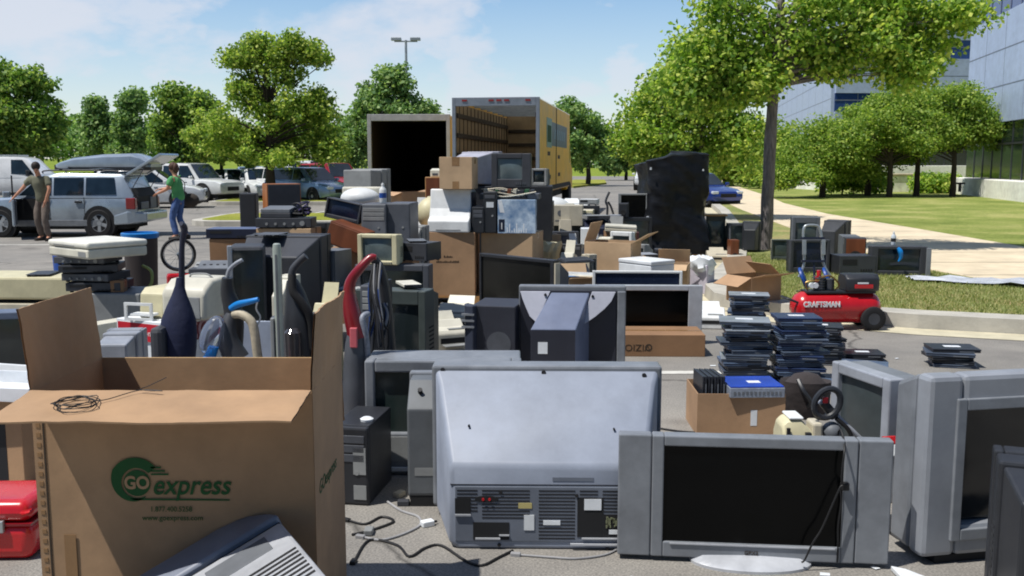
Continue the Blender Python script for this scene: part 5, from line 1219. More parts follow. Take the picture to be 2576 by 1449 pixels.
# ---- rear projection TV front, left of centre
Yh = 5.12; x0, x1 = PX(918,Yh,.4), PX(1312,Yh,.4); zt = PZ(908,Yh); W_ = x1-x0
t = T('television', 'dark silver projection television facing us behind the large grey back', 'television', ((x0+x1)/2, Yh+.2, 0))
m = MB(); frame(m,-W_/2,W_/2,0,zt,-.2,-.1,.055,.055,.065,.235); m.build('bezel', SILVD, t, bev=.01)
MB().box(-W_/2+.052,W_/2-.052,-.17,-.15,.23,zt-.06).build('screen', mat('green_dark_screen', C(46,58,56), .2, var=.12), t)
MB().box(-W_/2+.06,W_/2-.06,-.203,-.199,.075,.215).build('speaker_panel', GREY, t, bev=.003); MB().box(-W_/2+.002,W_/2-.002,-.215,-.2005,.022,.045).build('base_trim', STICK, t, bev=.003)
MB().box(-W_/2+.004,W_/2-.004,-.0995,.12,.01,zt-.002).build('cabinet', SILVD, t, bev=.01)
MB().frus((-W_/2+.03,W_/2-.03,.02,zt-.03,.1205),(-W_/2+.2,W_/2-.2,.05,zt*.7,.3)).build('rear_housing', BLACK2, t, bev=.02)
# ---- slim silver TV seen from behind, next to the big back
Yi = 4.62; x0 = PX(1024,Yi,.4); zt = PZ(972,Yi)
t = T('television', 'slim dark silver television with sloped shoulder, tucked left behind the large grey back', 'television', (x0+.2, Yi+.14, 0))
m = MB(); m.prism([(-.14,.06),(-.14,zt-.115),(.0,zt),(.13,zt),(.13,.0),(-.06,.0)],'x',-.2,.2); m.build('rear_housing', pl('tv_side_plastic',98,102,106,.5), t, bev=.01)
MB().box(-.215,.215,.1305,.19,.03,zt+.012).build('front_frame', SILVD, t, bev=.01)
MB().box(-.165,.165,-.142,-.1395,.16,.2).build('label', GREY, t); MB().box(-.19,.19,-.135,.12,-.0,.055).build('plinth', DARKIN, t)
MB().cyl((-.14,-.06,zt-.05),(-.14,-.08,zt-.03),.012,n=10).build('screw', INKD, t)
# ---- black tower with labels, carton, deck stack beside the big carton
Yj = 4.66; xj, wj, hj = fit(868,948,1072,Yj)
tj = tower('computer_tower', 'black computer tower with two pale labels beside the logo carton', (xj-.02,Yj+.2,0), wj+.03, .4, hj, R(-9), bays=3)
q = MB().box(.02,.085,-.2235,-.2195,hj*.40,hj*.74).box(.02,.085,-.2235,-.2195,hj*.08,hj*.26); split(q.build('label', GREY, tj))
t = T('tape_roll', 'small white cap lying on the black labelled tower', 'cap', (PX(922,4.75,hj+.02),4.76,hj)); MB().lathe([(.01,.0),(.032,.0),(.034,.012),(.02,.02),(.01,.021)],16).build('cap', STICK, t, smooth=True)
x_, w_, h_ = fit(868,946,1020,5.25)
carton('cardboard_box', 'small tan carton between the black labelled tower and the projection television', (x_,5.42,0), w_+.05,.3,h_, R(3), CARDL)
b0 = h_
for k,(lb,mm_) in enumerate([('silver disc player at the bottom of the short stack on the tan carton',SILVD),('black tape deck in the middle of the short stack on the tan carton',BLACK),('grey keyboard-like device on top of the short stack on the tan carton',GREY)]):
    deck('disc_player', lb, (x_-.02+.02*k,5.42,b0), .17,.26,.05, R(4*k-4), mm_, SILVD if k==1 else BLACK); b0 += .051
# ---- cables on the ground left of the big TV back
def cable(name, label, pts, r, m, plug=True):
    a = MB(); a.tube(pts, r, 7, 5); o = a.build(name, m, None, smooth=True); tag(o, label, 'cable')
    if plug:
        p = Vector(pts[0]); d = (Vector(pts[0])-Vector(pts[1])).normalized(); M_ = Matrix.Translation(p)@d.to_track_quat('Y','Z').to_matrix().to_4x4()
        b = MB(); b.box(-.012,.012,0,.045,-.010,.010); b.xf(M_); b.build('plug', m, o, bev=.004)
    return o
G_ = lambda u, v, z=.006: (PX(u, GY(v,z), z), GY(v,z), z)
cable('cable', 'long black cable winding over the asphalt from the black tower to the big grey back', [G_(893,1408),(G_(930,1358)),G_(1000,1372),G_(1030,1400),G_(1070,1378),G_(1110,1372),G_(1170,1410),G_(1212,1422),G_(1255,1402),G_(1290,1385)], .006, CORD)
cable('cable', 'pale grey cable looping on the asphalt beside the black tower', [G_(918,1352),G_(960,1358),G_(1010,1345),G_(1055,1322),G_(1052,1300),G_(1010,1285),G_(975,1262)], .006, CORDG)
cable('cable', 'short black cable in the shade right of the logo carton', [G_(880,1310),G_(920,1318),G_(960,1300),G_(990,1312),G_(930,1335),G_(885,1345)], .006, CORD)
cable('cable', 'thin black cable lying on the asphalt behind the silver flat television', [G_(1660,1078),G_(1720,1086),G_(1800,1090),G_(1900,1092),G_(2000,1096)], .007, CORD, False)
cable('cable', 'pale cord curving along the asphalt in front of the big grey back', [G_(1310,1396),G_(1390,1402),G_(1450,1405),G_(1520,1396),G_(1556,1380)], .005, CORDG)
# ---- left edge: red case, carton, white trays
t = T('red_case', 'glossy red rounded case at the left edge beside the logo carton', 'case', (PX(80,3.98,.15)-.27,4.12,0), R(2))
hh = PZ(1256,4.0)
MB().box(-.27,.27,-.17,.17,.0,hh*.62).build('base', RED, t, bev=.045, smooth=True, seg=5); MB().box(-.268,.268,-.168,.168,hh*.625,hh).build('lid', RED, t, bev=.06, smooth=True, seg=5)
MB().box(-.272,.272,-.172,.172,hh*.60,hh*.64).build('seam', REDD, t); q = MB(); q.box(.1,.16,-.185,-.165,hh*.5,hh*.7).box(-.16,-.10,-.185,-.165,hh*.5,hh*.7); split(q.build('latch', METAL, t, bev=.004))
x_, w_, h_ = fit(-70,74,1010,4.85)
tl = carton('cardboard_box', 'tan carton with shade painted on its front behind the red case', (x_,5.12,0), w_-.05, .4, h_, R(-10), CARD)
MB().box(-w_/2+.03,w_/2-.12,-.2015,-.1995,.03,h_-.1).build('shaded_front', INKD, tl)  # dark sheet paints the shadow over the carton's front
t = T('plastic_tray', 'white plastic tray on the carton at the left edge', 'tray', (x_-.03,5.05,h_+.002), R(-8)); m = MB(); frame(m,-.28,.24,-.2,.2,.006,.06,.012,.012,.012,.012); m.xf(Matrix.Rotation(R(90),4,'X')); 
m = MB().box(-.28,-.268,-.2,.2,.006,.07).box(.228,.24,-.2,.2,.006,.07).box(-.268,.228,-.2,-.188,.006,.07).box(-.268,.228,.188,.2,.006,.07); m.build('rim', STICK, t); MB().box(-.28,.24,-.2,.2,0,.0055).build('base', STICK, t)
t = T('foam_sheet', 'white foam sheet propped behind the tray at the left edge', 'foam', (PX(10,5.6,.5),5.7,0), R(-15), rx=R(-12)); MB().box(-.3,.22,-.025,.025,0,PZ(922,5.7)).build('sheet', STICK, t, bev=.006)
x_, w_, h_ = fit(-70,80,786,6.7)
crt('television', 'blue grey tube television at the left edge below the cream line printer', (x_,6.95,0), w_, h_, .5, R(12), BGREY, BGREY, SCR, (.1,.1,.08,.2), .7)
# ================================================================ left group
# cream line printer
x_, w_, h_ = fit(-85,232,698,8.5)
t = T('printer', 'long cream line printer with an open slot, at the left edge behind the flaps', 'printer', (x_,8.78,0), R(-3))
m = MB(); m.box(-w_/2,w_/2,-.28,.28,h_-.2,h_); m.build('top_housing', CREAM, t, bev=.02)
m = MB(); m.box(-w_/2+.01,w_/2-.10,-.22,.27,.02,h_-.33).build('lower_housing', CREAM, t, bev=.015)
MB().box(-w_/2+.02,w_/2-.16,-.2,.26,h_-.3295,h_-.2005).build('paper_bay', DARKIN, t)
MB().box(-w_/2+.18,w_/2-.28,-.30,-.2,h_-.29,h_-.235).build('paper_guide', BEIGE, t, bev=.008)
q = MB()
for x in (-w_/2+.03,w_/2-.13): q.box(x,x+.1,-.26,.25,h_-.33,h_-.2005) if x>0 else q.box(x,x+.1,-.26,-.21,h_-.33,h_-.2005)
q.build('side_cheek', CREAM, t, bev=.006)
# grey box + stack of black decks + scanner
xg, wg, hg = fit(226,362,738,8.15)
tg_ = tower('computer_tower', 'concrete grey desktop unit carrying the stack of black decks', (xg,8.4,0), wg, .46, hg, R(-4), GREYD, GREY, bays=0)
b0 = hg; xs_ = PX(268,8.4,.75)
for k,(lb,mm_,ww,hh,rz_) in enumerate([('lowest black receiver of the stack under the white scanner',BLACK,.46,.085,4),('second black recorder of the stack under the white scanner, brown fronted',BLACK2,.43,.075,-8),('third black disc player of the stack under the white scanner',BLACK,.48,.075,12),('uppermost black deck right under the white scanner',BLACK2,.44,.07,-2)]):
    deck('stereo_receiver', lb, (xs_-.05-.03*k,8.38,b0), ww,.36,hh, R(rz_), mm_, CHAR if k%2 else BLACK2, style=k%2, cat='audio deck'); b0 += hh+.001
t = T('scanner', 'big off-white flatbed scanner lying turned on top of the black decks', 'scanner', (PX(242,8.35,b0),8.36,b0), R(-38))
m = MB(); m.box(-.30,.36,-.27,.27,.0,.085).build('base', OFFW, t, bev=.018); MB().box(-.305,.365,-.275,.275,.088,.142).build('lid', pl('scanner_lid_plastic',224,222,210,.4,var=.05), t, bev=.022, seg=3)
MB().box(-.2,.15,-.277,-.2755,.10,.106).build('logo_line', GREYD, t); MB().box(.20,.32,-.2725,-.2695,.02,.06).build('button_panel', GREY, t)
deck('stereo_receiver', 'small black unit with an upright white label left of the deck stack', (PX(222,8.75,.8),8.86,PZ(705,8.7)-.16), .24,.26,.26, R(8), BLACK, CHAR, style=0, cat='audio deck')
x_, w_, h_ = fit(185,250,708,8.72); carton('cardboard_box', 'brown carton hidden under the small black unit with the white label', (PX(222,8.8,.5),8.88,0), .3,.3,PZ(705,8.7)-.161, 0, CARDD)
t = T('white_label_box', 'tiny white adapter in front of the small black unit', 'adapter', (PX(223,8.62,.8),8.66,PZ(708,8.62)-.0)); MB().box(-.018,.018,-.01,.01,0,.085).build('case', STICK, t, bev=.004)
carton('cardboard_box', 'little orange brown box on the grey desktop unit', (PX(292,8.22,.65),8.28,hg), .11,.14,.10, R(10), CARDD)
cable('hose', 'yellow green hose hooked over the right side of the deck stack', [(PX(358,8.5,.9),8.5,PZ(668,8.5)),(PX(378,8.45,.9),8.45,PZ(680,8.5)),(PX(380,8.4,.8),8.4,PZ(705,8.5)),(PX(370,8.38,.8),8.38,PZ(730,8.4)),(PX(364,8.4,.7),8.4,.4),(PX(366,8.4,.7),8.4,.02)], .014, mat('yellow_green_hose', C(150,158,86), .5), False)
def bin_(name, label, u0, u1, v, Y, m, lid=None):
    x, w, h = fit(u0,u1,v,Y); t = T(name, label, 'bin', (x,Y+w/2,0)); r = w/2
    t_ = MB(); t_.lathe([(.01,.02),(r*.8,.0),(r*.98,h-.04),(r,h-.04),(r*1.03,h-.02),(r*1.03,h),(r*.97,h),(r*.78,.03),(.01,.03)],20); t_.build('tub', m, t, smooth=True)
    if lid: MB().lathe([(r*1.06,h-.05),(r*1.08,h+.002),(r*.99,h+.012),(r*.9,h-.05),(r*.7,h-.12),(.01,h-.14)],20).build('liner', lid, t, smooth=True)
bin_('recycling_bin', 'blue plastic bin peeking out left of the scanner stack', 120, 200, 622, 9.6, BLUE)
bin_('waste_bin', 'dark brown bin with a bright blue liner behind the white scanner', 298, 384, 590, 10.4, mat('dark_brown_plastic', C(58,50,48), .6), BLUEB)
# red and white boxes with print, printer on top
zt = PZ(815,6.75); Pn = Vector((PX(430,6.75,zt),6.75,0)); az = R(-28); ex = Vector((math.cos(az),math.sin(az),0)); ey = Vector((-ex.y,ex.x,0))
L1 = .56; L2 = .52; c0 = Pn-ex*L1/2+ey*L2/2
hb = PZ(862,6.75)-.02
wb = T('white_box', 'plain white box with a dark hand slot under the red printed box', 'box', (c0.x,c0.y,0), az); MB().box(-L1/2+.01,L1/2-.0,-L2/2+.01,L2/2-.01,0,hb-.001).build('body', STICK, wb, bev=.004); MB().box(.08,.24,-L2/2+.006,-L2/2+.0095,hb-.12,hb-.08).build('hand_slot', INKD, wb)
t = T('printed_box', 'red box with white lettering and a white top under the white printer', 'box', (c0.x,c0.y,hb), az); RB = mat('red_print', C(190,28,46), .5, var=.06); RBD = mat('shaded_red_print', C(108,22,40), .5, var=.08)
hr = zt-hb
MB().box(-L1/2,L1/2,-L2/2,L2/2,0,hr).build('body', STICK, t, bev=.003)
MB().box(-L1/2+.012,L1/2-.001,-L2/2-.0012,-L2/2+.001,.004,hr-.02).build('red_side', RB, t); MB().box(L1/2-.001,L1/2+.0012,-L2/2+.001,L2/2-.012,.004,hr-.02).build('shaded_side', RBD, t)  # right side is the same red with shade put into the colour
lettering('convey', .062, INKW, t, (.07,-L2/2-.002,hr*.42), ext=.0005); lettering('COM', .2, mat('shaded_white_ink', C(186,150,160), .6), t, (L1/2+.002,.06,hr*.45), rot=(R(90),0,R(90)), ext=.0005, bold=.003, sx=.8)  # large letters are white print darkened as if in shade
pw = T('printer', 'bulky white printer standing on the red printed box', 'printer', (PX(480,7.1,zt),7.12,zt), R(-14))
hp = PZ(700,7.0)-zt
m = MB(); m.prism([(-.2,0),(.2,0),(.2,hp*.9),(.12,hp),(-.08,hp*.97),(-.17,hp*.78),(-.2,hp*.66)],'x',-.12,.24); m.build('body', OFFW, pw, bev=.03, smooth=True, seg=3)
m = MB(); m.prism([(-.18,0),(.18,0),(.18,hp*.72),(-.1,hp*.74),(-.16,hp*.6)],'x',-.32,-.1205); m.build('side_unit', CREAM, pw, bev=.012)
MB().box(.05,.2,-.204,-.17,hp*.04,hp*.58).build('front_panel', GREY, pw, bev=.006)  # grey panel paints the shade on the printer's right part
q = MB(); frame(q,-.36,-.13,.0,hp*.44,-.3,-.285,.02,.02,.02,.02); q.build('paper_bracket', WHITE, pw); MB().box(-.33,-.15,-.284,-.185,hp*.1,hp*.16).build('paper_tray', WHITE, pw, bev=.005)
q = MB(); q.tube([(.0,.0,hp*.98),(.02,-.0,hp*1.06),(.14,.0,hp*1.07),(.19,.0,hp*.97)],.007,8); q.build('handle', GREY, pw, smooth=True)
x_, w_, h_ = fit(236,330,850,5.95)
crt('computer_monitor', 'silver grey monitor with its curved top toward us behind the raised left flap', (x_-.02,6.16,0), w_, h_, .36, R(184), SILV, SILV, SCR, taper=.8, cat='monitor')
# upside down child's bicycle: wheel up
t = T('child_bicycle', 'small upturned bicycle with a black front wheel and red frame behind the navy vacuum', 'bicycle', (PX(452,9.5,.5),9.5,0), R(20))
zc = PZ(640,9.5); r = PZ(597,9.5)-zc
m = MB(); m.lathe([(r-.028,-.016),(r-.01,-.024),(r,0),(r-.01,.024),(r-.028,.016)],30,cap=False).xf(Matrix.Translation((0,0,zc))@Matrix.Rotation(R(90),4,'X')); wo = m.build('tyre', TYRE, t, smooth=True)
q = MB(); q.lathe([(r-.03,-.01),(r-.038,0),(r-.03,.01)],30,cap=False); 
for k in range(14): a = math.pi*k/7; q.cyl((.012*math.cos(a),.012*math.sin(a),0),((r-.03)*math.cos(a),(r-.03)*math.sin(a),0),.0018,n=4)
q.cyl((0,0,-.04),(0,0,.04),.016); q.xf(Matrix.Translation((0,0,zc))@Matrix.Rotation(R(90),4,'X')); q.build('rim', METAL, t)
q = MB()
for s_ in (1,-1): q.tube([(0,s_*.045,zc),(.02,s_*.045,zc-.1),(.06,s_*.04,zc-r-.05),(.08,0,zc-r-.10)],.011,8)
q.build('fork', BLACK, t, smooth=True)
q = MB(); q.tube([(.08,0,zc-r-.10),(.12,0,zc-.36),(.5,0,zc-.42),(.62,0,.25)],.024,10); q.tube([(.12,0,zc-.36),(.35,0,.2),(.62,0,.25)],.02,8); q.build('frame', RED, t, smooth=True)
MB().box(-.12,.14,-.07,.07,zc-r-.16,zc-r-.015).build('red_guard', RED, t, bev=.03)
q = MB(); q.tube([(.10,-.25,.015),(.1,-.22,.1),(.12,0,.25),(.1,.22,.1),(.1,.25,.015)],.012,8); q.tube([(.12,0,.25),(.12,0,zc-.36)],.014,8); q.build('handlebar', BLACK, t, smooth=True)
m = MB(); m.lathe([(r-.028,-.016),(r-.01,-.024),(r,0),(r-.01,.024),(r-.028,.016)],24,cap=False).xf(Matrix.Translation((.72,0,.45))@Matrix.Rotation(R(90),4,'X')); m.build('rear_tyre', TYRE, t, smooth=True)
MB().box(.42,.62,-.06,.06,.02,.06).build('saddle', BLACK, t, bev=.02)
# ---------------- vacuum cleaners standing behind the logo carton
def P3(u, v, Y): z = PZ(v,Y); return (PX(u,Y,z), Y, z)
Yv = 5.55
t = T('vacuum_cleaner', 'navy upright vacuum cleaner with a swollen cloth bag and slim handle', 'vacuum cleaner', (PX(447,Yv,.5),Yv,0))
zz = lambda v: PZ(v,Yv); x_of = lambda u, v: PX(u,Yv,zz(v))-t.location.x
prof = [(700,9),(720,12),(745,20),(775,33),(805,44),(840,48),(880,48),(930,44),(985,34)]
NAVC = mat('navy_bag_cloth', C(26,34,66), .75, var=.15, scale=8, bump=.2, bscale=20)
m = MB(); rings = []
for v, hw_ in prof: 
    c_ = x_of(448-(v-700)*.03, v); r_ = hw_*Yv/FL*1.0; rings.append([(c_+r_*math.cos(2*math.pi*i/20), .03+r_*.62*math.sin(2*math.pi*i/20), zz(v)) for i in range(20)])
m.loft(rings); m.build('bag', NAVC, t, smooth=True)
m = MB(); m.tube([(x_of(447,985),.09,zz(985)),(x_of(450,700),.05,zz(700)),(x_of(452,620),.04,zz(620)),(x_of(461,575),.02,zz(575)),(x_of(458,560),-.02,zz(562))],[.02,.018,.016,.02,.014],10); m.build('handle', NAVY, t, smooth=True)
MB().frus((-.16,.13,.0,.12,-.17),(-.13,.10,.0,.24,.14)).build('cleaner_head', BLACK, t, bev=.02)
m = MB(); m.box(x_of(390,850),x_of(425,850),-.10,.04,zz(1000),zz(818)); m.build('motor_housing', BLACK2, t, bev=.03)
Yv = 5.35
t = T('vacuum_cleaner', 'black bagless vacuum cleaner with a clear dust cup and curved silver handle', 'vacuum cleaner', (PX(560,Yv,.5),Yv,0))
m = MB(); m.tube([(x_of(575,900),.06,zz(900)),(x_of(582,800),.05,zz(800)),(x_of(568,740),.04,zz(740)),(x_of(568,700),.03,zz(700))],[.06,.055,.04,.03],12); m.build('spine', BLACK, t, smooth=True)
m = MB(); m.tube([(x_of(567,700),.03,zz(700)),(x_of(573,680),.03,zz(680)),(x_of(590,662),.03,zz(664)),(x_of(606,653),.03,zz(655))],.011,10); m.build('handle', SILV, t, smooth=True)
CUP = bpy.data.materials.new('clear_dust_cup'); CUP.use_nodes = True; p = CUP.node_tree.nodes['Principled BSDF']; p.inputs['Base Color'].default_value = (*C(190,200,220),1); p.inputs['Roughness'].default_value = .08; p.inputs['Transmission Weight'].default_value = .85; p.inputs['IOR'].default_value = 1.2
m = MB(); m.ell((0,0,0),.062,.062,.115,18,12); m.xf(Matrix.Translation((x_of(540,840),-.05,zz(838)))@Matrix.Rotation(R(24),4,'Y')); m.build('dust_cup', CUP, t, smooth=True)
m = MB(); m.tube([(x_of(598,905),.0,zz(905)),(x_of(572,850),-.0,zz(850)),(x_of(580,790),.02,zz(790))],[.07,.06,.03],12); m.build('motor_housing', BLACK2, t, smooth=True)
MB().frus((-.15,.16,.0,.11,-.2),(-.12,.13,.0,.3,.14)).build('cleaner_head', BLACK, t, bev=.03)
m = MB(); m.tube([(x_of(500,985),-.04,zz(985)),(x_of(545,862),-.05,zz(866))],[.05,.028],12); m.build('blue_duct', BLUEB, t, smooth=True)
m = MB(); m.tube([(x_of(582,773),.0,zz(776)),(x_of(600,763),-.02,zz(765)),(x_of(630,757),-.04,zz(757)),(x_of(656,750),-.05,zz(750))],[.02,.02,.017,.013],10); m.build('blue_wand', BLUEB, t, smooth=True)
m = MB(); m.tube([(x_of(590,790),.0,zz(790)),(x_of(615,790),-.03,zz(790)),(x_of(640,815),-.04,zz(812)),(x_of(650,870),-.04,zz(870)),(x_of(655,960),-.02,zz(960)),(x_of(640,1050),0,.12)],.026,12); m.build('hose', mat('beige_hose', C(196,184,160), .6, var=.2, scale=40), t, smooth=True)
m = MB(); m.tube([(x_of(655,750),-.05,zz(750)),(x_of(648,775),-.03,zz(775)),(x_of(655,800),0,zz(800)),(x_of(640,830),0,zz(830))],.005,6); m.build('thin_tube', WHITE, t, smooth=True)
Yv = 5.2
t = T('steam_mop', 'tall pale grey upright pole with a ribbed front between the vacuum cleaners', 'pole', (PX(707,Yv,.5),Yv,0), rx=0)
PG = mat('pale_grey_green_metal', C(172,180,172), .35, metal=.35, var=.08)
m = MB(); h_ = zz(612); m.loft([[(.024*math.cos(a)*s,.02*math.sin(a)*s,z) for a in [2*math.pi*i/16 for i in range(16)]] for z,s in ((.03,.8),(.2,1),(h_-.03,1),(h_-.005,.85),(h_,.5))]); m.build('pole', PG, t, smooth=True)
MB().box(-.007,.003,-.0235,-.018,.1,h_-.06).build('groove', GREYD, t); MB().box(-.12,.12,-.09,.06,0,.045).build('foot', GREY, t, bev=.015)
MB().box(-.045,-.025,-.02,.02,zz(905),zz(800)).build('clip', GREY, t, bev=.004)
Yv = 5.45
t = T('vacuum_cleaner', 'black upright vacuum cleaner with a looped hose right of the pale pole', 'vacuum cleaner', (PX(752,Yv,.5),Yv,0))
m = MB(); m.tube([(x_of(758,1000),.05,zz(1000)),(x_of(755,880),.04,zz(880)),(x_of(748,800),.03,zz(800)),(x_of(740,745),.03,zz(745)),(x_of(732,705),.02,zz(705))],[.11,.10,.085,.06,.03],14); m.build('body', BLACK, t, smooth=True)
m = MB(); m.tube([(x_of(732,710),.02,zz(710)),(x_of(735,680),.02,zz(680)),(x_of(752,658),.02,zz(658)),(x_of(768,645),.02,zz(645))],[.024,.022,.02,.022],10); m.build('handle', BLACK2, t, smooth=True)
m = MB(); m.tube([(x_of(738,690),-.03,zz(690)),(x_of(742,730),-.05,zz(730)),(x_of(765,760),-.05,zz(760)),(x_of(785,800),-.04,zz(800)),(x_of(788,860),-.02,zz(860)),(x_of(780,960),0,zz(960)),(x_of(770,1050),0,.15)],.024,12); m.build('hose', RUB, t, smooth=True)
m = MB(); m.lathe([(.01,0),(.045,.0),(.048,.14),(.03,.16),(.01,.16)],14).xf(Matrix.Translation((x_of(745,840),-.085,zz(890)))); m.build('dust_cup', mat('smoky_dust_cup', C(60,58,62), .12, spec=.7), t, smooth=True)
MB().frus((-.16,.14,.0,.12,-.2),(-.12,.1,.0,.3,.14)).build('cleaner_head', BLACK, t, bev=.03)
Yv = 5.3
t = T('vacuum_cleaner', 'dark red upright vacuum cleaner with a hooked handle right of the logo carton', 'vacuum cleaner', (PX(890,Yv,.5),Yv,0))
m = MB(); m.tube([(x_of(945,648),.02,zz(648)),(x_of(930,650),.02,zz(650)),(x_of(905,676),.0,zz(676)),(x_of(884,705),.0,zz(705)),(x_of(879,735),.0,zz(735)),(x_of(886,790),0,zz(790)),(x_of(900,850),0,zz(850))],[.014,.022,.026,.03,.034,.05,.055],12); m.build('handle', REDD, t, smooth=True)
m = MB(); m.tube([(x_of(898,838),0,zz(838)),(x_of(893,880),0,zz(880)),(x_of(893,980),0,zz(980)),(0,0,.1)],[.05,.058,.07,.07],12); m.build('lower_body', CHAR, t, smooth=True)
MB().box(x_of(893,820)-.02,x_of(893,820)+.022,-.066,-.04,zz(870),zz(820)).build('pink_label', mat('pale_red_plastic', C(206,100,108), .4), t, bev=.006)
MB().frus((-.15,.15,.0,.12,-.2),(-.12,.12,.0,.24,.12)).build('cleaner_head', REDD, t, bev=.03)
m = MB(); m.tube([(x_of(925,790),.02,zz(790)),(x_of(912,800),-.02,zz(800)),(x_of(921,840),-.02,zz(840)),(x_of(924,900),0,zz(900)),(x_of(922,1000),0,zz(1000)),(x_of(905,1040),0,.25)],.018,10); m.build('hose', mat('ribbed_grey_hose', C(132,138,150), .5, var=.3, scale=60), t, smooth=True)
Yv = 5.6
t = T('vacuum_cleaner', 'black stick vacuum draped with a bundle of cords beside the dark red one', 'vacuum cleaner', (PX(962,Yv,.5),Yv,0))
m = MB(); m.tube([(x_of(985,1000),.08,.05),(x_of(972,800),.05,zz(800)),(x_of(958,690),.03,zz(690)),(x_of(943,655),.0,zz(655)),(x_of(935,642),-.02,zz(642))],[.05,.035,.03,.026,.02],12); m.build('handle', BLACK, t, smooth=True)
MB().frus((-.13,.15,.0,.10,-.14),(-.1,.13,.0,.16,.16)).build('cleaner_head', BLACK, t, bev=.02)
random.seed(8)
t2 = T('cord_bundle', 'bundle of hanging black, grey and blue cords over the black stick vacuum', 'cables', (t.location.x,Yv-.06,0))
for k in range(13):
    m = MB(); u0 = 950+random.uniform(-10,12); du = random.uniform(-22,34); L_ = random.uniform(810,890)
    m.tube([(x_of(u0,665),.03,zz(665+random.uniform(-8,14))),(x_of(u0-6+du*.3,720),-.02,zz(725)),(x_of(u0+du*.6,780),-.03,zz(785)),(x_of(u0+du,L_),-.02,zz(L_)),(x_of(u0+du+10,L_-20),.0,zz(L_-30)),(x_of(u0+du*.6+8,760),.02,zz(760))],.0065,6); m.build('cord', [CORD,CORD,BLACK2,CORDG,mat('blue_cord',C(24,60,120),.5)][k%5], t2, smooth=True)
# ---------------- behind them: big dark sets and tables
x_, w_, h_ = fit(612,778,602,8.3)
crt('television', 'large black television with a rounded back behind the vacuum cleaners', (x_-.05,8.75,0), w_+.16, h_, .62, R(172), BLACK2, BLACK, SCR, taper=.72)
x_, w_, h_ = fit(565,650,622,8.0); 
t = T('television', 'grey edged black television shoulder left of the large black one', 'television', (x_,8.25,0), R(12))
MB().box(-w_/2,w_/2,-.2,.2,0,h_).build('cabinet', BLACK2, t, bev=.03); MB().box(-w_/2-.012,-w_/2+.03,-.23,-.2005,.05,h_+.012).build('silver_edge', SILV, t, bev=.006); MB().box(-w_/2+.035,w_/2-.01,-.212,-.2005,.08,h_-.03).build('screen', SCR, t)
x_, w_, h_ = fit(470,592,672,8.7)
tt = deck('stereo_receiver', 'dark hi-fi block carrying the perforated grey frame', (x_,8.95,0), w_, .4, h_-.02, R(5), BLACK2, CHAR, cat='audio deck', style=1)
t = T('metal_chassis', 'perforated grey metal chassis lying on the dark hi-fi block', 'chassis', (x_,8.9,h_-.02), R(6), rx=R(14))
m = MB(); frame(m,-w_/2+.02,w_/2-.01,-.15,.16,0,.06,.05,.05,.05,.05); m.xf(Matrix.Rotation(R(90),4,'X')@Matrix.Translation((0,-.06,0))); m.build('frame', GREY, t)
m = MB().box(-w_/2+.07,w_/2-.06,-.12,.10,.018,.03); m.build('plate', GREYD, t); q = MB()
for i in range(6): q.cyl((-.16+i*.06,-.02,.0295),(-.16+i*.06,-.02,.034),.014,n=10)
q.build('hole', INKD, t)
# blue-grey printer on a carton
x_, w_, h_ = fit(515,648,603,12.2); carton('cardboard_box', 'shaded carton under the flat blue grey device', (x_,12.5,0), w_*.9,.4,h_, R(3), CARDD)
deck('fax_machine', 'flat blue grey device lying on a shaded carton behind the upturned bicycle', (x_,12.5,h_), w_,.42,.13, R(2), pl('slate_blue_plastic',86,98,130,.45), NAVY, cat='fax machine')
# wood speaker and black speaker
x_, w_, h_ = fit(632,766,463,14.2)
speaker('speaker', 'tall wooden cabinet speaker with an orange side and black front', (x_,14.5,0), .50, .34, h_, R(26), WOOD, BLACK2)
x_, w_, h_ = fit(603,634,487,14.6); speaker('speaker', 'narrow black tower speaker left of the orange sided cabinet', (x_,14.85,0), w_+.06,.25,h_, R(6), BLACK2, BLACK)
# carton with stereo on black tv
x_, w_, h_ = fit(645,792,621,11.1); b1 = h_
crt('television', 'black television under the carton with the stereo stack', (x_+.03,11.45,0), w_+.1, h_, .5, R(-4), BLACK, BLACK, SCR)
_, _, h2 = fit(650,790,577,11.0,b1)
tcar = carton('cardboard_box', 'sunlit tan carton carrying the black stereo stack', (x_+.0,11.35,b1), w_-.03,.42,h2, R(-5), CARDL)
deck('stereo_receiver', 'black receiver with a silver front line on the sunlit tan carton', (x_-.02,11.32,b1+h2), w_-.04,.38,.12, R(2), BLACK, BLACK2, style=1, cat='audio deck')
t = T('turntable', 'grey turntable with its lid down on the black receiver', 'turntable', (x_-.08,11.33,b1+h2+.121), R(-6)); MB().box(-.2,.16,-.16,.16,0,.055).build('plinth', BLACK2, t, bev=.006); MB().frus((-.195,.155,.0555,.10,-.155),(-.195,.155,.0555,.13,.155)).build('lid', GREYD, t, bev=.006)
t = T('cord_bundle', 'purple and black cable tangle on the black receiver', 'cables', (x_+.14,11.3,b1+h2+.121)); random.seed(4)
for k in range(6):
    m = MB(); m.tube([(random.uniform(-.11,.13),random.uniform(-.1,.1),.01+.13*math.exp(-((i-5)/3.)**2)*random.random()+.012*k) for i in range(11)],.009,6); m.build('cord', [CORD,mat('purple_cord',C(62,52,98),.5),NAVY][k%3], t, smooth=True)
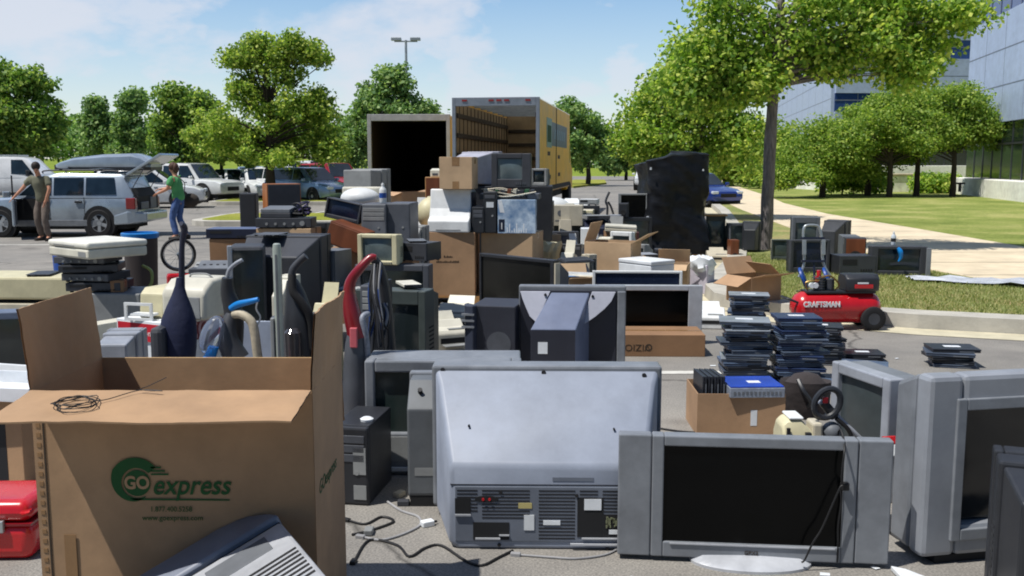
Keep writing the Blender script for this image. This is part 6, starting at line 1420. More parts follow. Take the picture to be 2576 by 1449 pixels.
# side table with things
x_, w_, zt_ = fit(772,900,738,8.9)
t = T('side_table', 'low side table with a tan top edge behind the right raised flap', 'table', (x_+.05,9.25,0), R(4)); MB().box(-w_/2-.06,w_/2+.08,-.3,.3,zt_-.03,zt_).build('tabletop', WOODL, t, bev=.004)
for sx_ in (-1,1):
    for sy_ in (-1,1): MB().box(sx_*w_/2-.02,sx_*w_/2+.02,sy_*.26-.02,sy_*.26+.02,0,zt_-.0305).build('leg', WOODD, t)
xx, ww, hh = fit(800,852,632,8.98,zt_); speaker('speaker', 'slate grey bookshelf speaker with a rounded back on the side table', (xx+.03,9.16,zt_), ww,.3,hh, R(-22), GREYD, pl('slate_grille',92,98,108,.7))
xx, ww, hh = fit(740,800,668,9.1,zt_); crt('computer_monitor', 'small dark monitor on the side table, left of the slate grey speaker', (xx-.02,9.3,zt_), ww+.02,hh,.26, R(14), BLACK2, GREYD, SCR, cat='monitor', knobs=False)
t = T('monitor_stand', 'white plastic monitor stand perched on the small dark monitor', 'stand', (xx,9.22,zt_+hh), R(10)); hh2 = PZ(634,9.2)-zt_-hh
MB().lathe([(.05,0),(.05,.008),(.018,.02),(.016,hh2-.03)],14).build('neck', OFFW, t, smooth=True); MB().box(-.08,.08,-.05,.05,hh2-.0299,hh2).build('plate', OFFW, t, bev=.008)
# support set and items of centre-left pile
x_, w_, h_ = fit(898,1088,668,9.0); zA = h_
crt('television', 'dark grey television carrying the cream monitor', (x_,9.35,0), w_, h_, .6, R(-6), CHAR, CHAR, SCR)
xx, ww, hh = fit(906,1012,590,9.05,zA)
crt('computer_monitor', 'small cream monitor facing us on the dark grey television', (xx,9.22,zA+.001), ww,hh,.34, R(-14), CREAM, CREAM, mat('blank_monitor_screen', C(92,104,106), .15, var=.15), (.11,.13,.13,.13), .7, cat='monitor')
xx, ww, hh = fit(1012,1082,614,9.2,zA); deck('video_recorder', 'black box with a flared lid right of the cream monitor', (xx+.02,9.45,zA+.001), ww+.03,.3,hh, R(-24), BLACK, BLACK2)
x_, w_, h_ = fit(905,1094,733,7.5)
t = crt('television', 'big charcoal television with an open dark side beside the hanging cords', (x_,7.85,0), w_, h_, .62, R(-12), CHARG, CHARG, SCR, (.14,.10,.16,.12), .75)
x_, w_, h_ = fit(820,930,578,10.0)
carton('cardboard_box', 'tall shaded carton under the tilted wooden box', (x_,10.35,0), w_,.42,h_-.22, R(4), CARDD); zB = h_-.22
speaker('speaker', 'brown wooden speaker lying tilted below the tilted black television', (PX(862,9.95,zB+.1),10.2,zB+.02), .40,.3,.24, R(-12), WOODD, WOODD, ry=R(19), cone=False)
xx, ww, hh = fit(826,918,498,10.6,zB+.26)
crt('television', 'black television tilted to the right under the white domed back', (xx,10.62,zB+.29), ww,hh-.05,.4, R(-10), BLACK, BLACK2, SCRN, (.06,.06,.07,.2), ry=R(12))
x_, w_, h_ = fit(915,1040,616,10.4); carton('cardboard_box', 'brown carton supporting the dark grey computer set', (x_,10.75,0), w_,.5,h_, R(-3), CARDD); zC = h_
xx, ww, hh = fit(912,975,514,10.3,zC); tower('computer_tower', 'grey computer tower with dark drive bay left of the dark grey cabinet', (xx,10.62,zC), ww,.45,hh, R(-6), CHAR, GREYD, bays=3)
xx, ww, hh = fit(976,1036,512,10.35,zC); tower('computer_tower', 'plain dark slate computer cabinet below the squeeze bottle', (xx,10.65,zC), ww,.45,hh, R(-6), pl('slate_case',84,88,96,.5), pl('slate_front',88,92,100,.5), bays=0)
bottle('squeeze_bottle', 'white squeeze bottle with a blue label standing on the grey towers', (PX(962,10.45,zC+hh),10.5,zC+hh), PZ(460,10.45)-zC-hh, WHITE, WHITE, BLUE, .04)
x_, w_, h_ = fit(850,956,515,11.7); crt('television', 'dark television buried below the grey and white monitors', (x_,12.05,0), w_,h_,.6, 0, BLACK2, BLACK2, SCR)
xx, ww, hh = fit(862,956,425,11.7,h_); crt('computer_monitor', 'light grey ribbed monitor seen from behind on top of the left pile', (xx,12.1,h_), ww,hh,.46, R(160), GREY, GREY, SCR, taper=.85, cat='monitor')
t = T('computer_monitor', 'white monitor with its domed back toward us, before the grey ribbed one', 'monitor', (PX(898,11.2,1.2),11.45,PZ(520,11.2)-.02)); zz_ = t.location.z
m = MB(); m.ell((0,0,.11),.235,.2,.125,20,10); m.build('rear_dome', WHITE, t, smooth=True); MB().box(-.24,.24,.15,.22,-.02,.24).build('bezel', OFFW, t, bev=.02); MB().lathe([(.1,-.06),(.1,-.045),(.05,-.02),(.05,.02)],16).build('foot', OFFW, t, smooth=True)
carton('cardboard_box', 'hidden brown carton under the white domed monitor', (PX(898,11.3,.6),11.45,0), .42,.36,zz_-.061, 0, CARDD)
# boxes in front of the trailer
xx, ww, hh = fit(978,1078,484,18.5)
carton('cardboard_box', 'tall orange brown bulk box in front of the white trailer, corner toward us', (xx,18.9,0), .62,.55,hh, R(32), CARD, {'l':200,'r':170}, fl=.3)
xx, ww, hh = fit(1068,1112,446,17.6); speaker('wooden_crate', 'upended wooden drawer box on the bulk boxes before the trailer', (xx,17.85,0), ww,.3,hh, R(4), WOODL, WOODD)
t = T('white_adapter', 'small white appliance on the upended wooden box', 'appliance', (PX(1095,17.8,hh),17.85,hh)); MB().frus((-.09,.09,0,.13,-.08),(-.07,.07,0,.16,.08)).build('body', OFFW, t, bev=.015); MB().box(-.05,.05,-.084,-.0805,.03,.07).build('slot', CHAR, t)
# ================================================================ centre pile
Yc = 11.4
t = T('pallet', 'wooden pallet under the two big tan cartons', 'pallet', (PX(1205,Yc,.1),Yc+.42,0)); 
for k in range(3): MB().box(-.82+k*.76,-.70+k*.76,-.42,.42,.0,.10).build('bearer', WOODL, t)
q = MB()
for k in range(6): q.box(-.84,.84,-.42+k*.15,-.33+k*.15,.1005,.118)
q.build('deck_board', WOODL, t)
x1_, w1_, h1_ = fit(1050,1198,585,Yc,.118); zP = .118+h1_
tb_ = carton('cardboard_box', 'big tan carton with two lines of faint print, left one on the pallet', (x1_,Yc+.36,.12), w1_,.7,h1_, R(-2.5), CARD)
q = MB(); random.seed(2)
for (x0,x1,z) in ((-.02,.07,h1_*.62),(-.11,.16,h1_*.54)):
    x = x0
    while x < x1: d = random.uniform(.008,.016); q.box(x,x+d,-.3512,-.3495,z-.012,z+random.uniform(.002,.014)); x += d+.005
q.build('faint_print', INKB, tb_)
x2_, w2_, h2_ = fit(1212,1368,588,Yc,.118)
carton('cardboard_box', 'big tan carton with a bare front, right one on the pallet', (x2_,Yc+.38,.12), w2_*.86,.6,h2_, R(-14), CARDL)
# white printer standing on the left carton
xx, ww, hh = fit(1082,1188,476,Yc+.02,zP)
t = T('printer', 'white printer with a flared front lip on the big left carton', 'printer', (xx,Yc+.25,zP), R(-8))
m = MB(); m.prism([(-.26,0),(.2,0),(.2,hh*.97),(-.08,hh),(-.12,hh*.55),(-.17,hh*.36),(-.26,hh*.27)],'x',-ww/2,ww/2); m.build('body', WHITE, t, bev=.015); MB().box(ww/2+.0005,ww/2+.012,-.1,.19,.02,hh*.93).build('side_cover', NAVY, t, bev=.006)
MB().box(-ww*.3,ww*.3,-.262,-.2595,hh*.05,hh*.07).build('seam', GREY, t)
t = T('computer_monitor', 'cream monitor shell leaning behind the white flared printer', 'monitor', (PX(1082,Yc+.5,1.0),Yc+.58,zP), R(150)); m = MB(); m.ell((0,0,.2),.16,.2,.2,16,10); m.build('rear_dome', CREAM, t, smooth=True); MB().box(-.18,.18,-.24,-.17,.0,.4).build('bezel', CREAM, t, bev=.015)
zW = zP+hh
xx, ww, h3 = fit(1106,1190,395,Yc+.02,zW)
tb3 = carton('cardboard_box', 'square pale carton topping the centre pile on the white printer', (xx+.02,Yc+.2,zW+.001), ww,.36,h3, R(-9), CARDL, tapew=.09)
q = MB().box(-.045,.045,-.1815,-.1797,h3*.72,h3+.0003).box(-.04,.04,-.1815,-.1797,.0,h3*.24); split(q.build('front_tape', TAPE, tb3))
# black towers between, silver blue box, tray, brown tv
zQ = .12+h2_
xx, ww, hh = fit(1192,1222,520,Yc,zQ); tower('computer_tower', 'slim black computer tower between the white printer and the blue box', (xx,Yc+.25,zQ), ww,.4,hh, R(-6), BLACK, BLACK, bays=2)
xx, ww, hh = fit(1222,1252,482,Yc,zQ); tower('computer_tower', 'tall black computer tower with a white sticker beside the blue box', (xx,Yc+.25,zQ), ww+.01,.4,hh, R(-6), BLACK2, BLACK, bays=1, sticker=True)
xx, ww, hh = fit(1254,1350,503,Yc,zQ)
t = T('printed_box', 'glossy silver and blue packaging box with a dark label on the right carton', 'box', (xx,Yc+.2,zQ), R(-4))
PK = mat('silver_blue_print', C(92,146,206), .25, metal=.1, var=.25, scale=5, rgb2=C(206,220,236)); MB().box(-ww/2,ww/2,-.18,.18,0,hh).build('body', PK, t, bev=.003); MB().box(-ww/2+.015,-ww/2+.085,-.1815,-.1797,.02,hh*.42).build('dark_label', NAVY, t); 
q = MB().box(-ww/2+.045,-ww/2+.055,-.183,-.1812,.05,hh*.32); q.build('label_text', INKW, t); q = MB()
for i in range(9): q.box(-ww/2+.11+i*.028,-ww/2+.122+i*.028,-.1815,-.1797,.01,hh*.3*(.6+.4*math.sin(i*2)))
q.build('streaks', STICK, t); MB().quad((-ww/2+.004,-.1812,hh-.004),(-ww/2+.05,-.1812,hh-.004),(-ww/2+.085,-.1812,hh*.62),(-ww/2+.03,-.1812,hh*.62)).build('white_corner', STICK, t)
zS = zQ+hh
t = T('circuit_tray', 'messy tray of circuit boards and cables under the brown television', 'electronics', (PX(1285,Yc+.4,zS),Yc+.42,zS), R(-5)); random.seed(6); hT = PZ(472,11.8)-zS
MB().box(-.36,.36,-.24,.24,0,hT*.5).build('tray', CHAR, t, bev=.006)
for k in range(9):
    x = -.3+k*.07; MB().box(x,x+random.uniform(.03,.07),-.27,-.1,hT*.5+.001,hT*.5+.001+hT*.46*random.uniform(.5,1)).build('board', [BEIGE,BLACK,mat('green_board',C(46,92,60),.5),STEEL,WOODD][k%5], t, bev=.003)
for k in range(4):
    m = MB(); m.tube([(random.uniform(-.34,.34),-.25-.02*random.random(),random.uniform(.0,hT)) for i in range(7)],.008,6); m.build('cable', [BEIGE,CORD][k%2], t, smooth=True)
xx, ww, hh = fit(1241,1341,386,11.75,zS+hT); crt('television', 'old brown cabinet television topping the centre pile', (xx,12.0,zS+hT+.001), ww,hh,.44, R(-7), mat('dark_brown_cabinet',C(52,42,38),.5,var=.2), BLACK2, mat('light_grey_screen', C(104,118,122), .15, var=.2, scale=3), (.15,.22,.15,.25), .75)
x_, w_, h_ = fit(1170,1392,468,12.6); tower('media_cabinet', 'tall black media cabinet standing behind the centre pile', (x_,12.95,0), w_,.6,h_, R(-3), BLACK2, BLACK, bays=0)
xx, ww, hh = fit(1150,1240,380,12.55,h_); crt('computer_monitor', 'large pale grey monitor turned away behind the square pale carton', (xx,12.9,h_), ww+.05,hh,.5, R(148), pl('lilac_grey_plastic',166,166,178,.5), pl('lilac_grey_bezel',150,150,162,.5), SCR, taper=.7, cat='monitor')
xx, ww, hh = fit(1344,1386,424,12.5,h_); crt('computer_monitor', 'tiny grey monitor right of the brown television', (xx,12.78,h_), ww,hh,.28, R(-20), CHAR, GREY, SCR, (.14,.14,.14,.2), cat='monitor', knobs=False)
# black flat set turned left
p0 = Vector((PX(1205,9.95,.6),9.95)); p1 = Vector((PX(1392,9.2,.6),9.2)); an = math.atan2(p1.y-p0.y,p1.x-p0.x); wv = (p1-p0).length
t = T('television', 'wide black screen television turned left in front of the pallet cartons', 'television', ((p0.x+p1.x)/2,(p0.y+p1.y)/2,0), an)
h_ = PZ(645,9.6)
m = MB(); frame(m,-wv/2,wv/2,0,h_,0,.08,.03,.045,.035,.14); m.build('bezel', BLACK, t, bev=.006); MB().box(-wv/2+.028,wv/2-.043,.02,.04,.138,h_-.033).build('screen', mat('black_projection_screen', C(24,24,22), .35, var=.3, scale=3), t)
MB().frus((-wv/2+.01,wv/2-.01,.01,h_-.01,.0805),(-wv/2+.12,wv/2-.12,.01,h_*.8,.36)).build('rear_housing', CHAR, t, bev=.012); MB().box(wv/2+.001,wv/2+.018,.01,.075,.02,h_-.03).build('side_trim', BEIGE, t)
# second tier: tower, big tv back, LCDs, white-brown box
x_, w_, h_ = fit(1172,1306,772,7.55)
t = T('computer_tower', 'black computer tower with ridged front corner, left of the purple grey back', 'computer', (x_+.02,7.85,0), R(-12))
MB().box(-w_/2+.06,w_/2,-.22,.25,0,h_-.005).build('case', pl('slate_black_case',52,54,64,.45), t, bev=.008)
m = MB(); m.loft([[(x,y,z) for x,y in ((-w_/2-.01,-.16),(-w_/2+.02,-.26),(-w_/2+.09,-.28),(-w_/2+.11,-.2205),(-w_/2+.0,-.1))] for z in (.01,h_*.95,h_)]); m.build('front_panel', pl('ridged_dark_panel',62,68,84,.4), t, bev=.01)
q = MB()
for i in range(3): q.box(-w_/2-.004,-w_/2+.10,-.284,-.262,h_-.08-i*.05,h_-.065-i*.05)
q.build('ridge', SILVD, t); m = MB(); m.cyl((w_*.18,-.2225,h_*.45),(w_*.18,-.2195,h_*.45),.1,n=24); m.build('side_vent', CHAR, t)
Yl = 7.75; xl0, wl, hl = fit(1305,1572,718,Yl); 
t = T('television', 'purple grey tube television seen from behind with a central spine, mid scene', 'television', (xl0,Yl-.03,0), R(-3))
TVP = pl('purple_grey_plastic', 44, 46, 58, .5, var=.06); TVL = pl('sunlit_grey_back_plastic', 176, 178, 190, .45, var=.05)
MB().box(-wl/2,wl/2,.0,.10,.0,hl).build('front_frame', SILVD, t, bev=.012); MB().box(-wl/2+.06,wl/2-.06,.1005,.115,.08,hl-.06).build('screen', SCR, t)
# back plate stays dark; shoulder plates and sloping spine get sunlight in their colour
MB().box(-wl/2+.01,wl/2-.075,-.02,-.0005,.0,hl-.035).build('back_plate', TVP, t, bev=.006)
MB().box(wl/2-.07,wl/2-.004,-.035,-.0005,.0,hl-.04).build('side_strip', SILVD, t, bev=.008)
a0, a1, b0_, b1_ = -wl*.20, wl*.16, -wl*.38, wl*.03
zs1 = hl*.57
m = MB(); m.loft([[(a0,-.021,hl-.05),(a1,-.021,hl-.05),(a1,-.021,.0),(a0,-.021,.0)],[(b0_,-.30,zs1),(b1_,-.30,zs1),(b1_,-.30,.0),(b0_,-.30,.0)]]); m.build('rear_spine', pl('sunlit_spine_plastic',112,122,148,.35,var=.05), t, bev=.008)
MB().box(b0_+.004,b1_-.004,-.306,-.3005,.004,zs1-.004).build('spine_cover', TVP, t); MB().box(b0_+.06,b0_+.135,-.3085,-.3062,hl*.30,hl*.43).build('label', STICK, t)
def shoulder(pts):
    m = MB(); n_ = len(pts); m.loft([[(x,-.022,z) for x,z in pts],[(x,-.035-(hl-.04-z)*.34,z) for x,z in pts]]); m.build('shoulder_plate', TVL, t, bev=.003)
shoulder([(-wl/2+.012,hl-.042),(a0-.005,hl-.042),(-wl*.33,hl*.60)]+[(-wl/2+.012+.105*f_**1.2,hl-.042-(hl*.40-.042)*f_) for f_ in (.8,.5,.25)])
shoulder([(a1+.02,hl-.042),(wl/2-.085,hl-.042)]+[(wl/2-.085-.30*f_,hl-.042-(hl*.42-.02)*f_**.62) for f_ in (.12,.3,.55,.8)]+[(wl*.075,hl*.58)])
q = MB()
for u, v in ((1372,735),(1490,738)): q.cyl((PX(u,Yl,hl)-xl0,-.06,PZ(v,Yl)-.012),(PX(u,Yl,hl)-xl0,-.04,PZ(v,Yl)-.012),.011,n=10)
q.build('screw', INKD, t)
x_, w_, h_ = fit(1470,1766,718,8.95); flat('television', 'silver flat television behind the brown box, half hidden by the purple grey back', (x_,9.0,0), w_,h_-.02, R(-1.5), SILVB, SCRB, (.13,.13,.05,.12), 0, .1, .4, z0=.02)
x_, w_, h_ = fit(1491,1716,682,10.1); flat('television', 'navy screened flat television in a white frame, only its top showing', (x_,10.15,0), w_,h_-.02, R(-2), WHITE, SCRN, (.03,.03,.025,.08), 0, .08, .4, z0=.02)
x_, w_, h_ = fit(1540,1776,843,8.36)
tv_ = carton('cardboard_box', 'long brown carton with upside down print below the silver flat television', (x_,8.6,0), w_,.46,h_, R(-1.5), CARDD)
lettering('VIZIO', .085, INKB, tv_, (PX(1606,8.36,.1)-x_,-.2312,h_*.42), rot=(R(90),R(180),0), ext=.0006, sx=1.05)
m = MB(); m.lathe([(.020,0),(.032,0),(.032,.0012),(.020,.0012)],24,cap=False).xf(Matrix.Translation((PX(1634,8.36,.1)-x_,-.2303,h_*.42))@Matrix.Rotation(R(90),4,'X')); m.build('ring_mark', INKB, tv_)
printer('printer', 'white rounded printer left of the tallest disc player stack', (PX(1796,9.75,.1),9.95,0), .3,.34,.20, R(-8), WHITE, GREY, tray=False)
# white and grey bits between tower and big charcoal tv
printer('printer', 'small white printer tilted on the ground left of the ridged tower', (PX(1122,8.6,.2),8.75,0), .3,.3,.27, R(25), OFFW, GREY)
deck('video_recorder', 'grey unit on the ground in front of the tilted white printer', (PX(1135,7.5,.1),7.7,0), .28,.3,.12, R(10), GREYD, BLACK2)
# ================================================================ right hand pile (front to back)
def onground(u0, u1, v, Y): return fit(u0, u1, v, Y, 0)
x_, w_, h_ = onground(1480,1566,612,11.8)
carton('cardboard_box', 'torn open tan carton with a folded corner, in front of the small white framed monitor', (x_+.12,12.1,0), w_+.18,.45,h_, R(-24), CARDL, {'f':-62,'r':150,'l':70}, fl=.42)
x_, w_, h_ = onground(1578,1690,664,11.2)
t = T('foam_box', 'bright white lidded foam box turned corner-on behind the navy screened television', 'box', (x_,11.5,0), R(38)); MB().box(-.2,.2,-.27,.27,0,h_-.02).build('body', STICK, t, bev=.012); MB().box(-.205,.205,-.275,.275,h_-.0198,h_+.03).build('lid', STICK, t, bev=.012)
x_, w_, h_ = onground(1668,1735,668,12.0)
carton('cardboard_box', 'open tan carton with its long flap raised beside the white foam box', (x_,12.3,0), w_+.08,.34,h_, R(-16), CARDL, {'b':75,'f':200,'l':160}, fl=.5)
x_, w_, h_ = onground(1726,1792,668,12.4)
t = T('waste_bin', 'lilac white bin overflowing with white cloth next to the open tan carton', 'bin', (x_+.05,12.6,0), R(-30)); MB().frus((-.14,.14,0,h_,-.14),(-.15,.15,0,h_,.14)).build('tub', pl('lilac_white_plastic',202,196,208,.5), t, bev=.01)
MB().box(-.141,-.1405+.0,-.13,.13,.02,h_-.03).build('cardboard_side', CARDD, t)
m = MB(); random.seed(12); rings = []
for k in range(7):
    rr = [.02,.1,.17,.2,.19,.16,.15][k]; zz_ = [h_+.1,h_+.1,h_+.07,h_+.02,h_-.05,h_-.10,h_-.13][k]
    rings.append([((rr+random.uniform(-.03,.035)*(k>0))*math.cos(2*math.pi*i/16),(rr+random.uniform(-.03,.03)*(k>0))*math.sin(2*math.pi*i/16),zz_+random.uniform(-.03,.03)) for i in range(16)])
m.loft(rings); tag(m.build('white_cloth', STICK, None, smooth=True), 'crumpled white cloth spilling over the lilac white bin', 'cloth'); bpy.data.objects['white_cloth'].location = (x_+.05,12.6,0)
x_, w_, h_ = onground(1415,1482,662,10.9)
t = T('plastic_bag', 'blue black plastic bag slumped beside the black screen television', 'bag', (x_,11.2,0)); m = MB(); random.seed(21)
m.loft([[((r*(1+random.uniform(-.14,.14)))*math.cos(2*math.pi*i/14), .8*r*(1+random.uniform(-.14,.14))*math.sin(2*math.pi*i/14), z+random.uniform(-.02,.02)) for i in range(14)] for r,z in ((.14,.02),(.19,h_*.35),(.19,h_*.7),(.13,h_*.93),(.03,h_))]); m.build('sack', mat('blue_black_bag', C(40,52,84), .3, var=.4, scale=8, bump=.4, bscale=14), t, smooth=True)
x_, w_, h_ = onground(1422,1492,702,10.5); carton('cardboard_box', 'flattened pale carton scrap behind the purple grey back', (x_,10.7,0), w_,.3,h_, R(12), CARDL, {'f':170,'b':120}, fl=.5)
deck('video_recorder', 'blue topped device on the flattened pale carton scrap', (x_-.04,10.62,h_), .22,.2,.03, R(10), BLUEB, BGREY)
# second row
x_, w_, h_ = onground(1406,1468,618,12.3); tower('computer_tower', 'dark panel of a computer lying against the beige wedge monitor', (x_,12.55,0), w_,.3,h_, R(-12), NAVY, BLACK, rx=R(-6), bays=1)
x_, w_, h_ = onground(1420,1492,604,12.9); t = T('computer_monitor', 'beige wedge shaped monitor back with a grey logo patch', 'monitor', (x_,13.2,0), R(-14))
MB().prism([(-w_/2,h_*.35),(w_*.42,h_),(w_/2,h_*.95),(w_/2,0),(-w_/2,0)],'y',-.16,.16).build('housing', OFFW, t, bev=.02); MB().box(-.02,.10,-.1625,-.1595,h_*.5,h_*.58).build('logo_patch', GREYD, t)
x_, w_, h_ = onground(1372,1408,612,12.2)
t = T('paper_bag', 'crumpled cream paper bag at the right edge of the pallet cartons', 'bag', (x_,12.4,0)); m = MB(); random.seed(31)
m.loft([[(r*(1+random.uniform(-.25,.25))*math.cos(2*math.pi*i/12), r*(1+random.uniform(-.2,.2))*math.sin(2*math.pi*i/12), z+random.uniform(-.03,.03)) for i in range(12)] for r,z in ((.08,.0),(.11,h_*.3),(.10,h_*.6),(.13,h_*.85),(.12,h_))]); m.build('sack', CREAM, t)
x_, w_, h_ = onground(1463,1508,576,13.3); carton('white_box', 'plain white carton with faint grey print standing on end', (x_,13.5,0), w_,.28,h_, R(-5), STICK, tape=False); 
x_, w_, h_ = onground(1546,1604,584,13.2); crt('computer_monitor', 'small white framed monitor above the torn open carton', (x_,13.4,0), w_,h_,.3, R(-28), WHITE, WHITE, SCRG, (.12,.12,.08,.35), .7, cat='monitor')
x_, w_, h_ = onground(1524,1604,567,13.9); hS = h_
carton('cardboard_box', 'carton under the flat beige printer lid behind the small white framed monitor', (x_,14.15,0), w_-.05,.35,h_-.1, R(8), CARDD); t = T('scanner', 'flat beige scanner lid tilted on a carton before the wrapped pallet', 'scanner', (x_,14.1,h_-.1), R(-6), ry=R(3)); MB().box(-w_/2,w_/2,-.2,.2,0,.05).build('base', BEIGE, t, bev=.01); MB().box(-w_/2,w_/2,-.2,.2,.053,.095).build('lid', OFFW, t, bev=.012)
x_, w_, h_ = onground(1470,1536,556,14.3); crt('computer_monitor', 'navy monitor with a pale round logo seen from behind', (x_,14.6,0), w_,h_,.4, R(170), NAVY, NAVY, SCR, taper=.75, cat='monitor'); t = T('disc', 'pale disc stuck on the navy monitor', 'sticker', (x_+.06,14.385,h_*.72)); MB().cyl((0,0,0),(0,-.006,0),.03,n=16).build('disc', GREY, t)
# back row
x_, w_, h_ = onground(1376,1470,568,14.8); zR = h_; crt('television', 'mottled grey green set under the beige box with dark print', (x_,15.1,0), w_,h_,.4, R(8), CHARG, CHARG, SCRG)
xx, ww, hh = fit(1374,1470,518,14.7,zR); t = carton('white_box', 'beige carton with dark oval print on the mottled set', (xx,15.0,zR+.001), ww,.4,hh, R(-6), BEIGE, tape=False)
q = MB(); q.cyl((-.05,-.2025,hh*.62),(-.05,-.1995,hh*.62),.045,n=16).box(-.13,.02,-.202,-.1995,hh*.22,hh*.28); q.build('dark_print', GREYD, t)
x_, w_, h_ = onground(1410,1438,553,14.4); printer('printer', 'narrow beige printer standing below the beige carton with dark print', (x_,14.55,0), w_+.02,.2,h_, R(4), BEIGE, GREY, tray=False)
x_, w_, h_ = onground(1346,1394,507,14.0); tower('computer_tower', 'black computer tower right of the silver blue packaging box', (x_,14.25,0), w_,.4,h_, R(-5), BLACK, BLACK, bays=2)
x_, w_, h_ = onground(1352,1440,497,15.6); t = T('computer_monitor', 'white monitor with a domed top behind the black tower', 'monitor', (x_,15.9,0), R(20)); MB().box(-w_/2,w_/2,-.2,-.1,0,h_-.1).build('bezel', OFFW, t, bev=.02); m = MB(); m.ell((0,0,h_-.22),w_/2,.26,.22,18,10); m.build('rear_dome', WHITE, t, smooth=True); MB().box(-.2,.2,-.09,.2,0,h_-.3).build('base', CHAR, t)
x_, w_, h_ = onground(1448,1512,518,15.8); crt('television', 'small black television behind the navy monitor', (x_,16.1,0), w_,h_,.4, R(-6), BLACK2, BLACK, SCR)
x_, w_, h_ = onground(1420,1482,507,17.5); t = T('printer', 'grey paper tray device at the back of the pile before the yellow truck', 'printer', (x_,17.75,0), R(8)); MB().box(-w_/2,w_/2,-.2,.2,0,h_).build('body', GREY, t, bev=.02); MB().box(-w_/2+.03,w_/2+.05,-.22,.15,h_+.0005,h_+.03).build('lid', GREYD, t, bev=.008)
t = T('printer', 'white printer with a black slot before the truck wheel', 'printer', (PX(1440,16.6,.9),16.8,0)); x_, w_, h_ = onground(1398,1478,514,16.6); MB().box(-w_/2,w_/2,-.2,.2,0,h_).build('body', WHITE, t, bev=.03); MB().box(-w_*.2,w_*.25,-.2025,-.199,h_-.09,h_-.05).build('slot', INKD, t); MB().frus((-w_*.3,w_*.3,h_+.001,h_+.02,-.1),(-w_*.2,w_*.2,h_+.001,h_+.09,.15)).build('paper_support', WHITE, t)
x_, w_, h_ = onground(1556,1628,487,17.0); flat('television', 'black screened television with a pale left rim left of the wrapped pallet', (x_,17.1,0), w_,.46, R(-4), GREY, SCRB, (.05,.02,.03,.03), 0, .1, .3, z0=h_-.46)
x_, w_, h_ = onground(1552,1640,548,16.2); crt('television', 'low dark television under the black screened one', (x_,16.5,0), w_,h_,.4, R(5), BLACK2, BLACK, SCR)
t = T('desk_lamp', 'bent black lamp arm standing on a white base in the back of the pile', 'lamp', (PX(1532,16.4,.8),16.5,0)); x0_ = t.location.x
zz = lambda v: PZ(v,16.5); m = MB(); m.tube([(PX(u,16.5,zz(v))-x0_,0,zz(v)) for u,v in ((1527,546),(1528,520),(1524,505),(1533,483))],.02,8); m.tube([(PX(u,16.5,zz(v))-x0_,.02,zz(v)) for u,v in ((1530,508),(1538,522),(1545,545))],.018,8); m.build('arm', BLACK2, t, smooth=True); MB().cyl((0,0,0),(0,0,zz(545)),.16,.14,18).build('base', OFFW, t, smooth=True)
# wrapped pallet
x_, w_, h_ = onground(1611,1779,402,16.9)
t = T('wrapped_pallet', 'head-high pallet load wrapped in wrinkled black plastic film', 'pallet load', (x_,17.45,0), R(7))
m = MB(); rings = []; nn_ = 72; nz_ = 60
for k in range(nz_+1):
    f_ = k/nz_; z = .1+(h_-.1)*f_
    ring_ = []
    for i in range(nn_):
        a = 2*math.pi*i/nn_; ca, sa = math.cos(a), math.sin(a); q_ = 1/((abs(ca)**7+abs(sa)**7)**(1/7))
        p_ = Vector((ca*q_,sa*q_,z*1.5)); tw = z*2.2+a*1.5
        dg = math.sin(z*5.2+ca*2.4+sa*1.3+1.6*noise.noise(Vector((ca*1.5,sa*1.5,z*1.1))))
        wr = .085*noise.noise(Vector((p_.x*1.3,p_.y*1.3,z*1.7+4))) + .030*noise.noise(Vector((p_.x*3,p_.y*3,z*7+a*3.2))) + .014*dg*abs(dg) + .014*noise.noise(Vector((a*9,z*4,tw*2)))
        pr_ = 1.06 - .10*f_ + .05*math.exp(-((f_-.05)/.12)**2) - .05*math.exp(-((f_-.42)/.1)**2)
        hx = w_*.5*pr_; hy = .52*pr_
        sk = .05*math.sin(f_*2.6)+.03*max(0,f_-.6)
        top_ = max(0,f_-.72)/.28
        ring_.append((ca*q_*(hx+wr)+sk, sa*q_*(hy+wr), z + top_*(.07*ca-.06*sa+.05*noise.noise(Vector((ca*2,sa*2,8))))))
    rings.append(ring_)
for s_,dz in ((.93,.02),(.6,.05),(.02,.06)):
    rings.append([(x*s_,y*s_,z+dz+.02*noise.noise(Vector((x*4,y*4,1)))) for x,y,z in rings[nz_]])
m.loft(rings); FILM = mat('black_stretch_film', C(22,23,27), .42, var=.25, scale=3, bump=.4, bscale=5, spec=.28, stretch=(1,1,3.0)); m.build('film', FILM, t, smooth=True)
q = MB()
for k in range(3): q.box(-w_*.45,w_*.45,-.45+k*.4,-.35+k*.4,0,.1)
q.build('pallet', WOODL, t); q = MB()
for (u,v,sx_) in ((1618,548,.03),(1613,570,.02),(1624,588,.014),(1626,424,.022),(1762,428,.016)): z = PZ(v,16.85); x = PX(u,16.85,z)-x_; q.box(x-sx_*.6,x+sx_*.6,-.585,-.56,z-sx_,z+sx_)
split(q.build('white_tag', STICK, t))
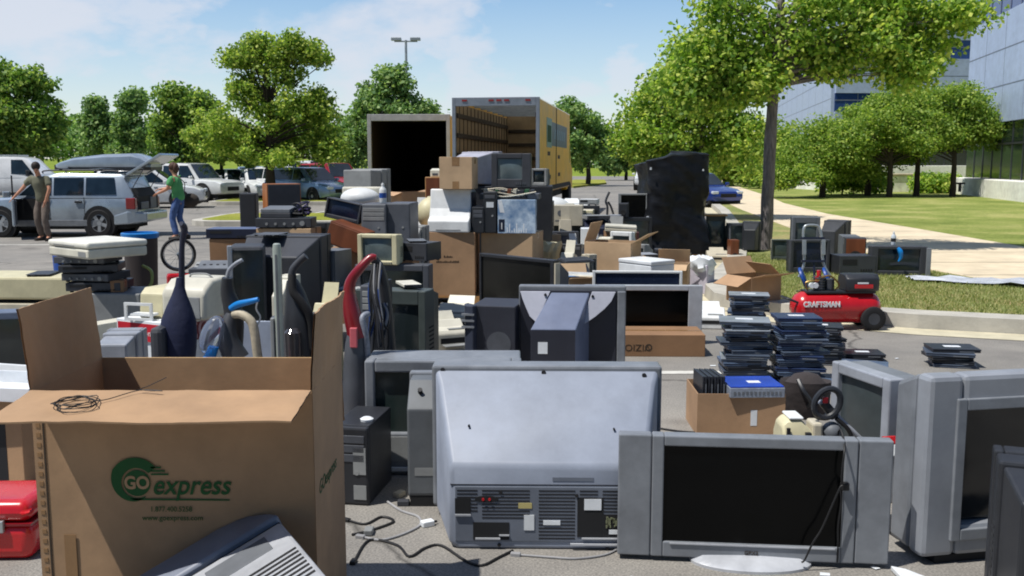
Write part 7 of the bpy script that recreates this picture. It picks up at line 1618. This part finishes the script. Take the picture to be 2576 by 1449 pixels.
# ---------------- sets on the verge and behind the trunk
x_, w_, h_ = onground(1784,1832,545,17.6); crt('television', 'tall grey green television with a wooden top right of the wrapped pallet', (x_,17.95,0), w_,h_,.4, R(-8), CHARG, CHARG, SCRG, (.08,.08,.12,.3)); MBt = T('shelf_board', 'bare wooden board lying on the tall grey green television', 'board', (x_,17.9,h_+.001), R(-6)); MB().box(-w_/2-.05,w_/2+.02,-.22,.2,0,.03).build('board', WOODL, MBt, bev=.004)
x_, w_, h_ = onground(1784,1836,633,16.4); printer('printer', 'low beige device on the road before the tall grey green television', (x_,16.6,.0), w_,.3,h_, R(-4), BEIGE, GREYD, tray=False)
x_, w_, h_ = onground(1832,1884,562,17.2); crt('television', 'grey green television left of the slender tree trunk', (x_,17.5,.0), w_,h_,.4, R(10), CHARG, GREYD, SCRG, taper=.7)
x_, w_, h_ = onground(1876,1922,560,16.9); crt('television', 'black television seen from behind touching the slender tree trunk', (x_,17.2,.13), w_,h_-.13,.4, R(160), BLACK, BLACK2, SCR)
x_, w_, h_ = onground(1840,1862,605,16.2); speaker('speaker', 'small brown wooden speaker between the grey green televisions', (x_,16.4,.0), w_,.2,h_, R(5), WOODD, WOODD)
x_, w_, h_ = onground(1949,1988,603,15.5); crt('computer_monitor', 'greenish monitor with a pale top right of the tree trunk', (x_,15.7,.13), w_+.04,h_-.13,.35, R(-6), BEIGE, CHARG, SCRG, cat='monitor')
x_, w_, h_ = onground(1996,2068,547,14.3); crt('television', 'upright grey television behind the folding hand truck', (x_+.01,14.6,.13), w_-.02,h_-.13,.42, R(-4), BLACK2, GREYD, SCRG, (.12,.12,.12,.45))
x_, w_, h_ = onground(1990,2092,605,13.6); crt('television', 'black television low behind the folding hand truck', (x_,13.9,.13), w_,h_-.13,.4, R(4), BLACK, BLACK2, SCRN)
x_, w_, h_ = onground(2082,2142,557,15.6); crt('television', 'black television with a sloping back right of the hand truck', (x_,15.9,.13), w_,h_-.13,.5, R(140), BLACK2, BLACK2, SCR)
x_, w_, h_ = onground(2124,2166,594,15.0); tower('computer_tower', 'grey computer tower behind the brown wooden speaker on the verge', (x_,15.2,.13), w_,.4,h_-.13, R(-10), GREYD, GREYD)
x_, w_, h_ = onground(2136,2186,600,14.6); speaker('speaker', 'brown fronted wooden speaker on the verge by the sidewalk', (x_,14.8,.13), w_,.26,h_-.13, R(-14), BLACK2, WOODD)
x_, w_, h_ = onground(2112,2206,645,13.4); deck('stereo_receiver', 'black amplifier with a grey sticker on the verge beside the big set', (x_,13.65,.13), w_,.36,h_-.13, R(4), BLACK, BLACK2, style=0, cat='audio deck')
x_, w_, h_ = onground(2204,2340,621,13.4); crt('television', 'wide black television with a silver right edge on the verge', (x_,13.75,.13), w_,h_-.13,.6, R(-7), BLACK2, BLACK2, mat('dark_reflective_screen', C(30,40,48), .1, var=.4, scale=3), (.12,.13,.10,.16)); zT = h_
t = T('silver_trim', 'silver side panel leaning on the wide black television', 'panel', (PX(2333,13.35,.3),13.32,.13), R(-7)); MB().box(-.03,.03,-.02,.02,0,h_-.14).build('panel', SILVD, t, bev=.006)
bottle('water_bottle', 'clear water bottle with a dark label on the wide black television', (PX(2247,13.7,zT),13.7,zT), PZ(582,13.7)-zT, mat('clear_plastic', C(206,214,220), .1, spec=.8), WHITE, INKD, .035)
t = T('blue_bag', 'bright blue strap bag draped on the face of the wide black television', 'bag', (PX(2262,13.38,.4),13.36,0), R(-7)); m = MB(); m.tube([(-.03,0,zT-.01),(0,-.02,zT-.06),(.01,-.02,zT-.14),(-.02,-.02,zT-.2)],[.02,.035,.025,.01],8); m.build('strap', BLUEB, t, smooth=True)
# pale plastic sheet on the verge
m = MB(); rows = []; random.seed(17)
for i in range(25):
    f_ = i/24; xx = 5.35+f_*3.4; yc = 12.9-f_*1.4; wd = .18+.55*f_
    rows.append([(xx+.05*noise.noise(Vector((i,j,0))), yc+(j/8-.5)*2*wd, .145+.07*abs(noise.noise(Vector((xx*2.6,j*.9,3))))+.02*math.sin(j*2+i)*.5+.012) for j in range(9)])
m.loft(rows, cap=False, closed=False); tag(m.build('plastic_sheet', mat('pale_plastic_film', C(200,204,212), .25, var=.15, scale=5, bump=.5, bscale=12), None, smooth=True), 'rumpled pale plastic film lying on the verge grass by the sidewalk', 'plastic sheet')
# open carton by compressor
x_, w_, h_ = fit(1856,1985,702,10.55,.13)
carton('cardboard_box', 'tall open tan carton with its top flap folded forward, left of the red compressor', (x_-.01,10.95,.13), .44,.42,h_, R(28), CARD, {'b':118,'f':165,'l':205,'r':38}, fl=.7)
# folding hand truck (blue wheels, silver rails)
t = T('hand_truck', 'folding hand truck with silver rails and blue wheels leaning behind the red compressor', 'hand truck', (PX(2040,11.0,.3),11.0,.13), 0, rx=R(-6)); zz = lambda v: PZ(v,11.1)-.13; xo = lambda u, v: PX(u,11.1,zz(v))-t.location.x
m = MB(); m.tube([(xo(2004,690),0,zz(695)),(xo(2018,660),0,zz(660)),(xo(2018,600),0,zz(600)),(xo(2020,575),0,zz(575)),(xo(2028,566),0,zz(566)),(xo(2052,566),0,zz(566)),(xo(2060,575),0,zz(575)),(xo(2064,600),0,zz(600)),(xo(2066,660),0,zz(660)),(xo(2084,690),0,zz(695))],.016,10); m.build('rail', METAL, t, smooth=True)
q = MB()
for v in (598,655): q.box(xo(2012,v),xo(2070,v),-.03,.03,zz(v)-.012,zz(v)+.012)
q.tube([(xo(2042,660),0,zz(660)),(xo(2042,690),-.02,zz(695))],.014,8); q.build('cross_bar', NAVY, t)
q = MB(); q.box(xo(2012,650),xo(2022,650),-.035,-.017,zz(640),zz(602)).box(xo(2060,650),xo(2070,650),-.035,-.017,zz(640),zz(602)); split(q.build('rail_sleeve', METAL, t, bev=.006))
for u in (2012,2072):
    m = MB(); m.lathe([(.01,-.02),(.115,-.02),(.13,-.01),(.13,.01),(.115,.02),(.01,.02)],24).xf(Matrix.Translation((xo(u,690),-.05,.255))@Matrix.Rotation(R(68),4,'Y')@Matrix.Rotation(R(20),4,'X')); wv_ = m.build('wheel', BLUE, t, smooth=True)
MB().box(-.17,.17,-.22,-.005,.10,.112).build('toe_plate', STEEL, t, bev=.003)
# red air compressor
Yk = 9.85; zc = PZ(772,Yk); xl, xr = PX(1987,Yk,zc), PX(2214,Yk,zc); rk = (PZ(733,Yk)-PZ(812,Yk))/2
t = T('air_compressor', 'red air compressor with a white lettered tank and one visible black wheel', 'compressor', ((xl+xr)/2,Yk,0), R(2)); hl = (xr-xl)/2
m = MB(); m.lathe([(.01,-hl),(rk*.45,-hl+.012),(rk*.8,-hl+.05),(rk*.97,-hl+.10),(rk,-hl+.14),(rk,hl-.14),(rk*.97,hl-.10),(rk*.8,hl-.05),(rk*.45,hl-.012),(.01,hl)],32).xf(Matrix.Translation((0,0,zc))@Matrix.Rotation(R(90),4,'Y')); m.build('tank', RED, t, smooth=True)
lettering('CRAFTSMAN', .075, INKW, t, (PX(2065,Yk-rk,zc)-t.location.x,-rk-.003,PZ(766,Yk-rk)), bold=.003, ext=.004, sx=.88)
for y in (-.16,.16):
    m = MB(); m.lathe([(.06,-.035),(.10,-.04),(.122,-.03),(.125,0),(.122,.03),(.10,.04),(.06,.035)],28,cap=False).xf(Matrix.Translation((hl-.13,y,.125))@Matrix.Rotation(R(90),4,'X')); wo = m.build('wheel', TYRE, t, smooth=True)
    m = MB(); m.lathe([(.01,-.03),(.06,-.034),(.062,0),(.06,.034),(.01,.03)],20).xf(Matrix.Translation((hl-.13,y,.125))@Matrix.Rotation(R(90),4,'X')); m.build('rim', STEEL, wo, smooth=True)
q = MB(); q.box(-hl+.16,-hl+.24,-.13,.13,0,zc-rk+.02); q.build('foot', BLACK, t, bev=.01); q = MB(); q.cyl((hl-.13,-.15,.125),(hl-.13,.15,.125),.012); q.build('axle', STEEL, t)
zt_ = zc+rk
MB().box(-hl*.72,hl*.82,-.10,.10,zt_-.012,zt_+.012).build('mount_plate', BLACK, t, bev=.005)
m = MB(); m.loft([[(x,y*s_,zt_+.0125+z) for y,z in ((-.13,0),(-.145,.06),(-.135,.13),(-.08,.17),(.08,.17),(.135,.13),(.145,.06),(.13,0))] for x,s_ in ((.06,.85),(.09,1),(.36,1),(.41,.8))]); m.build('motor_cover', BLACK, t, bev=.01, smooth=True)
MB().box(.14,.33,-.1525,-.141,zt_+.045,zt_+.085).build('red_label', RED, t, bev=.004); MB().box(.17,.28,-.152,-.1405,zt_+.092,zt_+.106).build('white_label', STICK, t)
q = MB(); q.cyl((-.18,0,zt_+.012),(-.18,0,zt_+.16),.055).cyl((-.07,0,zt_+.012),(-.07,0,zt_+.13),.05); 
for k in range(5): q.cyl((-.18,0,zt_+.03+k*.026),(-.18,0,zt_+.042+k*.026),.07)
q.build('pump', STEEL, t, bev=.004); q = MB(); q.tube([(-.18,-.06,zt_+.15),(-.1,-.1,zt_+.17),(0,-.08,zt_+.08),(-.04,-.06,zt_+.01)],.009,8).tube([(-.3,-.04,zt_+.0),(-.33,-.05,zt_+.1),(-.2,-.07,zt_+.12)],.008,8); q.build('copper_pipe', mat('brass_pipe', C(150,120,70), .35, metal=.7), t, smooth=True)
q = MB()
for x in (-.28,-.24): q.cyl((x,-.09,zt_+.07),(x,-.06,zt_+.07),.028,n=16)
split(q.build('gauge', STICK, t)); q = MB(); q.cyl((-.19,-.02,zt_+.16),(-.19,-.02,zt_+.22),.022).box(-.23,-.2,-.05,-.02,zt_+.1,zt_+.16); q.build('red_valve', RED, t)
q = MB(); q.tube([(-hl+.05,-.10,zc+.06),(-hl-.06,-.10,zc+.1),(-hl-.08,0,zc+.1),(-hl-.06,.10,zc+.1),(-hl+.05,.10,zc+.06)],.012,8); q.build('handle', BLACK, t, smooth=True)
# ================================================================ laptops
LAPM = [pl('laptop_black',40,43,50,.35), pl('laptop_slate',74,84,100,.35), pl('laptop_blue_grey',84,100,124,.35), pl('laptop_silver',150,158,168,.35,metal=.2), pl('laptop_navy',38,52,84,.35)]
def laptop_proto(k, top):
    t = T('laptop', 'x', 'laptop', (0,0,0))
    MB().box(-.178,.178,-.135,.135,.001,.017).build('base', LAPM[k] if k != 3 else LAPM[1], t, bev=.004)
    MB().box(-.181,.181,-.138,.137,.0185,.031).build('lid', LAPM[k], t, bev=.005)
    q = MB(); q.box(.02,.13,-.137,-.134,.004,.013); q.build('drive_slot', INKD if k in (2,3) else GREYD, t)
    if top: MB().box(-.065,.06,-.035,.03,.031,.0325).build('label', STICK, t)
    return t
PRO = {}
def laptop(k, top, loc, rz, label, group):
    key = (k, top)
    if key not in PRO: o = laptop_proto(k, top); PRO[key] = o; o.location = loc; o.rotation_euler[2] = rz; o['label'] = label; o['group'] = group; return o
    return dup(PRO[key], loc, rz, label, group)
random.seed(44)
ORD = ['lowest','second','third','fourth','fifth','sixth','seventh','eighth','ninth','tenth','eleventh','twelfth','thirteenth','fourteenth','fifteenth','sixteenth']
CN = ['black','slate grey','blue grey','silver','navy']
def stack(u, Y, n, ks, rz0, desc, z0=0.0, topk=None, grp='discarded laptops in stacks'):
    x = PX(u,Y,.2)
    for i in range(n):
        k = ks[i % len(ks)] if i < n-1 or topk is None else topk; top = i == n-1
        lb = f'{CN[k]} laptop, {"topmost, white sticker," if top else ORD[i]+" up"} of {desc}'
        laptop(k, top, (x+random.gauss(0,.016), Y+.13+random.gauss(0,.016), z0+i*.0325), R(rz0+random.gauss(0,7)), lb, grp).scale = (random.uniform(.88,1.08), random.uniform(.9,1.05), 1)
    return z0+n*.0325
stack(1890,9.3,13,[1,2,0,1,2,0],-4,'the rear left stack by the white printer',topk=3)
stack(1884,7.35,15,[1,2,1,0,2,3,1],-4,'the front left stack behind the laptop carton',topk=3)
stack(2018,7.3,16,[4,1,2,4,1,2],2,'the tall middle stack',topk=4)
stack(2072,8.0,10,[0,1,0,0],-6,'the short stack behind the tall middle one',topk=0)
stack(2182,8.15,2,[0,0],3,'the low black pair nearest the kerb',topk=0)
stack(2192,7.65,2,[1,2],-22,'the turned pair on the asphalt',topk=2)
stack(2282,7.25,1,[4],-30,'the lone blue one on the asphalt',topk=4)
stack(2412,7.9,5,[1,0,0],-12,'the pile by the huge silver television',topk=0)
stack(2120,6.95,2,[1,0],-14,'the low pair behind the grey television turned left',topk=2)
# carton with laptops and a blue device
x_, w_, h_ = fit(1757,1978,993,5.85)
t = carton('cardboard_box', 'tan carton holding upright laptops and a blue topped switch box', (x_,6.08,0), w_,.42,h_, R(-1), CARD, {})
MB().box(.06,.10,-.2115,-.2095,h_*.25,h_*.62).build('label', STICK, t)
for k in range(4):
    xx = x_-w_/2+.03+k*.036
    o = dup(PRO[(0,False)], (xx,6.02,.07), 0, f'{CN[0]} laptop on edge in the carton, {ORD[k]} from its left', 'laptops on edge in the carton'); o.rotation_euler = (R(0), R(-90), R(3+k)); o.location = (xx+.03, 6.05, .19); o.scale = (1,.9,1)
carton('cardboard_box', 'flat inner carton raising the blue topped switch box', (x_+.08,6.08,.008), .34,.36,h_-.03, 0, CARDD)
t = T('network_switch', 'blue topped network box with a perforated grey front in the laptop carton', 'electronics', (x_+.085,6.0,h_-.02), R(2)); MB().box(-.172,.172,-.15,.15,0,.062).build('body', pl('perforated_grey',150,158,172,.4,metal=.3,var=.3,scale=40), t, bev=.004); MB().box(-.168,.168,-.146,.15,.0622,.072).build('blue_lid', pl('royal_blue_lid',30,66,168,.35), t, bev=.004)
q = MB()
for i in range(12): q.box(-.15+i*.026,-.135+i*.026,-.152,-.149,.018,.04)
q.build('port', GREYD, t); MB().box(-.03,.05,-.05,.01,.072,.0735).build('label', STICK, t)
# backpack, string trimmer
t = T('backpack', 'dark slumped backpack between the laptop carton and the grey television', 'bag', (PX(2040,6.2,.3),6.35,0), R(-10)); m = MB(); random.seed(9); hb_ = PZ(940,6.3)
m.loft([[(r*(1+.1*noise.noise(Vector((i,z*9,2))))*math.cos(2*math.pi*i/18)+.05*z, .7*r*math.sin(2*math.pi*i/18), z) for i in range(18)] for r,z in ((.13,.0),(.17,.08),(.17,.25),(.14,hb_*.75),(.08,hb_*.95),(.02,hb_))]); m.build('pouch', mat('dark_canvas', C(56,50,50), .9, var=.25, bump=.3, bscale=20), t, smooth=True)
m = MB(); m.tube([(-.05,-.11,hb_*.9),(-.02,-.16,hb_*.7),(.03,-.15,hb_*.45),(.02,-.12,.1)],.014,6); m.build('strap', BLACK, t, smooth=True)
Ys = 4.75; zz = lambda v: PZ(v,Ys)
t = T('string_trimmer', 'cream engine string trimmer with a black loop handle leaning behind the flat television', 'garden tool', (PX(2030,Ys,.3),Ys,0)); xo = lambda u, v: PX(u,Ys,zz(v))-t.location.x
m = MB(); m.loft([[(xo(u,1075)+.0,y,z) for y,z in ((-.09,zz(1150)),(-.10,zz(1090)),(-.06,zz(vt)),(.06,zz(vt)),(.10,zz(1090)),(.09,zz(1150)))] for u,vt in ((1958,1062),(1972,1048),(2005,1046),(2030,1072),(2042,1098))]); m.build('engine_cover', CREAM, t, bev=.014, smooth=True)
MB().box(xo(1976,1050),xo(2012,1050),-.07,.07,zz(1048)+.001,zz(1041)).build('fuel_cap', WHITE, t, bev=.008); q = MB(); q.box(xo(1966,1070),xo(1974,1070),-.105,-.09,zz(1082),zz(1064)).box(xo(2012,1085),xo(2026,1085),-.105,-.08,zz(1096),zz(1076)); split(q.build('cooling_slot', INKD, t))
m = MB(); m.box(xo(2036,1060),xo(2062,1060),-.06,.06,zz(1120),zz(1058)); m.build('air_box', BEIGE, t, bev=.012); m = MB(); m.ell((xo(2092,1085),0,zz(1085)),.05,.05,.05); m.build('starter', GREYD, t, smooth=True)
m = MB(); m.tube([(xo(2062,1010),0,zz(1010)),(xo(2085,1030),0,zz(1030)),(xo(2110,1052),0,zz(1052)),(xo(2160,1100),.0,zz(1100)),(xo(2260,1180),.05,zz(1195))],.014,10); m.build('shaft', SILV, t, smooth=True)
m = MB(); m.tube([(xo(2070,1012),0,zz(1012)),(xo(2100,1048),0,zz(1048))],.024,10); m.build('grip', BLACK, t, smooth=True); MB().box(xo(2066,1000),xo(2080,1000),-.03,-.015,zz(1012),zz(996)).build('trigger', REDD, t, bev=.004)
m = MB(); pts = [(xo(2078+32*math.cos(a)*1.0+8*math.sin(a),1012-36*math.sin(a)),-.02,zz(1012-36*math.sin(a))) for a in [2*math.pi*i/14 for i in range(15)]]; m.tube(pts,.016,8); m.build('loop_handle', BLACK, t, smooth=True)
m = MB(); m.tube([(xo(2100,1050),-.02,zz(1050)),(xo(2130,1075),-.03,zz(1078)),(xo(2132,1110),-.03,zz(1110)),(xo(2070,1110),-.03,zz(1112)),(xo(2000,1150),0,.02)],.011,8); m.build('cable', CORD, t, smooth=True)
# ================================================================ more clutter
def kb(label, loc, rz, m, rx=0, ry=0):
    t = T('keyboard', label, 'keyboard', loc, rz, None, rx, ry); MB().frus((-.22,.22,0,.018,-.08),(-.22,.22,0,.03,.08)).build('body', m, t, bev=.005); q = MB()
    for r_ in range(5):
        for c_ in range(14): q.box(-.205+c_*.027,-.183+c_*.027,-.062+r_*.025,-.042+r_*.025,.02+r_*.0025,.030+r_*.0025)
    q.build('keys', CHAR if m in (BLACK,) else WHITE, t)
x_, w_, h_ = fit(1376,1452,584,13.5); crt('television', 'dark navy set in the hollow below the beige carton with dark print', (x_,13.8,0), w_, h_, .4, R(10), NAVY, BLACK2, SCRN)
x_, w_, h_ = fit(1582,1610,586,14.6); carton('cardboard_box', 'narrow dark maroon carton beside the wrapped pallet', (x_,14.8,0), w_,.25,h_, R(-5), mat('maroon_carton', C(74,36,40), .8), tape=False)
bottle('jug', 'pale blue plastic jug at the left foot of the wrapped pallet', (PX(1598,13.9,.2),13.9,0), .55, mat('pale_blue_jug', C(120,138,170), .4), WHITE, BLUE, .09)
kb('beige keyboard leaning on the beige wedge shaped monitor', (PX(1452,12.7,.4),12.62,PZ(640,12.6)), R(20), BEIGE, rx=R(40))
kb('off white keyboard lying across the black screen television corner carton', (PX(1460,10.55,h_),10.6,PZ(702,10.5)+.02), R(-20), OFFW)
kb('black keyboard lying on the bag behind the black screen television', (PX(1450,11.1,.5),11.15,PZ(668,10.9)+.02), R(35), BLACK, rx=R(10))
printer('printer', 'grey printer wedged between the navy monitor and the dark low television', (PX(1545,14.4,.3),14.6,0), .34,.3,PZ(575,14.4), R(-20), GREY, CHAR)
deck('video_recorder', 'pale grey disc player on the navy monitor', (PX(1500,14.55,.9),14.6,PZ(556,14.3)+.002), .36,.28,.07, R(12), GREY, BLACK2)
tower('computer_tower', 'cream computer tower between the beige carton and the small black television', (PX(1478,15.3,.4),15.4,0), .2,.42,PZ(528,15.3), R(-8), BEIGE, CREAM)
deck('fax_machine', 'white fax machine on the small black television', (PX(1482,16.1,.9),16.1,PZ(518,15.8)+.002), .3,.26,.10, R(-14), WHITE, GREY, cat='fax machine')
speaker('speaker', 'small black bookshelf speaker on the left end of the low dark television', (PX(1568,16.4,.7),16.35,PZ(548,16.2)+.002), .16,.16,.24, R(-12), BLACK2, BLACK)
printer('printer', 'beige printer on the slate grey row before the two big pallet cartons', (PX(1000,9.9,.5),9.95,0), .36,.3,.4, R(14), BEIGE, GREY)
kb('grey keyboard propped on the side table beside the slate grey speaker', (PX(868,9.1,.55),9.08,PZ(738,8.9)+.004), R(-8), GREY)
deck('video_recorder', 'silver edged video recorder leaning at the foot of the big charcoal television', (PX(1100,7.3,.2),7.2,.02), .36,.26,.09, R(-30), BLACK2, SILVD)
printer('printer', 'off white printer behind the ridged black tower', (PX(1150,9.6,.2),9.7,0), .4,.32,.28, R(-15), OFFW, GREY)
crt('computer_monitor', 'cream monitor lying behind the black screen television', (PX(1392,10.6,.2),10.7,0), .36,.34,.34, R(40), CREAM, CREAM, SCRG, taper=.7, cat='monitor')
tower('computer_tower', 'black tower lying flat behind the navy screened television', (PX(1540,10.9,.1),10.95,0), .4,.4,.17, R(18), BLACK2, BLACK, bays=1)
for k,(u,v,mm_,lb) in enumerate([(1015,1268,BLACK2,'black mains adapter on the asphalt by the slim silver television'),(1075,1320,STICK,'white plug block on the shaded asphalt beside the big grey back'),(1005,1246,BEIGE,'beige cracked clip on the asphalt below the projection television'),(928,1340,GREY,'grey connector lump where the pale cable starts')]):
    x,y,z = G_(u,v); t = T('adapter', lb, 'adapter', (x,y,0), R(30*k)); MB().box(-.03,.03,-.02,.02,0,.028).build('case', mm_, t, bev=.005); MB().cyl((.03,0,.014),(.05,0,.014),.006,n=8).build('lead', CORD, t)
random.seed(77)
proto = None
for k in range(18):
    x, y = [(random.uniform(-1.1,1.9),random.uniform(3.7,4.05)),(random.uniform(1.4,3.4),random.uniform(6.2,9.0)),(random.uniform(-9,-3),random.uniform(12,20))][k%3]
    if proto is None:
        m = MB(); m.prism([(-.022,-.012),(.02,-.016),(.026,.01),(-.012,.018)],'z',.0045,.0065); proto = tag(m.build('paper_scrap', STICK, None), 'tiny pale scrap of paper on the asphalt', 'scrap', 'paper scraps on the asphalt'); proto.location = (x,y,0); continue
    o = proto.copy(); col.objects.link(o); o.location = (x,y,0); o.rotation_euler = (0,0,random.uniform(0,6)); o.scale = (random.uniform(.4,1.2),)*2+(1,)
# seams, caps and stickers on the big grey television back
bt = next(o for o in bpy.data.objects if o.get('label','').startswith('large grey television seen from behind'))
q = MB(); q.box(-w0+.0,w0-.0,yn-.0015,yn+.004,zl-.095,zl-.091); q.build('seam', INKD, bt)
MB().box(.02,.2,yn-.0016,yn+.002,zl-.075,zl-.058).build('maker_plate', BGRD, bt); MB().box(-w0+.3,-w0+.36,yn-.0062,yn-.0042,.19,.215).build('warning_label', mat('yellow_warning', C(196,182,120), .6), bt)
# ================================================================ small mixed devices filling the heap
def heap(kind, lb, u0, u1, v, Y, m, rz=0, b=0.0, tilt=0, **k):
    x, w, h = fit(u0,u1,v,Y,b)
    L_ = (x, Y+.15, b)
    if kind == 'crt': return crt('television', lb, L_, w, h, .34, R(rz), m, k.get('bz', m), k.get('sc', SCR), rx=R(tilt))
    if kind == 'mon': return crt('computer_monitor', lb, L_, w, h, .34, R(rz), m, k.get('bz', m), k.get('sc', SCRG), (.1,.1,.1,.16), .7, cat='monitor', rx=R(tilt), knobs=False)
    if kind == 'pc': return tower('computer_tower', lb, L_, w, .38, h, R(rz), m, k.get('bz', m), rx=R(tilt), bays=3)
    if kind == 'pr': return printer('printer', lb, L_, w, .32, h, R(rz), m, GREY, rx=R(tilt))
    if kind == 'dk': return deck('video_recorder', lb, L_, w, .3, h, R(rz), m, k.get('bz', BLACK2), rx=R(tilt), style=k.get('st',0))
    if kind == 'box': return carton('cardboard_box', lb, L_, w, .3, h, R(rz), m, rx=R(tilt))
    if kind == 'sp': return speaker('speaker', lb, L_, w, .2, h, R(rz), m, BLACK, rx=R(tilt))
heap('mon','white monitor facing away between the two beige printers behind the torn carton',1505,1540,600,12.9,OFFW,165)
heap('pr','small white printer left of the upright plain white carton',1438,1466,618,12.7,WHITE,18)
heap('pc','white computer tower behind the beige flat scanner lid',1536,1562,556,14.9,OFFW,-10)
heap('dk','silver disc player on the ground right of the torn carton',1610,1650,640,12.6,SILV,14)
heap('mon','grey monitor at the foot of the wrapped pallet, screen toward the torn carton',1604,1640,615,13.4,GREY,-35)
heap('crt','small silver television behind the navy monitor with the round logo',1536,1566,540,15.4,SILV,-12)
heap('pc','pale grey tower standing behind the mottled set',1456,1474,545,15.2,GREY,8)
heap('box','small pale carton in front of the mottled grey green set',1374,1402,590,13.0,CARDL,22)
heap('pr','off white printer right behind the black screen television',1408,1444,638,11.6,OFFW,-25)
heap('mon','beige monitor squeezed between bag and torn carton',1462,1486,640,11.6,BEIGE,30)
heap('sp','black speaker standing behind the white foam box',1650,1668,628,12.9,BLACK2,-8)
heap('dk','black recorder leaning behind the open carton with the raised flap',1700,1740,640,13.2,BLACK,-18)
heap('pc','dark tower left of the tilted wooden speaker',796,822,600,10.6,BLACK2,12,bz=CHAR)
heap('crt','black set between the carton with the stereo and the tilted black television',786,832,560,12.4,BLACK,-10)
heap('mon','pale monitor back low beside the dark slate tower',1040,1064,570,10.9,GREY,160)
heap('pr','white printer with its tray out behind the big left carton',1034,1066,545,12.3,WHITE,-12)
heap('dk','grey recorder balanced on the black box right of the cream monitor',1022,1066,606,9.35,GREYD,12,b=PZ(614,9.2)+.002)
heap('sp','wooden speaker under the edge of the tan table top',786,826,765,8.7,WOODD,-8)
heap('pc','black tower in the gap left of the hanging cords',930,958,715,6.9,BLACK,-16,bz=CHAR)
heap('crt','small dark television at the foot of the pale pole',672,722,800,6.6,CHAR,14)
heap('mon','white monitor low behind the beige hose',600,664,826,6.4,SILV,-160)
heap('pr','grey printer in the shade behind the black looped-hose vacuum',735,800,850,6.3,GREYD,10)
heap('pc','white computer tower lying before the grey desktop unit',236,286,815,7.3,OFFW,-30)
heap('dk','black tape deck on the cream line printer lid',60,118,690,8.55,BLACK,8,b=PZ(698,8.5)+.002)
heap('dk','charcoal receiver on the large black television behind the vacuums',640,704,590,8.6,CHAR,-6,b=PZ(602,8.3)+.003,st=1)

# pale panel and loose bits that lighten the gaps between the vacuum cleaners
t = T('sheet_metal', 'blue grey metal panel standing behind the beige hose', 'panel', (PX(640,6.0,.3),6.02,0), R(6), rx=R(-4)); MB().box(-.16,.14,-.012,.012,0,PZ(812,6.0)).build('sheet', pl('pale_blue_grey_panel',168,178,196,.5), t, bev=.004); MB().box(-.13,-.02,-.0135,-.0125,.3,.32).build('slot', INKD, t)
t = T('bracket', 'cream plastic bracket on the small dark monitor by the side table', 'bracket', (PX(765,9.0,.6),8.98,PZ(735,9.0)), R(10)); MB().prism([(-.07,0),(.07,0),(.07,.02),(-.04,.02),(-.04,.14),(-.07,.14)],'y',-.02,.02).build('body', CREAM, t, bev=.004)
heap('mon','off white monitor shell between the large black television and the pale pole',688,730,700,7.6,OFFW,170)
heap('pr','cream printer on the ground behind the black looped-hose vacuum',776,836,770,7.2,CREAM,-15)
heap('dk','white modem tower on the big charcoal television',1000,1046,716,7.62,OFFW,20,b=PZ(733,7.5)+.003)
